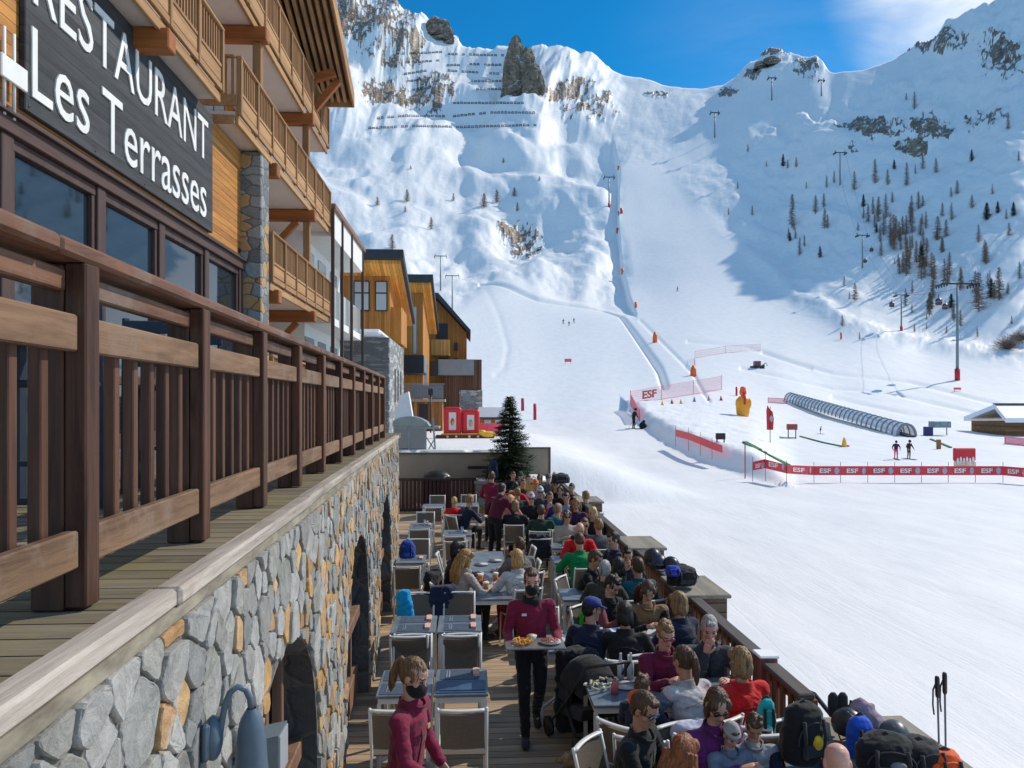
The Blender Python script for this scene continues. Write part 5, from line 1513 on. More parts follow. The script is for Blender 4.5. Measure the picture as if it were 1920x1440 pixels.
rk = N('ShaderNodeValToRGB', {0: nk.outputs['Fac']}); rk.color_ramp.elements[0].position = .35; rk.color_ramp.elements[0].color = (.085, .062, .046, 1); rk.color_ramp.elements[1].position = .65; rk.color_ramp.elements[1].color = (.44, .32, .22, 1)
ge = N('ShaderNodeNewGeometry'); sp2 = N('ShaderNodeSeparateXYZ', {0: ge.outputs['Normal']})
nn = N('ShaderNodeMath', {0: nk.outputs['Fac'], 1: sp2.outputs[2]}, operation='ADD'); mr = N('ShaderNodeMapRange', {0: nn.outputs[0], 1: 1.12, 2: 1.2})
mx = N('ShaderNodeMix', {'Factor': mr.outputs[0], 6: rk.outputs[0], 7: (.8, .82, .86, 1)}, data_type='RGBA'); nt.links.new(mx.outputs[2], b.inputs['Base Color']); b.inputs['Roughness'].default_value = .9
bp = N('ShaderNodeBump', {'Height': nk.outputs['Fac'], 'Strength': 1, 'Distance': 3}); nt.links.new(bp.outputs[0], b.inputs['Normal'])
def rockpile(specs, name, label, seed):
    vs = []; qs = []; base = 0
    o0 = None
    for (px, top, bot, wpx, lean) in specs:
        p, Y = place(px, bot); s = Y / FPX
        if o0 is None: o0 = p
        h = (bot - top) * s; w_ = wpx * s / 2; na, nz_ = 40, 34
        a = np.linspace(0, 2 * PI, na, endpoint=False); z = np.linspace(-.25, 1, nz_)
        A, Zg = np.meshgrid(a, z)
        prof = np.clip(1 - np.clip(Zg, 0, 1) ** 5, 0.02, 1) ** .6 * (1.15 - .38 * Zg)
        ns = fbm(np.cos(A) * 2.1 + seed, np.sin(A) * 2.1 + Zg * 3 + seed * 3, 5, seed, .6, True) * .42 + fbm(A * 0 + np.cos(A) * 6, Zg * 9 + np.sin(A) * 6, 3, seed + 5) * .12
        rr = w_ * prof * (1 + ns)
        X = rr * np.cos(A) + lean * w_ * Zg; Yv = rr * np.sin(A) * .8; Zv = Zg * h * (1 + .03 * ns)
        d = p - o0
        vs.append(np.stack([X + d.x, Yv + d.y, Zv + d.z], -1).reshape(-1, 3))
        ii = np.arange(na * nz_).reshape(nz_, na) + base
        i2 = np.roll(ii, -1, 1)
        qs.append(np.stack([ii[:-1], i2[:-1], i2[1:], ii[1:]], -1).reshape(-1, 4)); base += na * nz_
    me = np_mesh(name, np.vstack(vs), np.vstack(qs), False); me.materials.append(ROCKM)
    tag(link(name, me, None, o0), label, 'rock')
rockpile([(966, 66, 150, 30, .1), (985, 88, 168, 34, .2), (975, 104, 172, 52, 0), (998, 118, 176, 30, .3), (1010, 140, 174, 18, .3), (957, 96, 160, 22, -.1), (968, 84, 120, 16, .2)], 'rock_spire', 'brown rock spire standing up against the sky above the barriers', 3)
rockpile([(812, 30, 62, 26, .3), (826, 36, 70, 26, .5), (840, 52, 78, 16, .5)], 'rock_outcrop', 'reddish rock knob on the skyline left of the spire', 9)
rockpile([(1447, 106, 122, 30, 0), (1425, 114, 128, 18, 0)], 'rock_outcrop', 'dark boulders on the small rounded summit', 14)
LARCH = mat('larch_twigs', (.33, .215, .15), .9, .35, 3, col2=(.17, .115, .09))
FIRD = mat('dark_conifer', (.045, .055, .035), .9, .4, 3, col2=(.018, .022, .018))
def larch_mesh(seed, wid=.16, dens=1.0):
    r_ = random.Random(seed); mb = MB()
    mb.tube([(0, 0, -.06), (r_.uniform(-.01, .01), 0, .5), (r_.uniform(-.015, .015), 0, 1)], [.016, .010, .002], 5)
    z = .10
    while z < .98:
        k = (1 - z) ** .8 * (1 if z > .2 else .75)
        for i in range(int((3 + 3 * k) * dens) + 1):
            a = r_.uniform(0, 2 * PI); L = wid * k * r_.uniform(.5, 1.15) + .012
            d = Vector((math.cos(a), math.sin(a), r_.uniform(-.3, .15)))
            b0 = Vector((0, 0, z + r_.uniform(-.01, .01))); tip = b0 + d * L
            sdv = d.cross(Vector((0, 0, 1))).normalized()
            mb.add([b0 + Vector((0, 0, .006)), b0 - Vector((0, 0, .006)), tip], [(0, 1, 2)])
            for j in range(int(5 * dens) + 2):
                p_ = b0.lerp(tip, r_.uniform(.25, 1)); q = (sdv * r_.uniform(-1, 1) + Vector((0, 0, r_.uniform(-.9, .3))) + d * .5).normalized() * r_.uniform(.018, .04)
                w_ = q.orthogonal().normalized() * .0045
                mb.add([p_ - w_, p_ + w_, p_ + q], [(0, 1, 2)])
        z += .022
    return mb
lar = []
for k in range(5):
    o = larch_mesh(40 + k, .19 + .035 * (k % 3), 1.1).build('larch_tree', LARCH, fix=False)
    lar.append(o.data); bpy.data.objects.remove(o)
o = larch_mesh(77, .27, 2.2).build('conifer_tree', FIRD, fix=False); conif = o.data; bpy.data.objects.remove(o)
T2 = [(648,1040,1230),(630,1225,1290),(690,1280,1380),(775,1050,1155),(820,1040,1120),(825,1120,1235),(985,920,1030),(875,920,990),(835,945,1015),(1165,910,1000),(1200,860,915),(1268,870,1005),(1355,830,915),(1425,850,935),(1085,1060,1160),(1155,1040,1180),(1035,1120,1180),(1195,1150,1330),(1245,1160,1270),(1295,1050,1150),(1330,1030,1130),(1540,970,1050),(1620,1050,1125),(1730,990,1050),(1700,1090,1190),(1805,1125,1185),(1460,1090,1170),(1510,1090,1190),(1480,1180,1280),(1655,1210,1310),(1690,1290,1420),(1820,1200,1275),(1270,1320,1440),(1350,1310,1430),(1460,1280,1360),(600,830,900),(670,845,905),(625,860,910),(355,980,1020),(305,1120,1160),(433,1105,1165),(725,980,1020),(410,775,820),(510,865,900),(1310,490,590),(1265,500,540),(1815,600,700),(1350,1150,1215),(800,1330,1390),(1180,1240,1330),(1225,1190,1300),(1375,1340,1440)]
T3 = [(795,750,865),(580,520,600),(1110,500,710),(1090,560,690),(1205,520,660),(1265,560,720),(1345,600,750),(1365,640,760),(1555,680,930),(1540,760,880),(1680,650,860),(1630,720,850),(1650,740,860),(1805,620,730),(1600,500,640),(1330,470,570),(1145,880,940),(1235,940,980),(1040,600,640),(1235,1000,1040)]
T1_ = [(990,850,880),(470,1020,1090),(460,1110,1145),(310,1060,1110),(720,1040,1085),(885,1040,1120),(955,1020,1095),(1065,1090,1140),(390,1260,1345),(490,890,915),(600,1170,1240),(1185,950,975),(1050,1010,1060)]
trees = [(1260 + x * .3472, a * .3472, b_ * .3472, 'R') for x, a, b_ in T2] + [(1360 + x * .3055, 300 + a * .3055, 300 + b_ * .3055, 'R') for x, a, b_ in T3] + [(600 + x * .3472, a * .3472, b_ * .3472, 'L') for x, a, b_ in T1_]
rT_ = random.Random(21)
for k in range(44):
    x = rT_.gauss(1700, 62); b_ = 470 + (x - 1700) * .75 + rT_.gauss(0, 42)
    if 1560 < x < 1915 and 340 < b_ < 640: trees.append((x, b_ - rT_.uniform(20, 50), b_, 'R'))
for k in range(46):
    x = rT_.uniform(1470, 1915); b_ = rT_.uniform(300, 640)
    if b_ < 330 + (1700 - x) * .25 or (x < 1560 and b_ > 520): continue
    trees.append((x, b_ - rT_.uniform(14, 34), b_, 'R'))
for k in range(26):       # the same forest carries on beyond the frame, where the windows mirror it
    trees.append((rT_.uniform(1930, 2300), 0, rT_.uniform(330, 620), 'X'))
for x, a, b_, sd_ in trees:
    p, Y = place(x, b_); h = (b_ - a) * Y / FPX if sd_ != 'X' else rT_.uniform(9, 16)
    dark = (sd_ == 'R' and int(x * 7) % 9 == 0)
    o = link('conifer_tree' if dark else 'larch_tree', conif if dark else rT_.choice(lar), None, p - Vector((0, 0, .03 * h)), rT_.uniform(0, 6.28))
    wd = rT_.uniform(.9, 1.3) * (1.7 if sd_ == 'L' else 1)
    o.scale = (h * wd, h * wd, h * 1.02)
    if dark: tag(o, 'dark green conifer among the bare larches of the shaded forest slope', 'tree', 'dark conifers on the shaded slope')
    elif sd_ == 'L': tag(o, 'small bare larch on the sunlit snow humps of the left mountainside', 'tree', 'larches on the left mountainside')
    else: tag(o, 'bare brown larch on the shaded forest slope at right', 'tree', 'larches on the shaded right slope')
# bush at the right edge
for (x, y, w_, lb) in ((1890, 655, 34, 'grey brown bare bush at the right edge above the cabin'), (1912, 640, 26, 'second bare bush, touching the right edge of the picture')):
    p, Y = place(x, y); s = w_ * Y / FPX; r_ = random.Random(int(x)); mb = MB()
    for i in range(260):
        d = Vector((r_.gauss(0, 1), r_.gauss(0, 1), abs(r_.gauss(.9, .5)))).normalized() * s * r_.uniform(.4, 1)
        mid = d * .5 + Vector((r_.gauss(0, .1) * s, 0, .1 * s))
        mb.tube([(0, 0, 0), mid, d], [.03, .02, .008], 3)
        for j in range(5):
            q = mid.lerp(d, r_.random()); e = q + Vector((r_.gauss(0, 1), r_.gauss(0, 1), r_.gauss(.3, 1))) * s * .1
            mb.tube([q, e], [.012, .005], 3)
    tag(mb.build('bare_bush', LARCH, None, p, fix=False), lb, 'bush')
# ================================================================ people
def remesh(mb, voxel, smooth_it=3):
    me = bpy.data.meshes.new('tmp'); me.from_pydata(mb.v, [], mb.f); me.update()
    o = bpy.data.objects.new('tmp', me); COL.objects.link(o)
    md = o.modifiers.new('r', 'REMESH'); md.mode = 'VOXEL'; md.voxel_size = voxel; md.adaptivity = 0
    dg = bpy.context.evaluated_depsgraph_get(); dg.update()
    m2 = bpy.data.meshes.new_from_object(o.evaluated_get(dg))
    bpy.data.objects.remove(o); bpy.data.meshes.remove(me)
    nv = len(m2.vertices)
    co = np.empty(nv * 3, np.float32); m2.vertices.foreach_get('co', co); co = co.reshape(-1, 3).astype(np.float64)
    lv = np.empty(len(m2.loops), np.int32); m2.loops.foreach_get('vertex_index', lv)
    q = lv.reshape(-1, 4)
    ed = np.concatenate([q[:, [0, 1]], q[:, [1, 2]], q[:, [2, 3]], q[:, [3, 0]]])
    cnt = np.bincount(ed[:, 0], minlength=nv) + np.bincount(ed[:, 1], minlength=nv)
    for _ in range(smooth_it):
        s = np.zeros_like(co)
        for k in range(3):
            s[:, k] = np.bincount(ed[:, 0], co[ed[:, 1], k], nv) + np.bincount(ed[:, 1], co[ed[:, 0], k], nv)
        co = co * .45 + .55 * s / np.maximum(cnt, 1)[:, None]
    bpy.data.meshes.remove(m2)
    return co, q
def vnormals(co, q):
    n = np.cross(co[q[:, 2]] - co[q[:, 0]], co[q[:, 3]] - co[q[:, 1]])
    vn = np.zeros_like(co)
    for k in range(4):
        for a in range(3): vn[:, a] += np.bincount(q[:, k], n[:, a], len(co))
    return vn / (np.linalg.norm(vn, axis=1)[:, None] + 1e-9)
def segdist(p, a, b, ra, rb):
    a = np.array(a); b = np.array(b); d = b - a; L = d @ d + 1e-9
    t = np.clip((p - a) @ d / L, 0, 1)
    return np.linalg.norm(p - a - t[:, None] * d, axis=1) - (ra + (rb - ra) * t)
_cl = {}
def cloth(c, name=None):
    k = tuple(round(v, 3) for v in c)
    if k not in _cl:
        _cl[k] = mat('cloth_%d' % len(_cl), c, .82, .2, 14, bump=.75, bscale=17, sheen=.15, spec=.25)
    return _cl[k]
SKINS = {}
def skin(c):
    if c not in SKINS: SKINS[c] = mat('skin_%d' % len(SKINS), c, .5, .09, 30, spec=.4)
    return SKINS[c]
HAIRS = {}
def hairm(c):
    if c not in HAIRS: HAIRS[c] = mat('hair_%d' % len(HAIRS), c, .45, .65, 60, (1, 1, .10), .9, 100, spec=.45)
    return HAIRS[c]
LIP = mat('lips', (.36, .12, .10), .5, .05)
EYE = 3.5
DARK = mat('eye_dark', (.02, .014, .012), .3, .05)
LENS = glass('lens_dark', (.006, .006, .008), .05, 1.6)
LENSB = glass('lens_blue', (.01, .08, .22), .05, 2.2)
LENSR = glass('lens_red', (.45, .02, .03), .05, 2.0)
def hand(mb, wrist, fwd, nrm, s, side, curl):
    """palm, four fingers of different length, thumb off the side of the palm"""
    f = Vector(fwd).normalized(); n = Vector(nrm); n = (n - f * n.dot(f)).normalized(); r = f.cross(n)
    W = Vector(wrist)
    mb.loft([(W - f * .03 * s, .025 * s, .021 * s, r, n), (W, .026 * s, .019 * s, r, n), (W + f * .04 * s, .039 * s, .016 * s, r, n), (W + f * .085 * s, .041 * s, .014 * s, r, n), (W + f * .10 * s, .034 * s, .010 * s, r, n)], 10)
    for i, (off, L) in enumerate(((-.031, .070), (-.0105, .080), (.0105, .075), (.030, .058))):
        p = W + f * .092 * s + r * off * s * side; d = f.copy(); pts = [p - d * .01 * s]
        for k, fr in enumerate((.42, .32, .26)):
            a = curl * (.5 + .45 * k) * (1 + .08 * i)
            dd = (f * math.cos(a) + n * math.sin(a))
            p = p + dd * L * fr * s; pts.append(p)
        mb.tube(pts, [.0098 * s, .0092 * s, .0082 * s, .0062 * s], 7)
    t0 = W + f * .025 * s - r * .030 * s * side
    d1 = (f * .75 - r * side * .62 + n * .25).normalized(); d2 = (f * .9 - r * side * .15 + n * (.35 + .3 * curl)).normalized()
    mb.tube([t0 - d1 * .008 * s, t0 + d1 * .034 * s, t0 + d1 * .034 * s + d2 * .030 * s, t0 + d1 * .036 * s + d2 * .052 * s], [.0125 * s, .0115 * s, .0098 * s, .007 * s], 7)
def ik(S, W, l1, l2, hint):
    d = W - S; L = d.length; mx = (l1 + l2) * .985
    if L > mx: W = S + d * (mx / L); d = W - S; L = mx
    a = (l1 * l1 - l2 * l2 + L * L) / (2 * L); h = math.sqrt(max(0, l1 * l1 - a * a))
    u = d.normalized(); hv = Vector(hint); hv = (hv - u * hv.dot(u)).normalized()
    return S + u * a + hv * h, W
ARMS = {'table': ((.20, .42, .80), (-.20, .42, .80)), 'lap': ((.13, .28, .66), (-.13, .28, .66)), 'eat': ((.07, .24, .98), (-.18, .40, .80)),
        'chin': ((.05, .21, 1.00), (-.16, .36, .80)), 'hang': ((.25, .02, .84), (-.25, .02, .84)), 'close': ((.07, .36, .85), (-.07, .37, .84)),
        'cross': ((-.06, .33, .80), (.06, .38, .80)), 'tray': ((.235, .30, 1.03), (-.235, .30, 1.03)), 'cloth': ((.20, .36, 1.00), (-.20, .20, .94)),
        'poles': ((.30, .28, .95), (-.30, .28, .95)), 'reach': ((.34, .50, .86), (-.14, .36, .82)), 'serve': ((.30, .46, 1.02), (-.20, .36, 1.05))}
def person(label, px, py, yaw, pose='sit', top=(.02, .02, .02), bot=(.02, .02, .025), sk=(.56, .32, .22), hair=('short', (.06, .03, .015)), arms='table', lean=8, side=0, hy=0, hp_=8, s=1.0,
           det=1, glasses=None, mask=False, hat=None, accent=None, shoe=(.03, .03, .035), puff=1.07, feet=None, hood=None, collar=None, seatz=.0, vest=None):
    V = Vector
    pv = {'sit': V((0, 0, .54)), 'stand': V((0, 0, .93)), 'walk': V((0, 0, .91))}[pose]
    la, sa = R(lean), R(side)
    t = V((math.sin(sa), math.sin(la), math.cos(la) * math.cos(sa))).normalized()
    xr = V((1, 0, 0)) - t * t.x; xr.normalize(); fw = t.cross(xr) * -1
    if fw.y < 0: fw = -fw
    nb = pv + t * .50
    nd = (t * .5 + V((0, .10, .9))).normalized()
    hc = nb + nd * .20
    prims = []; mb = MB()
    def cp(a, b_, ra, rb, reg):
        a = V(a) * s; b_ = V(b_) * s; mb.cap(a, b_, ra * s, rb * s); prims.append((tuple(a), tuple(b_), ra * s, rb * s, reg))
    k = puff
    secs = [(-.10, .145, .115), (-.03, .170, .130), (.08, .155 * k, .120 * k), (.2, .158 * k, .122 * k), (.33, .178 * k, .128 * k), (.42, .170 * k, .112 * k), (.47, .125 * k, .09), (.52, .07, .068)]
    mb.loft([((pv + t * f) * s, a * s, b_ * s, xr, fw) for f, a, b_ in secs], 20)
    for o_ in (-.075, 0, .075):
        prims.append((tuple((pv + t * .03 + xr * o_) * s), tuple((pv + t * .44 + xr * o_ * 1.2) * s), .10 * s, .095 * s, 1))
        prims.append((tuple((pv - t * .10 + xr * o_) * s), tuple((pv + t * .0 + xr * o_) * s), .10 * s, .10 * s, 1 if pose == 'sit' else 2))
    cp(nb - t * .05, nb + nd * .008, .080, .064, 1 if collar is None else collar)
    H = MB()
    hands = []
    ar = ARMS[arms] if isinstance(arms, str) else arms
    dz = pv.z - .54 if (pose != 'sit' or isinstance(arms, str) and arms not in ('hang', 'tray', 'cloth', 'poles', 'serve')) and arms not in ('hang', 'tray', 'cloth', 'poles', 'serve') else 0
    vest_r = 1
    for sgn, tgt in ((1, ar[0]), (-1, ar[1])):
        S = pv + t * .445 + xr * (.185 * sgn * (.5 + .5 * k))
        W = V(tgt) + V((0, 0, dz if pose == 'sit' else 0))
        if isinstance(arms, str) and pose == 'sit': W += V((t.x * .3, max(0, t.y - .14) * .35, 0))
        E_, W = ik(S, W, .285, .255, V((sgn * (.25 if arms == 'tray' else .75), -.6, -.7)))
        cp(S - xr * (.07 * sgn) - t * .01, S, .068 * k, .066 * k, 1)
        ra = 4 if vest else 1
        cp(S, E_, .064 * k, .053 * k, ra); cp(E_, W - (W - E_) * .06, .054 * k, .041, ra)
        fd = (W - E_).normalized()
        nr_ = V((-sgn * .5, .1, -.85)) if arms not in ('tray', 'cloth', 'hang') else (V((-sgn * .3, .1, .9)) if arms == 'tray' else V((-sgn, 0, -.1)))
        if arms in ('eat', 'chin') and sgn > 0: fd = (V((0, .12, .0)) + V(hc) * 1.0 - V((.0, -.02, .06)) - W).normalized() * .6 + fd * .4; nr_ = V((-.6, -.6, .2))
        if arms == 'tray': fd = V((-sgn * .25, .9, .1))
        hand(H, W * s, fd, nr_, s * 1.04, sgn, {'tray': .35, 'cloth': .9, 'poles': 1.2, 'hang': .45}.get(arms, .55) if isinstance(arms, str) else .6)
        hands.append(W)
    for sgn in (1, -1):
        hp0 = pv + V((.088 * sgn, 0, -.02))
        if pose == 'sit': kn = V((.115 * sgn, .43, .515)); an = V((.12 * sgn, .40 if feet is None else feet, .10))
        elif pose == 'stand': kn = V((.10 * sgn, .03, .50)); an = V((.115 * sgn, -.02, .09))
        else: kn = V((.085 * sgn, .17 if sgn > 0 else .07, .51)); an = V((.075 * sgn, .20 if sgn > 0 else -.26, .10 if sgn > 0 else .16))
        cp(hp0, kn, .090, .066, 2); cp(kn, an, .064, .046, 2)
        td = V((.06 * sgn, 1, -.02 if pose != 'walk' or sgn > 0 else -.5)).normalized()
        cp(an - td * .05 + V((0, 0, -.045)), an + td * .13 + V((0, 0, -.052)), .045, .040, 3)
    if hood:
        mb.loft([((nb + t * -.02 - fw * .08 + xr * 0) * s, .11 * s, .05 * s, xr, fw), ((nb + t * .05 - fw * .10) * s, .12 * s, .06 * s, xr, fw), ((nb + t * .10 - fw * .09) * s, .09 * s, .04 * s, xr, fw)], 14)
        prims.append((tuple((nb - fw * .10) * s), tuple((nb + t * .1 - fw * .10) * s), .06 * s, .06 * s, 4))
    if arms == 'tray' or pose == 'walk' or det > 1: pass
    co, q = remesh(mb, (.022, .014, .0095)[det] * max(s, .8), 3)
    fc = co[q].mean(1)
    best = np.full(len(q), 1e9); reg = np.zeros(len(q), np.int32)
    for a, b_, ra, rb, g in prims:
        d = segdist(fc, a, b_, ra, rb); m_ = d < best; best[m_] = d[m_]; reg[m_] = g
    vn = vnormals(co, q)
    sd = abs(hash(label)) % 97 if False else (len(label) * 7 + int(px)) % 97
    wr_ = fbm(co[:, 0] * 9 / s + co[:, 1] * 5 + sd, co[:, 2] * 15 / s + co[:, 1] * 6, 3, sd) * .0085 + fbm(co[:, 0] * 16 + co[:, 1] * 20, co[:, 2] * 30 + co[:, 0] * 9 + sd, 3, sd + 3, .55, True) * .0062
    co = co + vn * (wr_ * s)[:, None]
    # head
    hm = MB()
    Rz = Matrix.Rotation(-R(hy), 3, 'Z') @ Matrix.Rotation(-R(hp_) - la * .4, 3, 'X')
    def hl(p): return (V(hc) + Rz @ V(p)) * s
    hx, hyv = Rz @ V((1, 0, 0)), Rz @ V((0, 1, 0))
    hs_ = [(-.122, .022, .022, .066), (-.112, .040, .040, .055), (-.095, .050, .055, .040), (-.065, .058, .072, .022), (-.03, .067, .086, .010), (.0, .071, .093, .004), (.04, .075, .098, 0), (.075, .070, .091, -.004), (.10, .054, .070, -.007), (.115, .032, .042, -.009), (.121, .012, .016, -.01)]
    hm.loft([(hl((0, y, z)), a * s, b_ * s, hx, hyv) for z, a, b_, y in hs_], 24)
    hm.cap(hl((0, .088, .02)), hl((0, .107, -.022)), .008 * s, .0135 * s, 8); hm.ell(hl((.012, .096, -.026)), .008 * s, .01 * s, .008 * s); hm.ell(hl((-.012, .096, -.026)), .008 * s, .01 * s, .008 * s)
    hm.cap(hl((-.036, .082, .036)), hl((.036, .082, .036)), .012 * s, .012 * s, 8)
    hm.cap(hl((-.018, .083, -.060)), hl((.018, .083, -.060)), .010 * s, .010 * s, 8); hm.cap(hl((-.012, .080, -.072)), hl((.012, .080, -.072)), .009 * s, .009 * s, 8)
    for sg in (-1, 1):
        hm.ell(hl((sg * .077, -.006, -.005)), .011 * s, .02 * s, .034 * s, Rz); hm.ell(hl((sg * .045, .058, -.022)), .024 * s, .024 * s, .022 * s, Rz)
    hm.cap(V(nb - t * .02) * s, hl((0, -.012, -.05)), .058 * s, .055 * s, 14)
    hco, hq = remesh(hm, (.012, .0085, .0055)[det] * max(s, .8), 2)
    hf = hco[hq].mean(1)
    loc = (hf / s - np.array(hc)) @ np.array(Rz)
    hreg = np.zeros(len(hq), np.int32)
    front = loc[:, 1] > .05
    for sg in (-1, 1):
        hreg[front & (((loc[:, 0] - sg * .032) / .015) ** 2 + ((loc[:, 2] - .010) / .008) ** 2 < 1)] = 5
        hreg[front & (((loc[:, 0] - sg * .033) / .022) ** 2 + ((loc[:, 2] - .036) / .0055) ** 2 < 1)] = 5
    hreg[front & ((loc[:, 0] / .026) ** 2 + ((loc[:, 2] + .066) / .008) ** 2 < 1)] = 6
    # assemble one mesh
    hv = np.array(H.v); hfq = [f for f in H.f]
    me = bpy.data.meshes.new('person')
    vs = np.vstack([co, hco, hv]); o1, o2 = len(co), len(co) + len(hco)
    fs = [q, hq + o1]
    big = np.vstack(fs)
    tri = [tuple(i + o2 for i in f) for f in hfq]
    me.vertices.add(len(vs)); me.vertices.foreach_set('co', vs.astype(np.float32).ravel())
    lv = np.concatenate([big.ravel(), np.array([i for f in tri for i in f], np.int32)])
    ls = np.concatenate([np.arange(0, big.size, 4), big.size + np.cumsum([0] + [len(f) for f in tri])[:-1]])
    me.loops.add(len(lv)); me.loops.foreach_set('vertex_index', lv.astype(np.int32))
    me.polygons.add(len(ls)); me.polygons.foreach_set('loop_start', ls.astype(np.int32))
    me.polygons.foreach_set('material_index', np.concatenate([reg, hreg, np.zeros(len(tri), np.int32)]).astype(np.int32))
    me.polygons.foreach_set('use_smooth', np.ones(len(ls), bool))
    me.update(calc_edges=True)
    for m_ in (skin(sk), cloth(top), cloth(bot), cloth(shoe), cloth(accent or vest or top), DARK, LIP): me.materials.append(m_)
    # place: head centre on the picture point
    rz = -R(yaw); Rw = Matrix.Rotation(rz, 3, 'Z')
    if pose == 'sit' or isinstance(py, (int, float)) and pose != 'at':
        zf = seatz
        Yd = (EYE - hc.z * s - zf) * FPX / (py - HOR)
        hw = P(px, py, Yd); off = Rw @ (V(hc) * s)
        base = V((hw.x - off.x, hw.y - off.y, zf))
    o = link('person', me, None, base, rz); tag(o, label, 'person', 'people on the terrace')
    # seams that the cut of a jacket shows
    if det > 0 and pose == 'sit':
        face = math.cos(R(yaw)); sg_ = 1 if face < -.2 else -1
        sm = MB()
        def tp(f, x_, ry): return (pv + t * f + xr * x_ + fw * (sg_ * ry)) * s
        rv = [(0.0, .138), (.1, .134 * k), (.2, .133 * k), (.3, .138 * k), (.38, .130 * k), (.44, .112 * k)]
        if sg_ > 0: sm.tube([tp(f, 0, r_) for f, r_ in rv], .0042 * s, 5)
        else: sm.tube([tp(.355 - .01 * abs(j), j * .042 * k, .138 * k * math.sqrt(max(.05, 1 - (j * .042 / .19) ** 2))) for j in range(-3, 4)], .0045 * s, 5)
        sm.build('zip' if sg_ > 0 else 'yoke_seam', cloth([v * .45 + .004 for v in top]), o)
    # hair, hats, glasses, masks
    if det > 0:
        cb = MB(); ct = [(-.045, .098, .088), (.0, .092, .084), (.028, .086, .080), (.040 + .02 * (sd % 3 == 0), .087, .082)]
        k0 = len(ct); n_ = 22
        for rr in (0, .009):
            for f, a, b_ in ct:
                for j in range(n_):
                    an = 2 * PI * j / n_; op = 1 + (.30 if math.sin(an) > .75 and f > 0 else 0)
                    p_ = (nb + t * (f - (.02 if math.sin(an) > .6 else 0)) + xr * ((a + rr) * math.cos(an)) + fw * ((b_ + rr) * math.sin(an) * op)) * s
                    cb.v.append(tuple(p_))
        for o_ in range(2):
            for i_ in range(k0 - 1):
                for j in range(n_):
                    a_ = o_ * k0 * n_ + i_ * n_ + j; b2_ = o_ * k0 * n_ + i_ * n_ + (j + 1) % n_
                    cb.f.append([a_, b2_, b2_ + n_, a_ + n_]); cb.m.append(0); cb.s.append(True)
        for j in range(n_):
            a_ = (k0 - 1) * n_ + j; b2_ = (k0 - 1) * n_ + (j + 1) % n_
            cb.f.append([a_, b2_, b2_ + k0 * n_, a_ + k0 * n_]); cb.m.append(0); cb.s.append(True)
        cc = accent if (accent and collar == 4) else [v * .8 + .004 for v in top]
        cb.build('collar', cloth(cc), o)
    style, hcol = hair
    hb = MB()
    def E(c, rx, ry, rz_): hb.ell(hl(c), rx * s, ry * s, rz_ * s, Rz, 18, 12)
    if style != 'bald':
        E((0, -.018, .025), .080, .110, .110)
        if style in ('short', 'messy'): E((0, -.05, -.015), .076, .062, .075)
        if style == 'messy':
            r_ = random.Random(int(px))
            for i in range(14): E((r_.uniform(-.055, .055), r_.uniform(-.07, .05), .105 + r_.uniform(-.01, .022)), .026, .03, .022)
        if style == 'short' or style == 'messy': E((0, .052, .098), .05, .03, .024)
        if style in ('bob', 'long'):
            E((0, -.052, -.04), .080, .060, .105)
            for sg in (-1, 1): E((sg * .066, -.005, -.045), .021, .050, .092); E((sg * .053, .045, .062), .029, .042, .042)
        if style == 'long':
            for i in range(-3, 4):
                a = i * .026
                hb.tube([hl((a * 1.0, -.075, .02)), hl((a * 1.3, -.105, -.13)), hl((a * 1.35, -.115, -.25)), hl((a * 1.1, -.095, -.37 - .02 * (i % 2)))], [.034 * s, .034 * s, .03 * s, .012 * s], 10)
        if style in ('pony', 'bun'):
            E((0, -.052, .01), .074, .062, .07)
            if style == 'bun': E((0, -.11, .085), .045, .045, .042)
            else: hb.tube([hl((0, -.095, .060)), hl((0, -.130, .062)), hl((0, -.150, .015)), hl((0.006, -.150, -.07)), hl((.002, -.138, -.16)), hl((0, -.130, -.21))], [.018 * s, .027 * s, .033 * s, .031 * s, .022 * s, .007 * s], 12)
        hco2, hq2 = remesh(hb, (.012, .0085, .006)[det] * max(s, .8), 1)
        l2 = (hco2 / s - np.array(hc)) @ np.array(Rz)
        vn2 = vnormals(hco2, hq2)
        hco2 = hco2 + vn2 * ((fbm(np.arctan2(l2[:, 0], l2[:, 1]) * 13 + sd, l2[:, 2] * 7, 3, sd, .6, True) * .0065 + fbm(l2[:, 0] * 60 + sd, l2[:, 1] * 60 + l2[:, 2] * 14, 2, 4) * .0035) * s)[:, None]
        keep = ~((l2[hq2].mean(1)[:, 1] > .02) & (l2[hq2].mean(1)[:, 2] < -.06) & (np.abs(l2[hq2].mean(1)[:, 0]) < .05))
        hme = np_mesh('hair', hco2, hq2[keep], True); hme.materials.append(hairm(hcol)); link('hair', hme, o)
    if hood:
        g = MB(); g.ell((nb + t * .07 - fw * .105) * s, .125 * s, .075 * s, .12 * s); g.cap((nb + t * .0 - fw * .02 - xr * .10) * s, (nb + t * .02 + fw * .06 - xr * .06) * s, .05 * s, .04 * s); g.cap((nb + t * .0 - fw * .02 + xr * .10) * s, (nb + t * .02 + fw * .06 + xr * .06) * s, .05 * s, .04 * s)
        hc_, hq_ = remesh(g, .010, 2); hc_ += vnormals(hc_, hq_) * (fbm(hc_[:, 0] * 20, hc_[:, 2] * 20, 3, 7) * .008)[:, None]
        hm_ = np_mesh('hood', hc_, hq_); hm_.materials.append(cloth(accent)); link('hood', hm_, o)
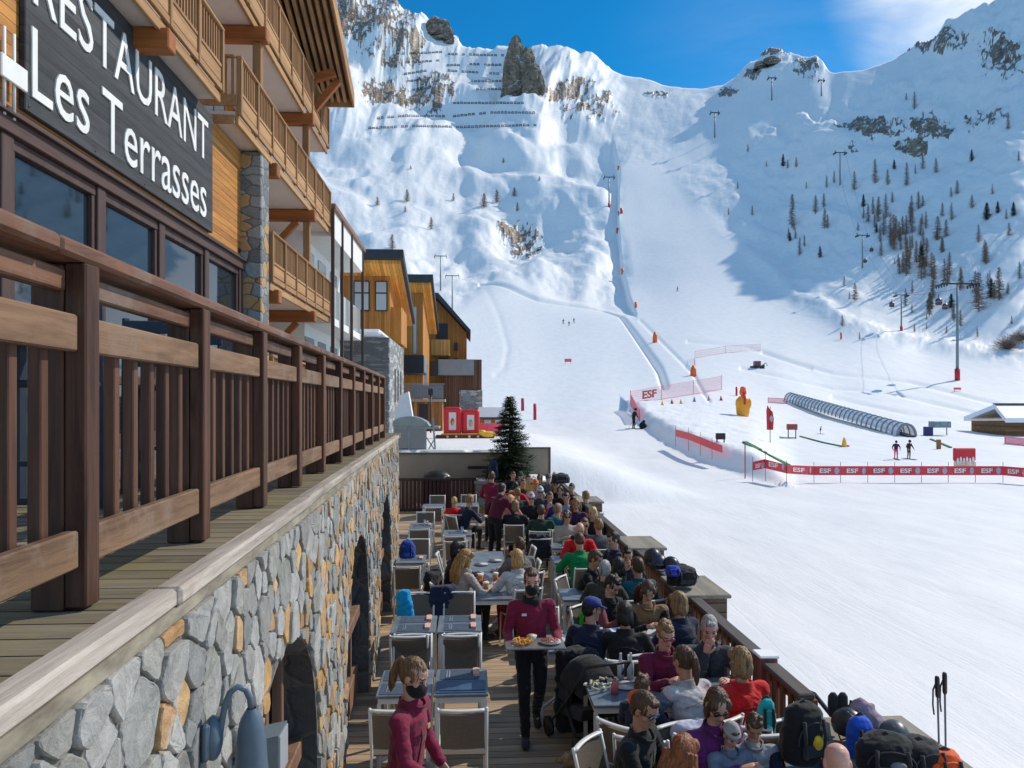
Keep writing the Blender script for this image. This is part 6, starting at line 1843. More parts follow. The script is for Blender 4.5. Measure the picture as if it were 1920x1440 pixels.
    if glasses:
        g = MB()
        for sg in (-1, 1):
            g.ell(hl((sg * .034, .094, .010)), .029 * s, .010 * s, .0215 * s, Rz, 14, 8, 0)
            g.tube([hl((sg * .058, .085, .014)), hl((sg * .079, .03, .014)), hl((sg * .082, -.02, .008))], .0035 * s, 6, 1)
        g.cap(hl((-.012, .104, .014)), hl((.012, .104, .014)), .004 * s, .004 * s, 6, 1)
        g.build('sunglasses', [glasses, BLACK], o)
    if mask:
        g = MB(); g.ell(hl((0, .050, -.062)), .073 * s, .086 * s, .075 * s, Rz, 20, 14)
        for sg in (-1, 1): g.tube([hl((sg * .056, .05, -.03)), hl((sg * .08, 0, .01))], .003 * s, 5)
        g.build('face_mask', cloth((.012, .012, .014)), o)
    if hat:
        kind, c = hat; g = MB()
        if kind == 'beanie':
            g.loft([(hl((0, -.012, z)), a * s, b_ * s, hx, hyv) for z, a, b_ in ((.030, .086, .112), (.05, .089, .115), (.07, .088, .113), (.072, .083, .108), (.10, .074, .096), (.135, .05, .066), (.155, .02, .03))], 22)
        elif kind == 'cap':
            g.loft([(hl((0, -.012, z)), a * s, b_ * s, hx, hyv) for z, a, b_ in ((.045, .085, .112), (.08, .083, .108), (.11, .068, .09), (.132, .04, .055), (.138, .012, .02))], 22)
            g.prism([hl((.075 * math.cos(PI * i / 10), .07 + .10 * math.sin(PI * i / 10), .052 - .02 * math.sin(PI * i / 10))) for i in range(11)], (Rz @ V((0, 0, .008))) * s)
        elif kind == 'hood':
            g.loft([(hl((0, -.03, z)), a * s, b_ * s, hx, hyv) for z, a, b_ in ((-.16, .11, .095), (-.06, .102, .10), (.03, .098, .118), (.09, .085, .105), (.13, .05, .07), (.142, .015, .02))], 20)
        g.build('hat' if kind != 'hood' else 'hood', cloth(c), o)
    o['_h'] = 0; del o['_h']
    return o, hands, s, Rw
# ---------------------------------------------------------------- chairs and tables
def thin(m, fac):
    """woven sling cloth lets part of the light through"""
    nt = m.node_tree; b = [n for n in nt.nodes if n.type == 'BSDF_PRINCIPLED'][0]; out = [n for n in nt.nodes if n.type == 'OUTPUT_MATERIAL'][0]
    t = nt.nodes.new('ShaderNodeBsdfTranslucent'); mx = nt.nodes.new('ShaderNodeMixShader'); mx.inputs[0].default_value = fac
    src = b.inputs['Base Color'].links[0].from_socket; nt.links.new(src, t.inputs[0])
    nt.links.new(b.outputs[0], mx.inputs[1]); nt.links.new(t.outputs[0], mx.inputs[2]); nt.links.new(mx.outputs[0], out.inputs[0])
    return m
CHW = mat('chair_white', (.70, .69, .66), .4, .05, 6)
MESHF = mat('taupe_sling', (.23, .195, .16), .8, .12, 60, bump=.3)
thin(MESHF, .45)
def make_chair():
    t = empty('terrace_chair')
    m_ = MB(); m_.add([(-.215, -.20, .43), (.215, -.20, .43), (.215, .21, .455), (-.215, .21, .455), (-.215, -.20, .415), (.215, -.20, .415), (.215, .21, .44), (-.215, .21, .44)], [(0, 1, 2, 3), (4, 7, 6, 5), (0, 4, 5, 1), (1, 5, 6, 2), (2, 6, 7, 3), (3, 7, 4, 0)])
    m_.build('seat', MESHF, t)
    b_ = MB(); n = 8
    def bp_(u, v, o): x = -.205 + .41 * u; z = .50 + .34 * v; y = -.235 - .085 * v - .02 * math.sin(PI * u); return (x, y - o, z)
    vs = [bp_(i / n, j / 3, o) for o in (0, .012) for j in range(4) for i in range(n + 1)]; fs = []
    for o in (0, 1):
        for j in range(3):
            for i in range(n): a = o * 4 * (n + 1) + j * (n + 1) + i; fs.append((a, a + 1, a + n + 2, a + n + 1))
    b_.add(vs, fs); b_.build('backrest', MESHF, t)
    MB().tube([(-.205, -.24, .49), (.205, -.24, .49)], .010, 6).build('lower_rail', CHW, t)
    r_ = MB(); pts = [Vector((-.225 + .45 * i / 8, -.325 - .03 * math.sin(PI * i / 8), .865)) for i in range(9)]
    r_.loft([(p, .024, .013) for p in pts], 8)
    r_.build('top_rail', CHW, t)
    for sx_ in (-1, 1):
        MB().tube([(sx_ * .225, .225, 0), (sx_ * .225, .205, .44), (sx_ * .225, -.12, .455)], .0135, 8).build('leg', CHW, t)
        MB().tube([(sx_ * .225, -.30, 0), (sx_ * .225, -.205, .42), (sx_ * .225, -.245, .55), (sx_ * .225, -.335, .885)], .0145, 8).build('leg', CHW, t)
    return t
chair0 = make_chair(); _used = [False]
def chair(x, y, yaw, label):
    t = chair0 if not _used[0] else copy_tree(chair0)
    _used[0] = True
    t.location = (x, y, .001); t.rotation_euler = (0, 0, -R(yaw)); t.scale = (.93, 1, 1); tag(t, label, 'chair', 'white framed terrace chairs')
    return t
TOP = mat('blue_grey_tabletop', (.20, .235, .27), .38, .35, 5, col2=(.09, .115, .145))
def table(x, y, sx_, sy_, label, legs=True):
    t = empty('terrace_table', (x, y, .001)); tag(t, label, 'table', 'blue grey terrace tables')
    MB().box((-sx_ / 2, -sy_ / 2, .722), (sx_ / 2, sy_ / 2, .75), 0, .006).build('tabletop', TOP, t)
    for a in (-1, 1):
        for b_ in (-1, 1): MB().box((a * (sx_ / 2 - .03) - .018, b_ * (sy_ / 2 - .05) - .018, 0), (a * (sx_ / 2 - .03) + .018, b_ * (sy_ / 2 - .05) + .018, .66)).build('leg', CHW, t)
    MB().box((-sx_ / 2 + .02, -sy_ / 2 + .03, .661), (sx_ / 2 - .02, sy_ / 2 - .03, .721)).build('apron', CHW, t)
    MB().beam((-sx_ / 2 + .05, -sy_ / 2 + .05, .12), (sx_ / 2 - .05, sy_ / 2 - .05, .12), .025, .025).build('brace', CHW, t)
    return t
# ---------------------------------------------------------------- right-hand railing and pillars
XR = 2.83
W_GREYCAP = wood('grey_caps', (.34, .31, .25), (.17, .15, .12), 1, rough=.85, bump=.6)
W_RR = wood('terrace_rail', (.13, .105, .09), (.055, .044, .04), 1, rough=.6, bump=.4)
W_RRV = wood('terrace_baluster', (.25, .115, .06), (.12, .055, .032), 2, rough=.65, bump=.4)
def rail_section(y0, y1, label):
    t = empty('terrace_railing', (XR, (y0 + y1) / 2, 0)); tag(t, label, 'railing', 'wooden railing sections along the snow')
    L = y1 - y0
    MB().box((-.075, -L / 2, 1.0), (.075, L / 2, 1.055), 0, .012).build('top_rail', W_RR, t)
    MB().box((-.02, -L / 2, .90), (.025, L / 2, .975), 0, .006).build('cross_rail', W_RRV, t)
    MB().box((-.02, -L / 2, .12), (.025, L / 2, .20), 0, .006).build('cross_rail', W_RRV, t)
    n = int(L / .15)
    for i in range(n):
        y = -L / 2 + (i + .5) * L / n
        MB().box((-.055, y - .024, .06), (-.021, y + .024, .985), 0, .004).build('baluster', W_RRV, t)
    k = max(1, int(L / 1.6))
    for i in range(k + 1):
        y = -L / 2 + .05 + (L - .1) * i / k
        MB().box((.026, y - .045, 0), (.10, y + .045, .998), 0, .006).build('post', W_RRV, t)
def pillar(y0, y1, x1, zt, label, snow=False):
    t = empty('wooden_pillar', (XR, (y0 + y1) / 2, 0)); tag(t, label, 'pillar', 'wooden box pillars with grey lids')
    L = (y1 - y0) / 2
    MB().box((-.12, -L, 0), (x1 - XR - .04, L, zt - .05), 0, .01).build('box', wood('pillar_boards', (.21, .155, .11), (.10, .07, .05), 1, plank=.12, across=2), t)
    MB().box((-.17, -L - .05, zt - .049), (x1 - XR, L + .05, zt), 0, .012).build('lid', W_GREYCAP, t)
pillar(18.7, 19.7, 3.30, 1.08, 'farthest wooden pillar box on the terrace rail, partly behind diners')
pillar(12.7, 13.75, 3.30, 1.08, 'middle wooden pillar box with an empty grey lid')
pillar(9.55, 10.55, 3.30, 1.08, 'wooden pillar box with helmets and a black bag on its lid')
pillar(4.5, 6.25, 3.65, .86, 'wide low wooden ledge heaped with bags and helmets, nearest the camera')
rail_section(6.3, 7.1, 'short near railing section between the bag ledge and the newel post')
rail_section(7.3, 9.5, 'railing section between the newel post and the pillar with helmets')
rail_section(10.6, 12.65, 'railing section between the two middle pillars')
rail_section(13.8, 18.65, 'long railing section beyond the empty-lidded pillar')
rail_section(19.75, 25.0, 'farthest railing section running to the snowy planter')
NP = empty('newel_post', (XR, 7.2, 0)); tag(NP, 'square reddish newel post with frost on its top', 'post')
MB().box((-.085, -.09, 0), (.085, .09, 1.08), 0, .01).build('post', wood('newel_red', (.27, .12, .10), (.13, .055, .05), 2), NP)
MB().box((-.10, -.11, 1.081), (.10, .11, 1.11), 0, .012).build('frost_cap', CLEAN_SNOW, NP)

# ---------------------------------------------------------------- who sits where
BLK = (.012, .012, .014); NVY = (.012, .020, .050); MAR = (.20, .012, .042); REDC = (.60, .010, .012); GRN = (.0, .22, .065); TEA = (.012, .105, .15); GRY = (.10, .11, .12); DGR = (.035, .04, .045)
BEI = (.40, .33, .27); WHI = (.58, .57, .55); PUR = (.085, .012, .085); YLW = (.65, .33, .02); OLV = (.045, .045, .03); LBL = (.22, .33, .50); ORG = (.85, .13, .03); BRN = (.12, .065, .035)
Bd, Db, Br, Bk, Gy, Au = (.55, .33, .12), (.27, .155, .065), (.085, .042, .02), (.012, .009, .008), (.32, .31, .30), (.22, .065, .016)
TAN = (.47, .25, .15); PNK = (.62, .34, .26)
PEOPLE = [
 # label, short, x, y, yaw, kw
 ('man in black jacket with blue mirrored sunglasses and short dark hair at the bottom table', 'man with blue sunglasses', 1208, 1330, 128, dict(top=BLK, hair=('short', Br), glasses=LENSB, arms='close', lean=14, hp_=22, hy=8, det=2, sk=TAN, puff=1.08)),
 ('person with auburn hair seen from behind at the bottom edge', 'auburn-haired diner', 1282, 1415, 35, dict(top=DGR, hair=('long', Au), det=2, hp_=14)),
 ('woman in purple sweater with dark hair and sunglasses at the bottom table', 'woman in purple', 1345, 1322, 160, dict(top=(.13, .015, .12), hair=('bob', Br), glasses=LENS, arms='cross', lean=18, hp_=24, hy=18, det=2)),
 ('child in grey knit beanie and grey blue jacket leaning on the bottom table', 'child in grey beanie', 1371, 1378, 170, dict(top=(.16, .20, .28), hair=('short', Br), hat=('beanie', (.36, .35, .32)), s=.70, seatz=.16, arms='close', hp_=28, det=2)),
 ('child with brown hair in grey vest over navy sleeves looking down', 'child in grey vest', 1414, 1362, 190, dict(top=(.30, .30, .33), vest=NVY, hair=('messy', Br), s=.74, seatz=.14, arms='close', hp_=34, det=2, sk=TAN)),
 ('nearly bald pink head of a man at the bottom right edge', 'bald man', 1570, 1432, 15, dict(top=GRY, hair=('bald', Gy), sk=PNK, det=2, hp_=14)),
 ('child in bright orange hood and navy jacket at the middle right table', 'child in orange hood', 1205, 1287, 40, dict(top=NVY, accent=ORG, hood=True, hair=('messy', Br), s=.76, seatz=.13, det=2, arms='table', collar=4, hp_=14)),
 ('woman with dark ponytail in grey and white jacket seen from behind', 'woman with ponytail', 1281, 1238, 335, dict(top=(.50, .48, .49), vest=(.13, .17, .24), hair=('pony', Br), det=2, lean=16, arms='table', sk=TAN)),
 ('person in bright red jacket with short blond hair seen from behind', 'person in red jacket', 1388, 1240, 345, dict(top=REDC, hair=('bob', Db), det=2, puff=1.12, lean=4)),
 ('person in maroon sweater with red sunglasses facing the camera', 'person with red sunglasses', 1248, 1190, 172, dict(top=(.16, .012, .045), hair=('messy', Db), glasses=LENSR, arms='close', det=2, lean=14, hp_=18, sk=PNK)),
 ('grey-haired man in dark grey sweater holding a hand to his mouth', 'grey-haired man', 1330, 1178, 190, dict(top=(.045, .052, .06), hair=('short', Gy), arms='chin', det=2, lean=12, hp_=20, sk=PNK)),
 ('man in navy jacket and blue cap seen from behind', 'man in blue cap', 1110, 1142, 30, dict(top=NVY, hat=('cap', (.03, .05, .22)), hair=('short', Bk), hy=45, lean=12, det=1, puff=1.1)),
 ('dark-haired person in black jacket bent over a white menu', 'dark-haired person with menu', 1172, 1150, 10, dict(top=BLK, hair=('bob', Bk), accent=WHI, det=1, lean=14, hp_=18)),
 ('woman in brown fur-trimmed vest looking down at her table', 'woman in fur vest', 1215, 1108, 180, dict(top=(.25, .15, .07), vest=BLK, hair=('long', Br), hp_=34, lean=16, arms='close', det=2, puff=1.1)),
 ('person with light brown hair in navy jacket facing away beside the rail', 'person in navy by the rail', 1272, 1130, 330, dict(top=(.010, .018, .045), hair=('bob', Db), det=1, puff=1.08)),
 ('dark-haired person in plaid-trimmed black jacket looking down', 'person in plaid trim', 1148, 1098, 140, dict(top=BLK, vest=(.20, .05, .06), hair=('messy', Bk), hp_=30, lean=18, arms='close')),
 ('person with grey hair in dark olive jacket seen from behind', 'person in olive', 1134, 1068, 20, dict(top=OLV, hair=('short', Gy), lean=12, puff=1.08)),
 ('man in teal jacket seen from behind', 'man in teal', 1195, 1062, 345, dict(top=TEA, hair=('short', Br), puff=1.15, lean=10)),
 ('dark-haired man in black sweater leaning to the right over his table', 'man in black sweater', 1116, 1048, 120, dict(top=BLK, hair=('short', Br), lean=22, arms='close', hp_=20, sk=TAN)),
 ('person in dark jacket with yellow collar holding both hands at the face', 'person with yellow collar', 1176, 1040, 185, dict(top=DGR, hair=('short', Bk), arms='chin', hp_=24, lean=14)),
 ('person in bright green jacket seen from behind with hands on hips', 'person in green', 1086, 1014, 352, dict(top=GRN, hair=('short', Br), puff=1.15, lean=14, hp_=30)),
 ('bald man in red jacket facing the camera across from the green jacket', 'bald man in red', 1087, 993, 178, dict(top=REDC, hair=('bald', Gy), sk=PNK, lean=14, hp_=24, puff=1.12)),
 ('person in quilted grey jacket seen from behind by the rail', 'person in quilted grey', 1122, 985, 350, dict(top=(.075, .085, .10), hair=('short', Db), puff=1.2, lean=10)),
 ('woman in beige jacket with sunglasses raising a glass', 'woman in beige with sunglasses', 1063, 968, 175, dict(top=BEI, hair=('bob', Br), glasses=LENS, arms='close')),
 ('woman with long brown hair in dark purple jacket', 'woman in dark purple', 1080, 945, 185, dict(top=(.05, .012, .05), hair=('long', Db), hp_=22)),
 ('blonde person in black against the far rail', 'blonde in black', 1112, 962, 200, dict(top=BLK, hair=('bob', Bd))),
 ('woman with light brown hair in a long black coat seen from behind', 'woman in black coat', 966, 948, 8, dict(top=BLK, hair=('bob', Db), puff=1.1)),
 ('blonde person half hidden behind the black-coated woman', 'half hidden blonde', 957, 938, 25, dict(top=(.50, .16, .17), hair=('bob', Bd))),
 ('person in pale pink hat and sunglasses facing the camera in black', 'person in pale pink hat', 996, 934, 178, dict(top=BLK, hat=('beanie', (.60, .44, .46)), glasses=LENS, sk=PNK)),
 ('man in royal blue and red jacket facing the camera', 'man in blue and red', 1031, 932, 182, dict(top=(.015, .04, .15), vest=REDC, hair=('short', Br), arms='eat')),
 ('person in teal sweater facing right next to the blue and red jacket', 'person in teal sweater', 1046, 955, 40, dict(top=TEA, hair=('short', Db), arms='eat')),
 ('person with white headband and sunglasses in a dark jacket', 'person with white headband', 1013, 922, 180, dict(top=(.05, .045, .05), hat=('beanie', WHI), glasses=LENS)),
 ('person in light blue jacket near the far rail', 'person in light blue', 1062, 934, 200, dict(top=LBL, hair=('short', Bk), lean=16)),
 ('dark-haired person in black between the blue jacket and the rail', 'person in black near the rail', 1050, 921, 190, dict(top=BLK, hair=('bob', Bk))),
 ('person in vivid red ski jacket seen from behind at the far tables', 'person in vivid red', 967, 912, 15, dict(top=REDC, hair=('short', Bk), puff=1.15)),
 ('person in green black jacket in front of the vivid red one', 'person in green black', 970, 924, 350, dict(top=(.012, .03, .025), hair=('short', Db), puff=1.1)),
 ('person in yellow ski jacket with a black bib at the far end', 'person in yellow', 991, 898, 180, dict(top=YLW, hair=('short', Bk), puff=1.15)),
 ('person in orange hat and pale grey jacket at the far end', 'person in orange hat', 1004, 908, 178, dict(top=(.35, .35, .38), hat=('beanie', (.75, .22, .03)))),
 ('person in black beside the dark bag at the far end', 'person in black at the far end', 962, 892, 170, dict(top=BLK, hair=('short', Br), sk=PNK)),
 ('person in grey wool hat by the far corner of the rail', 'person in grey wool hat', 1028, 897, 190, dict(top=(.08, .09, .12), hat=('beanie', (.09, .09, .12)))),
 ('woman with long brown hair and pale scarf near the far rail', 'woman with pale scarf', 1042, 910, 185, dict(top=BLK, hair=('long', Db), accent=BEI, collar=4)),
 ('person in dark bottle green hat against the snowy planter', 'person in bottle green', 976, 893, 200, dict(top=(.01, .05, .035), hat=('beanie', (.008, .045, .03)))),
 ('blonde girl in red jacket seen from behind at the left tables', 'blonde girl in red', 852, 940, 5, dict(top=REDC, hair=('short', Bd), s=.86, seatz=.075, det=0)),
 ('person with light brown hair in navy coat turned to the right', 'person in navy coat', 881, 937, 55, dict(top=NVY, hair=('short', Db), lean=16, side=6, accent=BEI)),
 ('blonde long-haired woman in beige jacket sitting left of the beers', 'long-haired woman in beige', 874, 1046, 62, dict(top=(.42, .35, .30), hair=('long', (.36, .19, .06)), lean=14, det=2, arms='table', hp_=12)),
 ('blonde woman in white sweater and red trousers seen from behind', 'woman in white sweater', 969, 1046, 340, dict(top=(.55, .53, .52), bot=(.33, .008, .014), hair=('bob', Bd), det=2, lean=8, shoe=BLK)),
 ('brown-haired person in grey jacket behind the white sweater', 'person in grey jacket', 973, 1022, 335, dict(top=(.15, .14, .13), hair=('short', Br), puff=1.12)),
 ('person in dark brown jacket between the vivid red jacket and the yellow one', 'person in dark brown', 981, 906, 190, dict(top=(.05, .03, .02), hair=('short', Br))),
 ('person in charcoal with a grey fringe scarf left of the orange hat', 'person in charcoal', 1012, 897, 175, dict(top=DGR, hair=('bob', Br), glasses=LENS)),
 ('person in navy with pale bob next to the grey wool hat', 'person in navy with pale bob', 1040, 893, 195, dict(top=NVY, hair=('bob', Bd))),
 ('person in dark green seen from behind at the long far table', 'person in dark green', 1015, 958, 10, dict(top=(.012, .04, .025), hair=('short', Br), puff=1.12)),
 ('person in black seen from behind next to the dark green one', 'person in black at the long far table', 1098, 930, 330, dict(top=BLK, hair=('short', Db))),
 ('person in burgundy near the pillar at the far rail', 'person in burgundy', 1072, 915, 200, dict(top=(.10, .01, .02), hair=('short', Bk))),
 ('person in black with sunglasses behind the beige jacket', 'person in black with sunglasses', 1096, 984, 185, dict(top=BLK, hair=('short', Br), glasses=LENS)),
 ('person in dark blue turned left beside the green jacket', 'person in dark blue', 1150, 1012, 250, dict(top=NVY, hair=('short', Bk), hp_=18)),
 ('person in dark grey seen from behind between teal and olive', 'person in dark grey', 1160, 1062, 5, dict(top=DGR, hair=('bob', Bk), puff=1.1)),
 ('dark-haired person in black left of the long-haired woman', 'person in black on the left', 858, 1030, 70, dict(top=BLK, hair=('bob', Bk), lean=10, puff=1.1)),
]
for (lab, short, px, py, yaw, kw) in PEOPLE:
    kw = dict(kw)
    if 'det' not in kw: kw['det'] = 1 if py > 985 else 0
    o, hands, s_, Rw = person(lab, px, py, yaw, 'sit', **kw)
    chair(o.location.x, o.location.y, yaw, 'white framed chair carrying the ' + short)
# waiters
wk, hW, s_, Rw = person('waiter in maroon sweater and black mask walking with a food tray', 997, 1089, 180, 'walk', top=MAR, bot=(.008, .008, .010), hair=('short', Br), mask=True, arms='tray', puff=.97, lean=3, det=2, hp_=12, sk=PNK, s=1.02, collar=4, accent=BLK)
wt, hT, s2, Rw2 = person('waitress in maroon sweater with a ponytail and black mask by the left tables', 776, 1268, 112, 'stand', top=MAR, bot=(.012, .012, .014), hair=('pony', (.16, .085, .035)), mask=True, arms='cloth', puff=.98, lean=6, det=2, hp_=20, hy=6, s=.98)
w3, h3, s3, R3w = person('waiter in maroon seen from behind, upright, at the far tables', 922, 893, 12, 'stand', top=MAR, bot=BLK, hair=('short', Br), arms='serve', lean=4, det=1)
w4, h4, s4, R4w = person('waiter in maroon bending over a far table with plates', 941, 917, 40, 'stand', top=(.11, .008, .024), bot=BLK, hair=('short', Bk), arms='serve', lean=26, det=1, hp_=10)
# name tags, tray with food
def worldpt(o, p): return Matrix.Rotation(o.rotation_euler.z, 4, 'Z') @ Vector(p) + Vector(o.location)
MB().box((.06, .135, 1.30), (.11, .142, 1.325)).build('name_tag', CHW, wk)
MB().box((-.09, .15, 1.22), (-.05, .158, 1.25)).build('name_tag', mat('brass_tag', (.5, .36, .15), .4), wt)
MB().tube([(.02, .125, 1.34), (.05, .16, 1.2), (.10, .15, 1.05)], .006, 6).build('lanyard', BLACK, wt)
tc_ = worldpt(wk, ((hW[0] + hW[1]) / 2 * s_ + Vector((0, .06, .03))))
TR = empty('food_tray', tc_, wk.rotation_euler.z); tag(TR, 'round-cornered tray of chips and plates carried by the walking waiter', 'tray')
MB().box((-.30, -.17, -.008), (.30, .17, .012), 0, .01).build('tray', mat('tray_grey', (.16, .15, .15), .4), TR)
r_ = random.Random(4)
def heap(name, m, c, r, n, sz, parent=None, flat=.5):
    mb = MB()
    for i in range(n):
        a = r_.uniform(0, 6.28); d = r * r_.random() ** .5
        mb.boxc((c[0] + d * math.cos(a), c[1] + d * math.sin(a), c[2] + r_.uniform(0, sz * 2) * (1 - d / r * .6)), (sz * r_.uniform(1.5, 3), sz * .55, sz * .5), Matrix.Rotation(r_.uniform(0, 3), 3, 'Z') @ Matrix.Rotation(r_.uniform(-.5, .5), 3, 'Y'))
    return mb.build(name, m, parent)
FRY = mat('fried_potato', (.75, .36, .05), .6, .25, 30); PLATE = mat('white_china', (.75, .74, .72), .25, .03)
def plate_mb(r=.12): return MB().loft([((0, 0, 0), r * .6, r * .6), ((0, 0, .004), r * .65, r * .65), ((0, 0, .018), r, r), ((0, 0, .021), r * 1.0, r * 1.0), ((0, 0, .012), r * .7, r * .7)], 20)
def thing_at(mb, name, mats, pos, label, cat, group=None, rz=0):
    return tag(mb.build(name, mats, None, pos, rz), label, cat, group)
def tray_item(name, label, cat, off, mb, m):
    return thing_at(mb, name, m, worldpt(TR, off), label, cat)
h_ = heap('tmp', FRY, (0, 0, .02), .10, 60, .016); h_.name = 'chips_heap'; h_.location = worldpt(TR, (.12, .02, .016)); tag(h_, 'golden heap of chips on the waiter\'s tray', 'food')
tray_item('salad_plate', 'white plate with salad and bread on the waiter\'s tray', 'plate', (-.16, .02, .014), plate_mb(.11), PLATE)
h_ = heap('tmp', mat('mixed_salad', (.55, .18, .12), .6, .6, 60), (0, 0, .012), .08, 40, .014); h_.name = 'cold_cuts'; h_.location = worldpt(TR, (-.16, .02, .03)); tag(h_, 'pink and brown cold cuts on the white plate on the tray', 'food')
tray_item('sauce_bowl', 'small pale bowl at the back of the waiter\'s tray', 'bowl', (.02, -.08, .014), MB().loft([((0, 0, 0), .035, .035), ((0, 0, .05), .055, .055), ((0, 0, .052), .05, .05), ((0, 0, .03), .04, .04)], 16), mat('cream_bowl', (.62, .60, .45), .3))
cw = worldpt(wt, hT[0] * s2)
mb = MB(); mb.loft([((0, 0, .03), .03, .03), ((0, 0, -.04), .07, .055), ((.01, 0, -.16), .10, .07), ((.03, .01, -.30), .13, .075), ((.03, .01, -.34), .12, .07)], 16)
co, q = remesh(mb, .012, 1); vn = vnormals(co, q); co += vn * (fbm(np.arctan2(co[:, 1], co[:, 0]) * 3, co[:, 2] * 5, 3, 5, .6, True) * .022)[:, None]
me = np_mesh('folded_fleece', co, q); me.materials.append(cloth(MAR)); tag(link('folded_fleece', me, None, cw + Vector((.02, 0, -.02))), 'crumpled maroon fleece held by the waitress', 'fleece')
# dark apron bag on the waitress' hip
MB().ell((-.04, .15, .86), .11, .05, .13).build('hip_pouch', cloth(BLK), wt)

# ---------------------------------------------------------------- tables
TB = [(-.62, 7.6, .52, .70, 'left near table beside the stone wall, partly behind the waitress'), (-.08, 7.6, .52, .70, 'left near table on its aisle side with a folded blue placemat'),
      (-.68, 9.6, .54, .72, 'second left table against the stone wall with pink napkins'), (-.12, 9.6, .54, .72, 'second left table on its aisle side with pink napkins'),
      (.30, 11.6, .62, 1.70, 'long table with the beers, near half'), (.30, 13.35, .62, 1.70, 'long table with the beers, far half with crossed white legs'),
      (-.25, 16.3, .60, .70, 'left table between the chairs behind the blonde girl in red'), (-1.02, 13.6, .50, .70, 'table by the wall with a blue bag beside it'), (-1.08, 17.3, .50, .70, 'table by the wall laid with glasses'), (-.95, 20.6, .60, .70, 'far left table in front of the slatted fence'), (-.05, 20.8, .60, .70, 'far table left of the standing waiters'),
      (1.62, 4.95, 1.0, .70, 'bottom table in front of the purple sweater'), (2.46, 5.5, .56, .80, 'bottom right table with a brown bottle beside the bag ledge'),
      (1.95, 7.28, 1.65, .72, 'middle right table between the red jacket and the stroller'), (1.88, 8.92, 1.5, .62, 'right table in front of the fur vest'), (.98, 8.75, .42, .62, 'small empty-ended table beside the walking waiter'),
      (2.0, 10.98, 1.4, .66, 'right table between the teal jacket and the black sweater'), (2.05, 13.42, 1.2, .60, 'right table between the green and the red jackets'), (2.1, 14.72, 1.1, .55, 'right table in front of the beige jacket'),
      (1.65, 17.35, 2.0, .60, 'long far table in the middle of the crowd'), (1.7, 19.55, 2.0, .60, 'far table behind the blue and red jacket'), (1.6, 21.9, 2.0, .60, 'farthest table below the snowy planter')]
for a in TB: table(*a)
EC = [(-.64, 8.42, 180, 'empty chair facing the camera behind the left near table, wall side'), (-.08, 8.42, 180, 'empty chair facing the camera behind the left near table, aisle side'),
      (-.06, 6.92, 0, 'empty chair in the foreground right of the waitress, back to the camera'), (-.64, 6.95, 0, 'empty chair hidden half behind the waitress'),
      (-.68, 9.02, 0, 'empty chair with its back to the camera at the second left table, wall side'), (-.10, 9.02, 0, 'empty chair with its back to the camera at the second left table, aisle side'),
      (-.70, 10.35, 180, 'empty chair beyond the second left table, wall side'), (-.14, 10.35, 180, 'empty chair beyond the second left table, aisle side'),
      (-.24, 14.9, 4, 'empty chair with its back to the camera left of the long table'), (-.30, 15.5, 0, 'empty chair tucked behind the first empty one left of the long table'), (-.98, 14.55, 180, 'empty chair at the wall table behind the blue bag'), (-1.0, 12.7, 0, 'empty chair at the wall table, back to the camera'),
      (-1.05, 18.2, 180, 'empty chair at the wall table with glasses, facing the camera'), (-1.05, 16.4, 0, 'empty chair at the wall table with glasses, back to the camera'), (-.9, 21.5, 180, 'empty chair at the far left table, facing the camera'), (-.9, 19.7, 0, 'empty chair at the far left table, back to the camera'), (-.02, 21.6, 180, 'empty chair in front of the dark slatted fence'), (.02, 19.9, 0, 'empty chair left of the standing waiters'),
      (1.38, 15.1, 0, 'empty chair carrying a dark backpack in the middle of the crowd'), (.82, 12.7, 270, 'empty white chair at the long table, seen from the side'), (-.22, 13.4, 90, 'empty white chair on the left side of the long table'), (.84, 13.9, 265, 'empty chair at the far end of the long table'),
      (1.62, 8.08, 0, 'empty chair left of the maroon sweater'), (1.78, 6.35, 352, 'empty chair with a pale blanket, back to the camera, in front of the ponytail'), (2.36, 6.3, 356, 'empty chair below the red jacket'), (1.45, 6.25, 20, 'empty chair between the blue sunglasses and the ponytail'), (.93, 9.5, 180, 'empty chair behind the small table beside the walking waiter'), (2.44, 12.3, 178, 'empty chair near the rail behind the yellow collar')]
for x, y, yw, lb in EC: chair(x, y, yw, lb)
# ---------------------------------------------------------------- things on the tables
m, nt, b, N = nodes('clear_glass'); b.inputs['Transmission Weight'].default_value = 1; b.inputs['Roughness'].default_value = .02; b.inputs['IOR'].default_value = 1.3; b.inputs['Base Color'].default_value = (.95, .97, .97, 1); GLS = m
BEER = mat('amber_beer', (.62, .17, .008), .15, .1, 20, spec=.6); FOAM = mat('beer_foam', (.85, .80, .70), .8, .05)
NAP = mat('pink_napkin', (.70, .40, .32), .8, .08, 20); MATB = mat('slate_placemat', (.06, .085, .12), .6, .2, 20); PAPER = mat('menu_paper', (.62, .70, .82), .6, .06, 8)
def beer(x, y, label):
    t = empty('beer_glass', (x, y, .752)); tag(t, label, 'beer glass')
    MB().loft([((0, 0, .012), .030, .030), ((0, 0, .125), .042, .042)], 14).build('beer', BEER, t)
    MB().loft([((0, 0, .1255), .043, .043), ((0, 0, .150), .045, .045), ((0, 0, .158), .03, .03)], 14).build('foam', FOAM, t)
    MB().loft([((0, 0, 0), .034, .034), ((0, 0, .011), .034, .034)], 14).build('base', GLS, t)
beer(.17, 11.65, 'left amber beer with white foam on the long table'); beer(.40, 11.72, 'right amber beer with white foam on the long table'); beer(.24, 11.12, 'nearest amber beer on the long table'); beer(.46, 11.35, 'amber beer close to the white sweater')
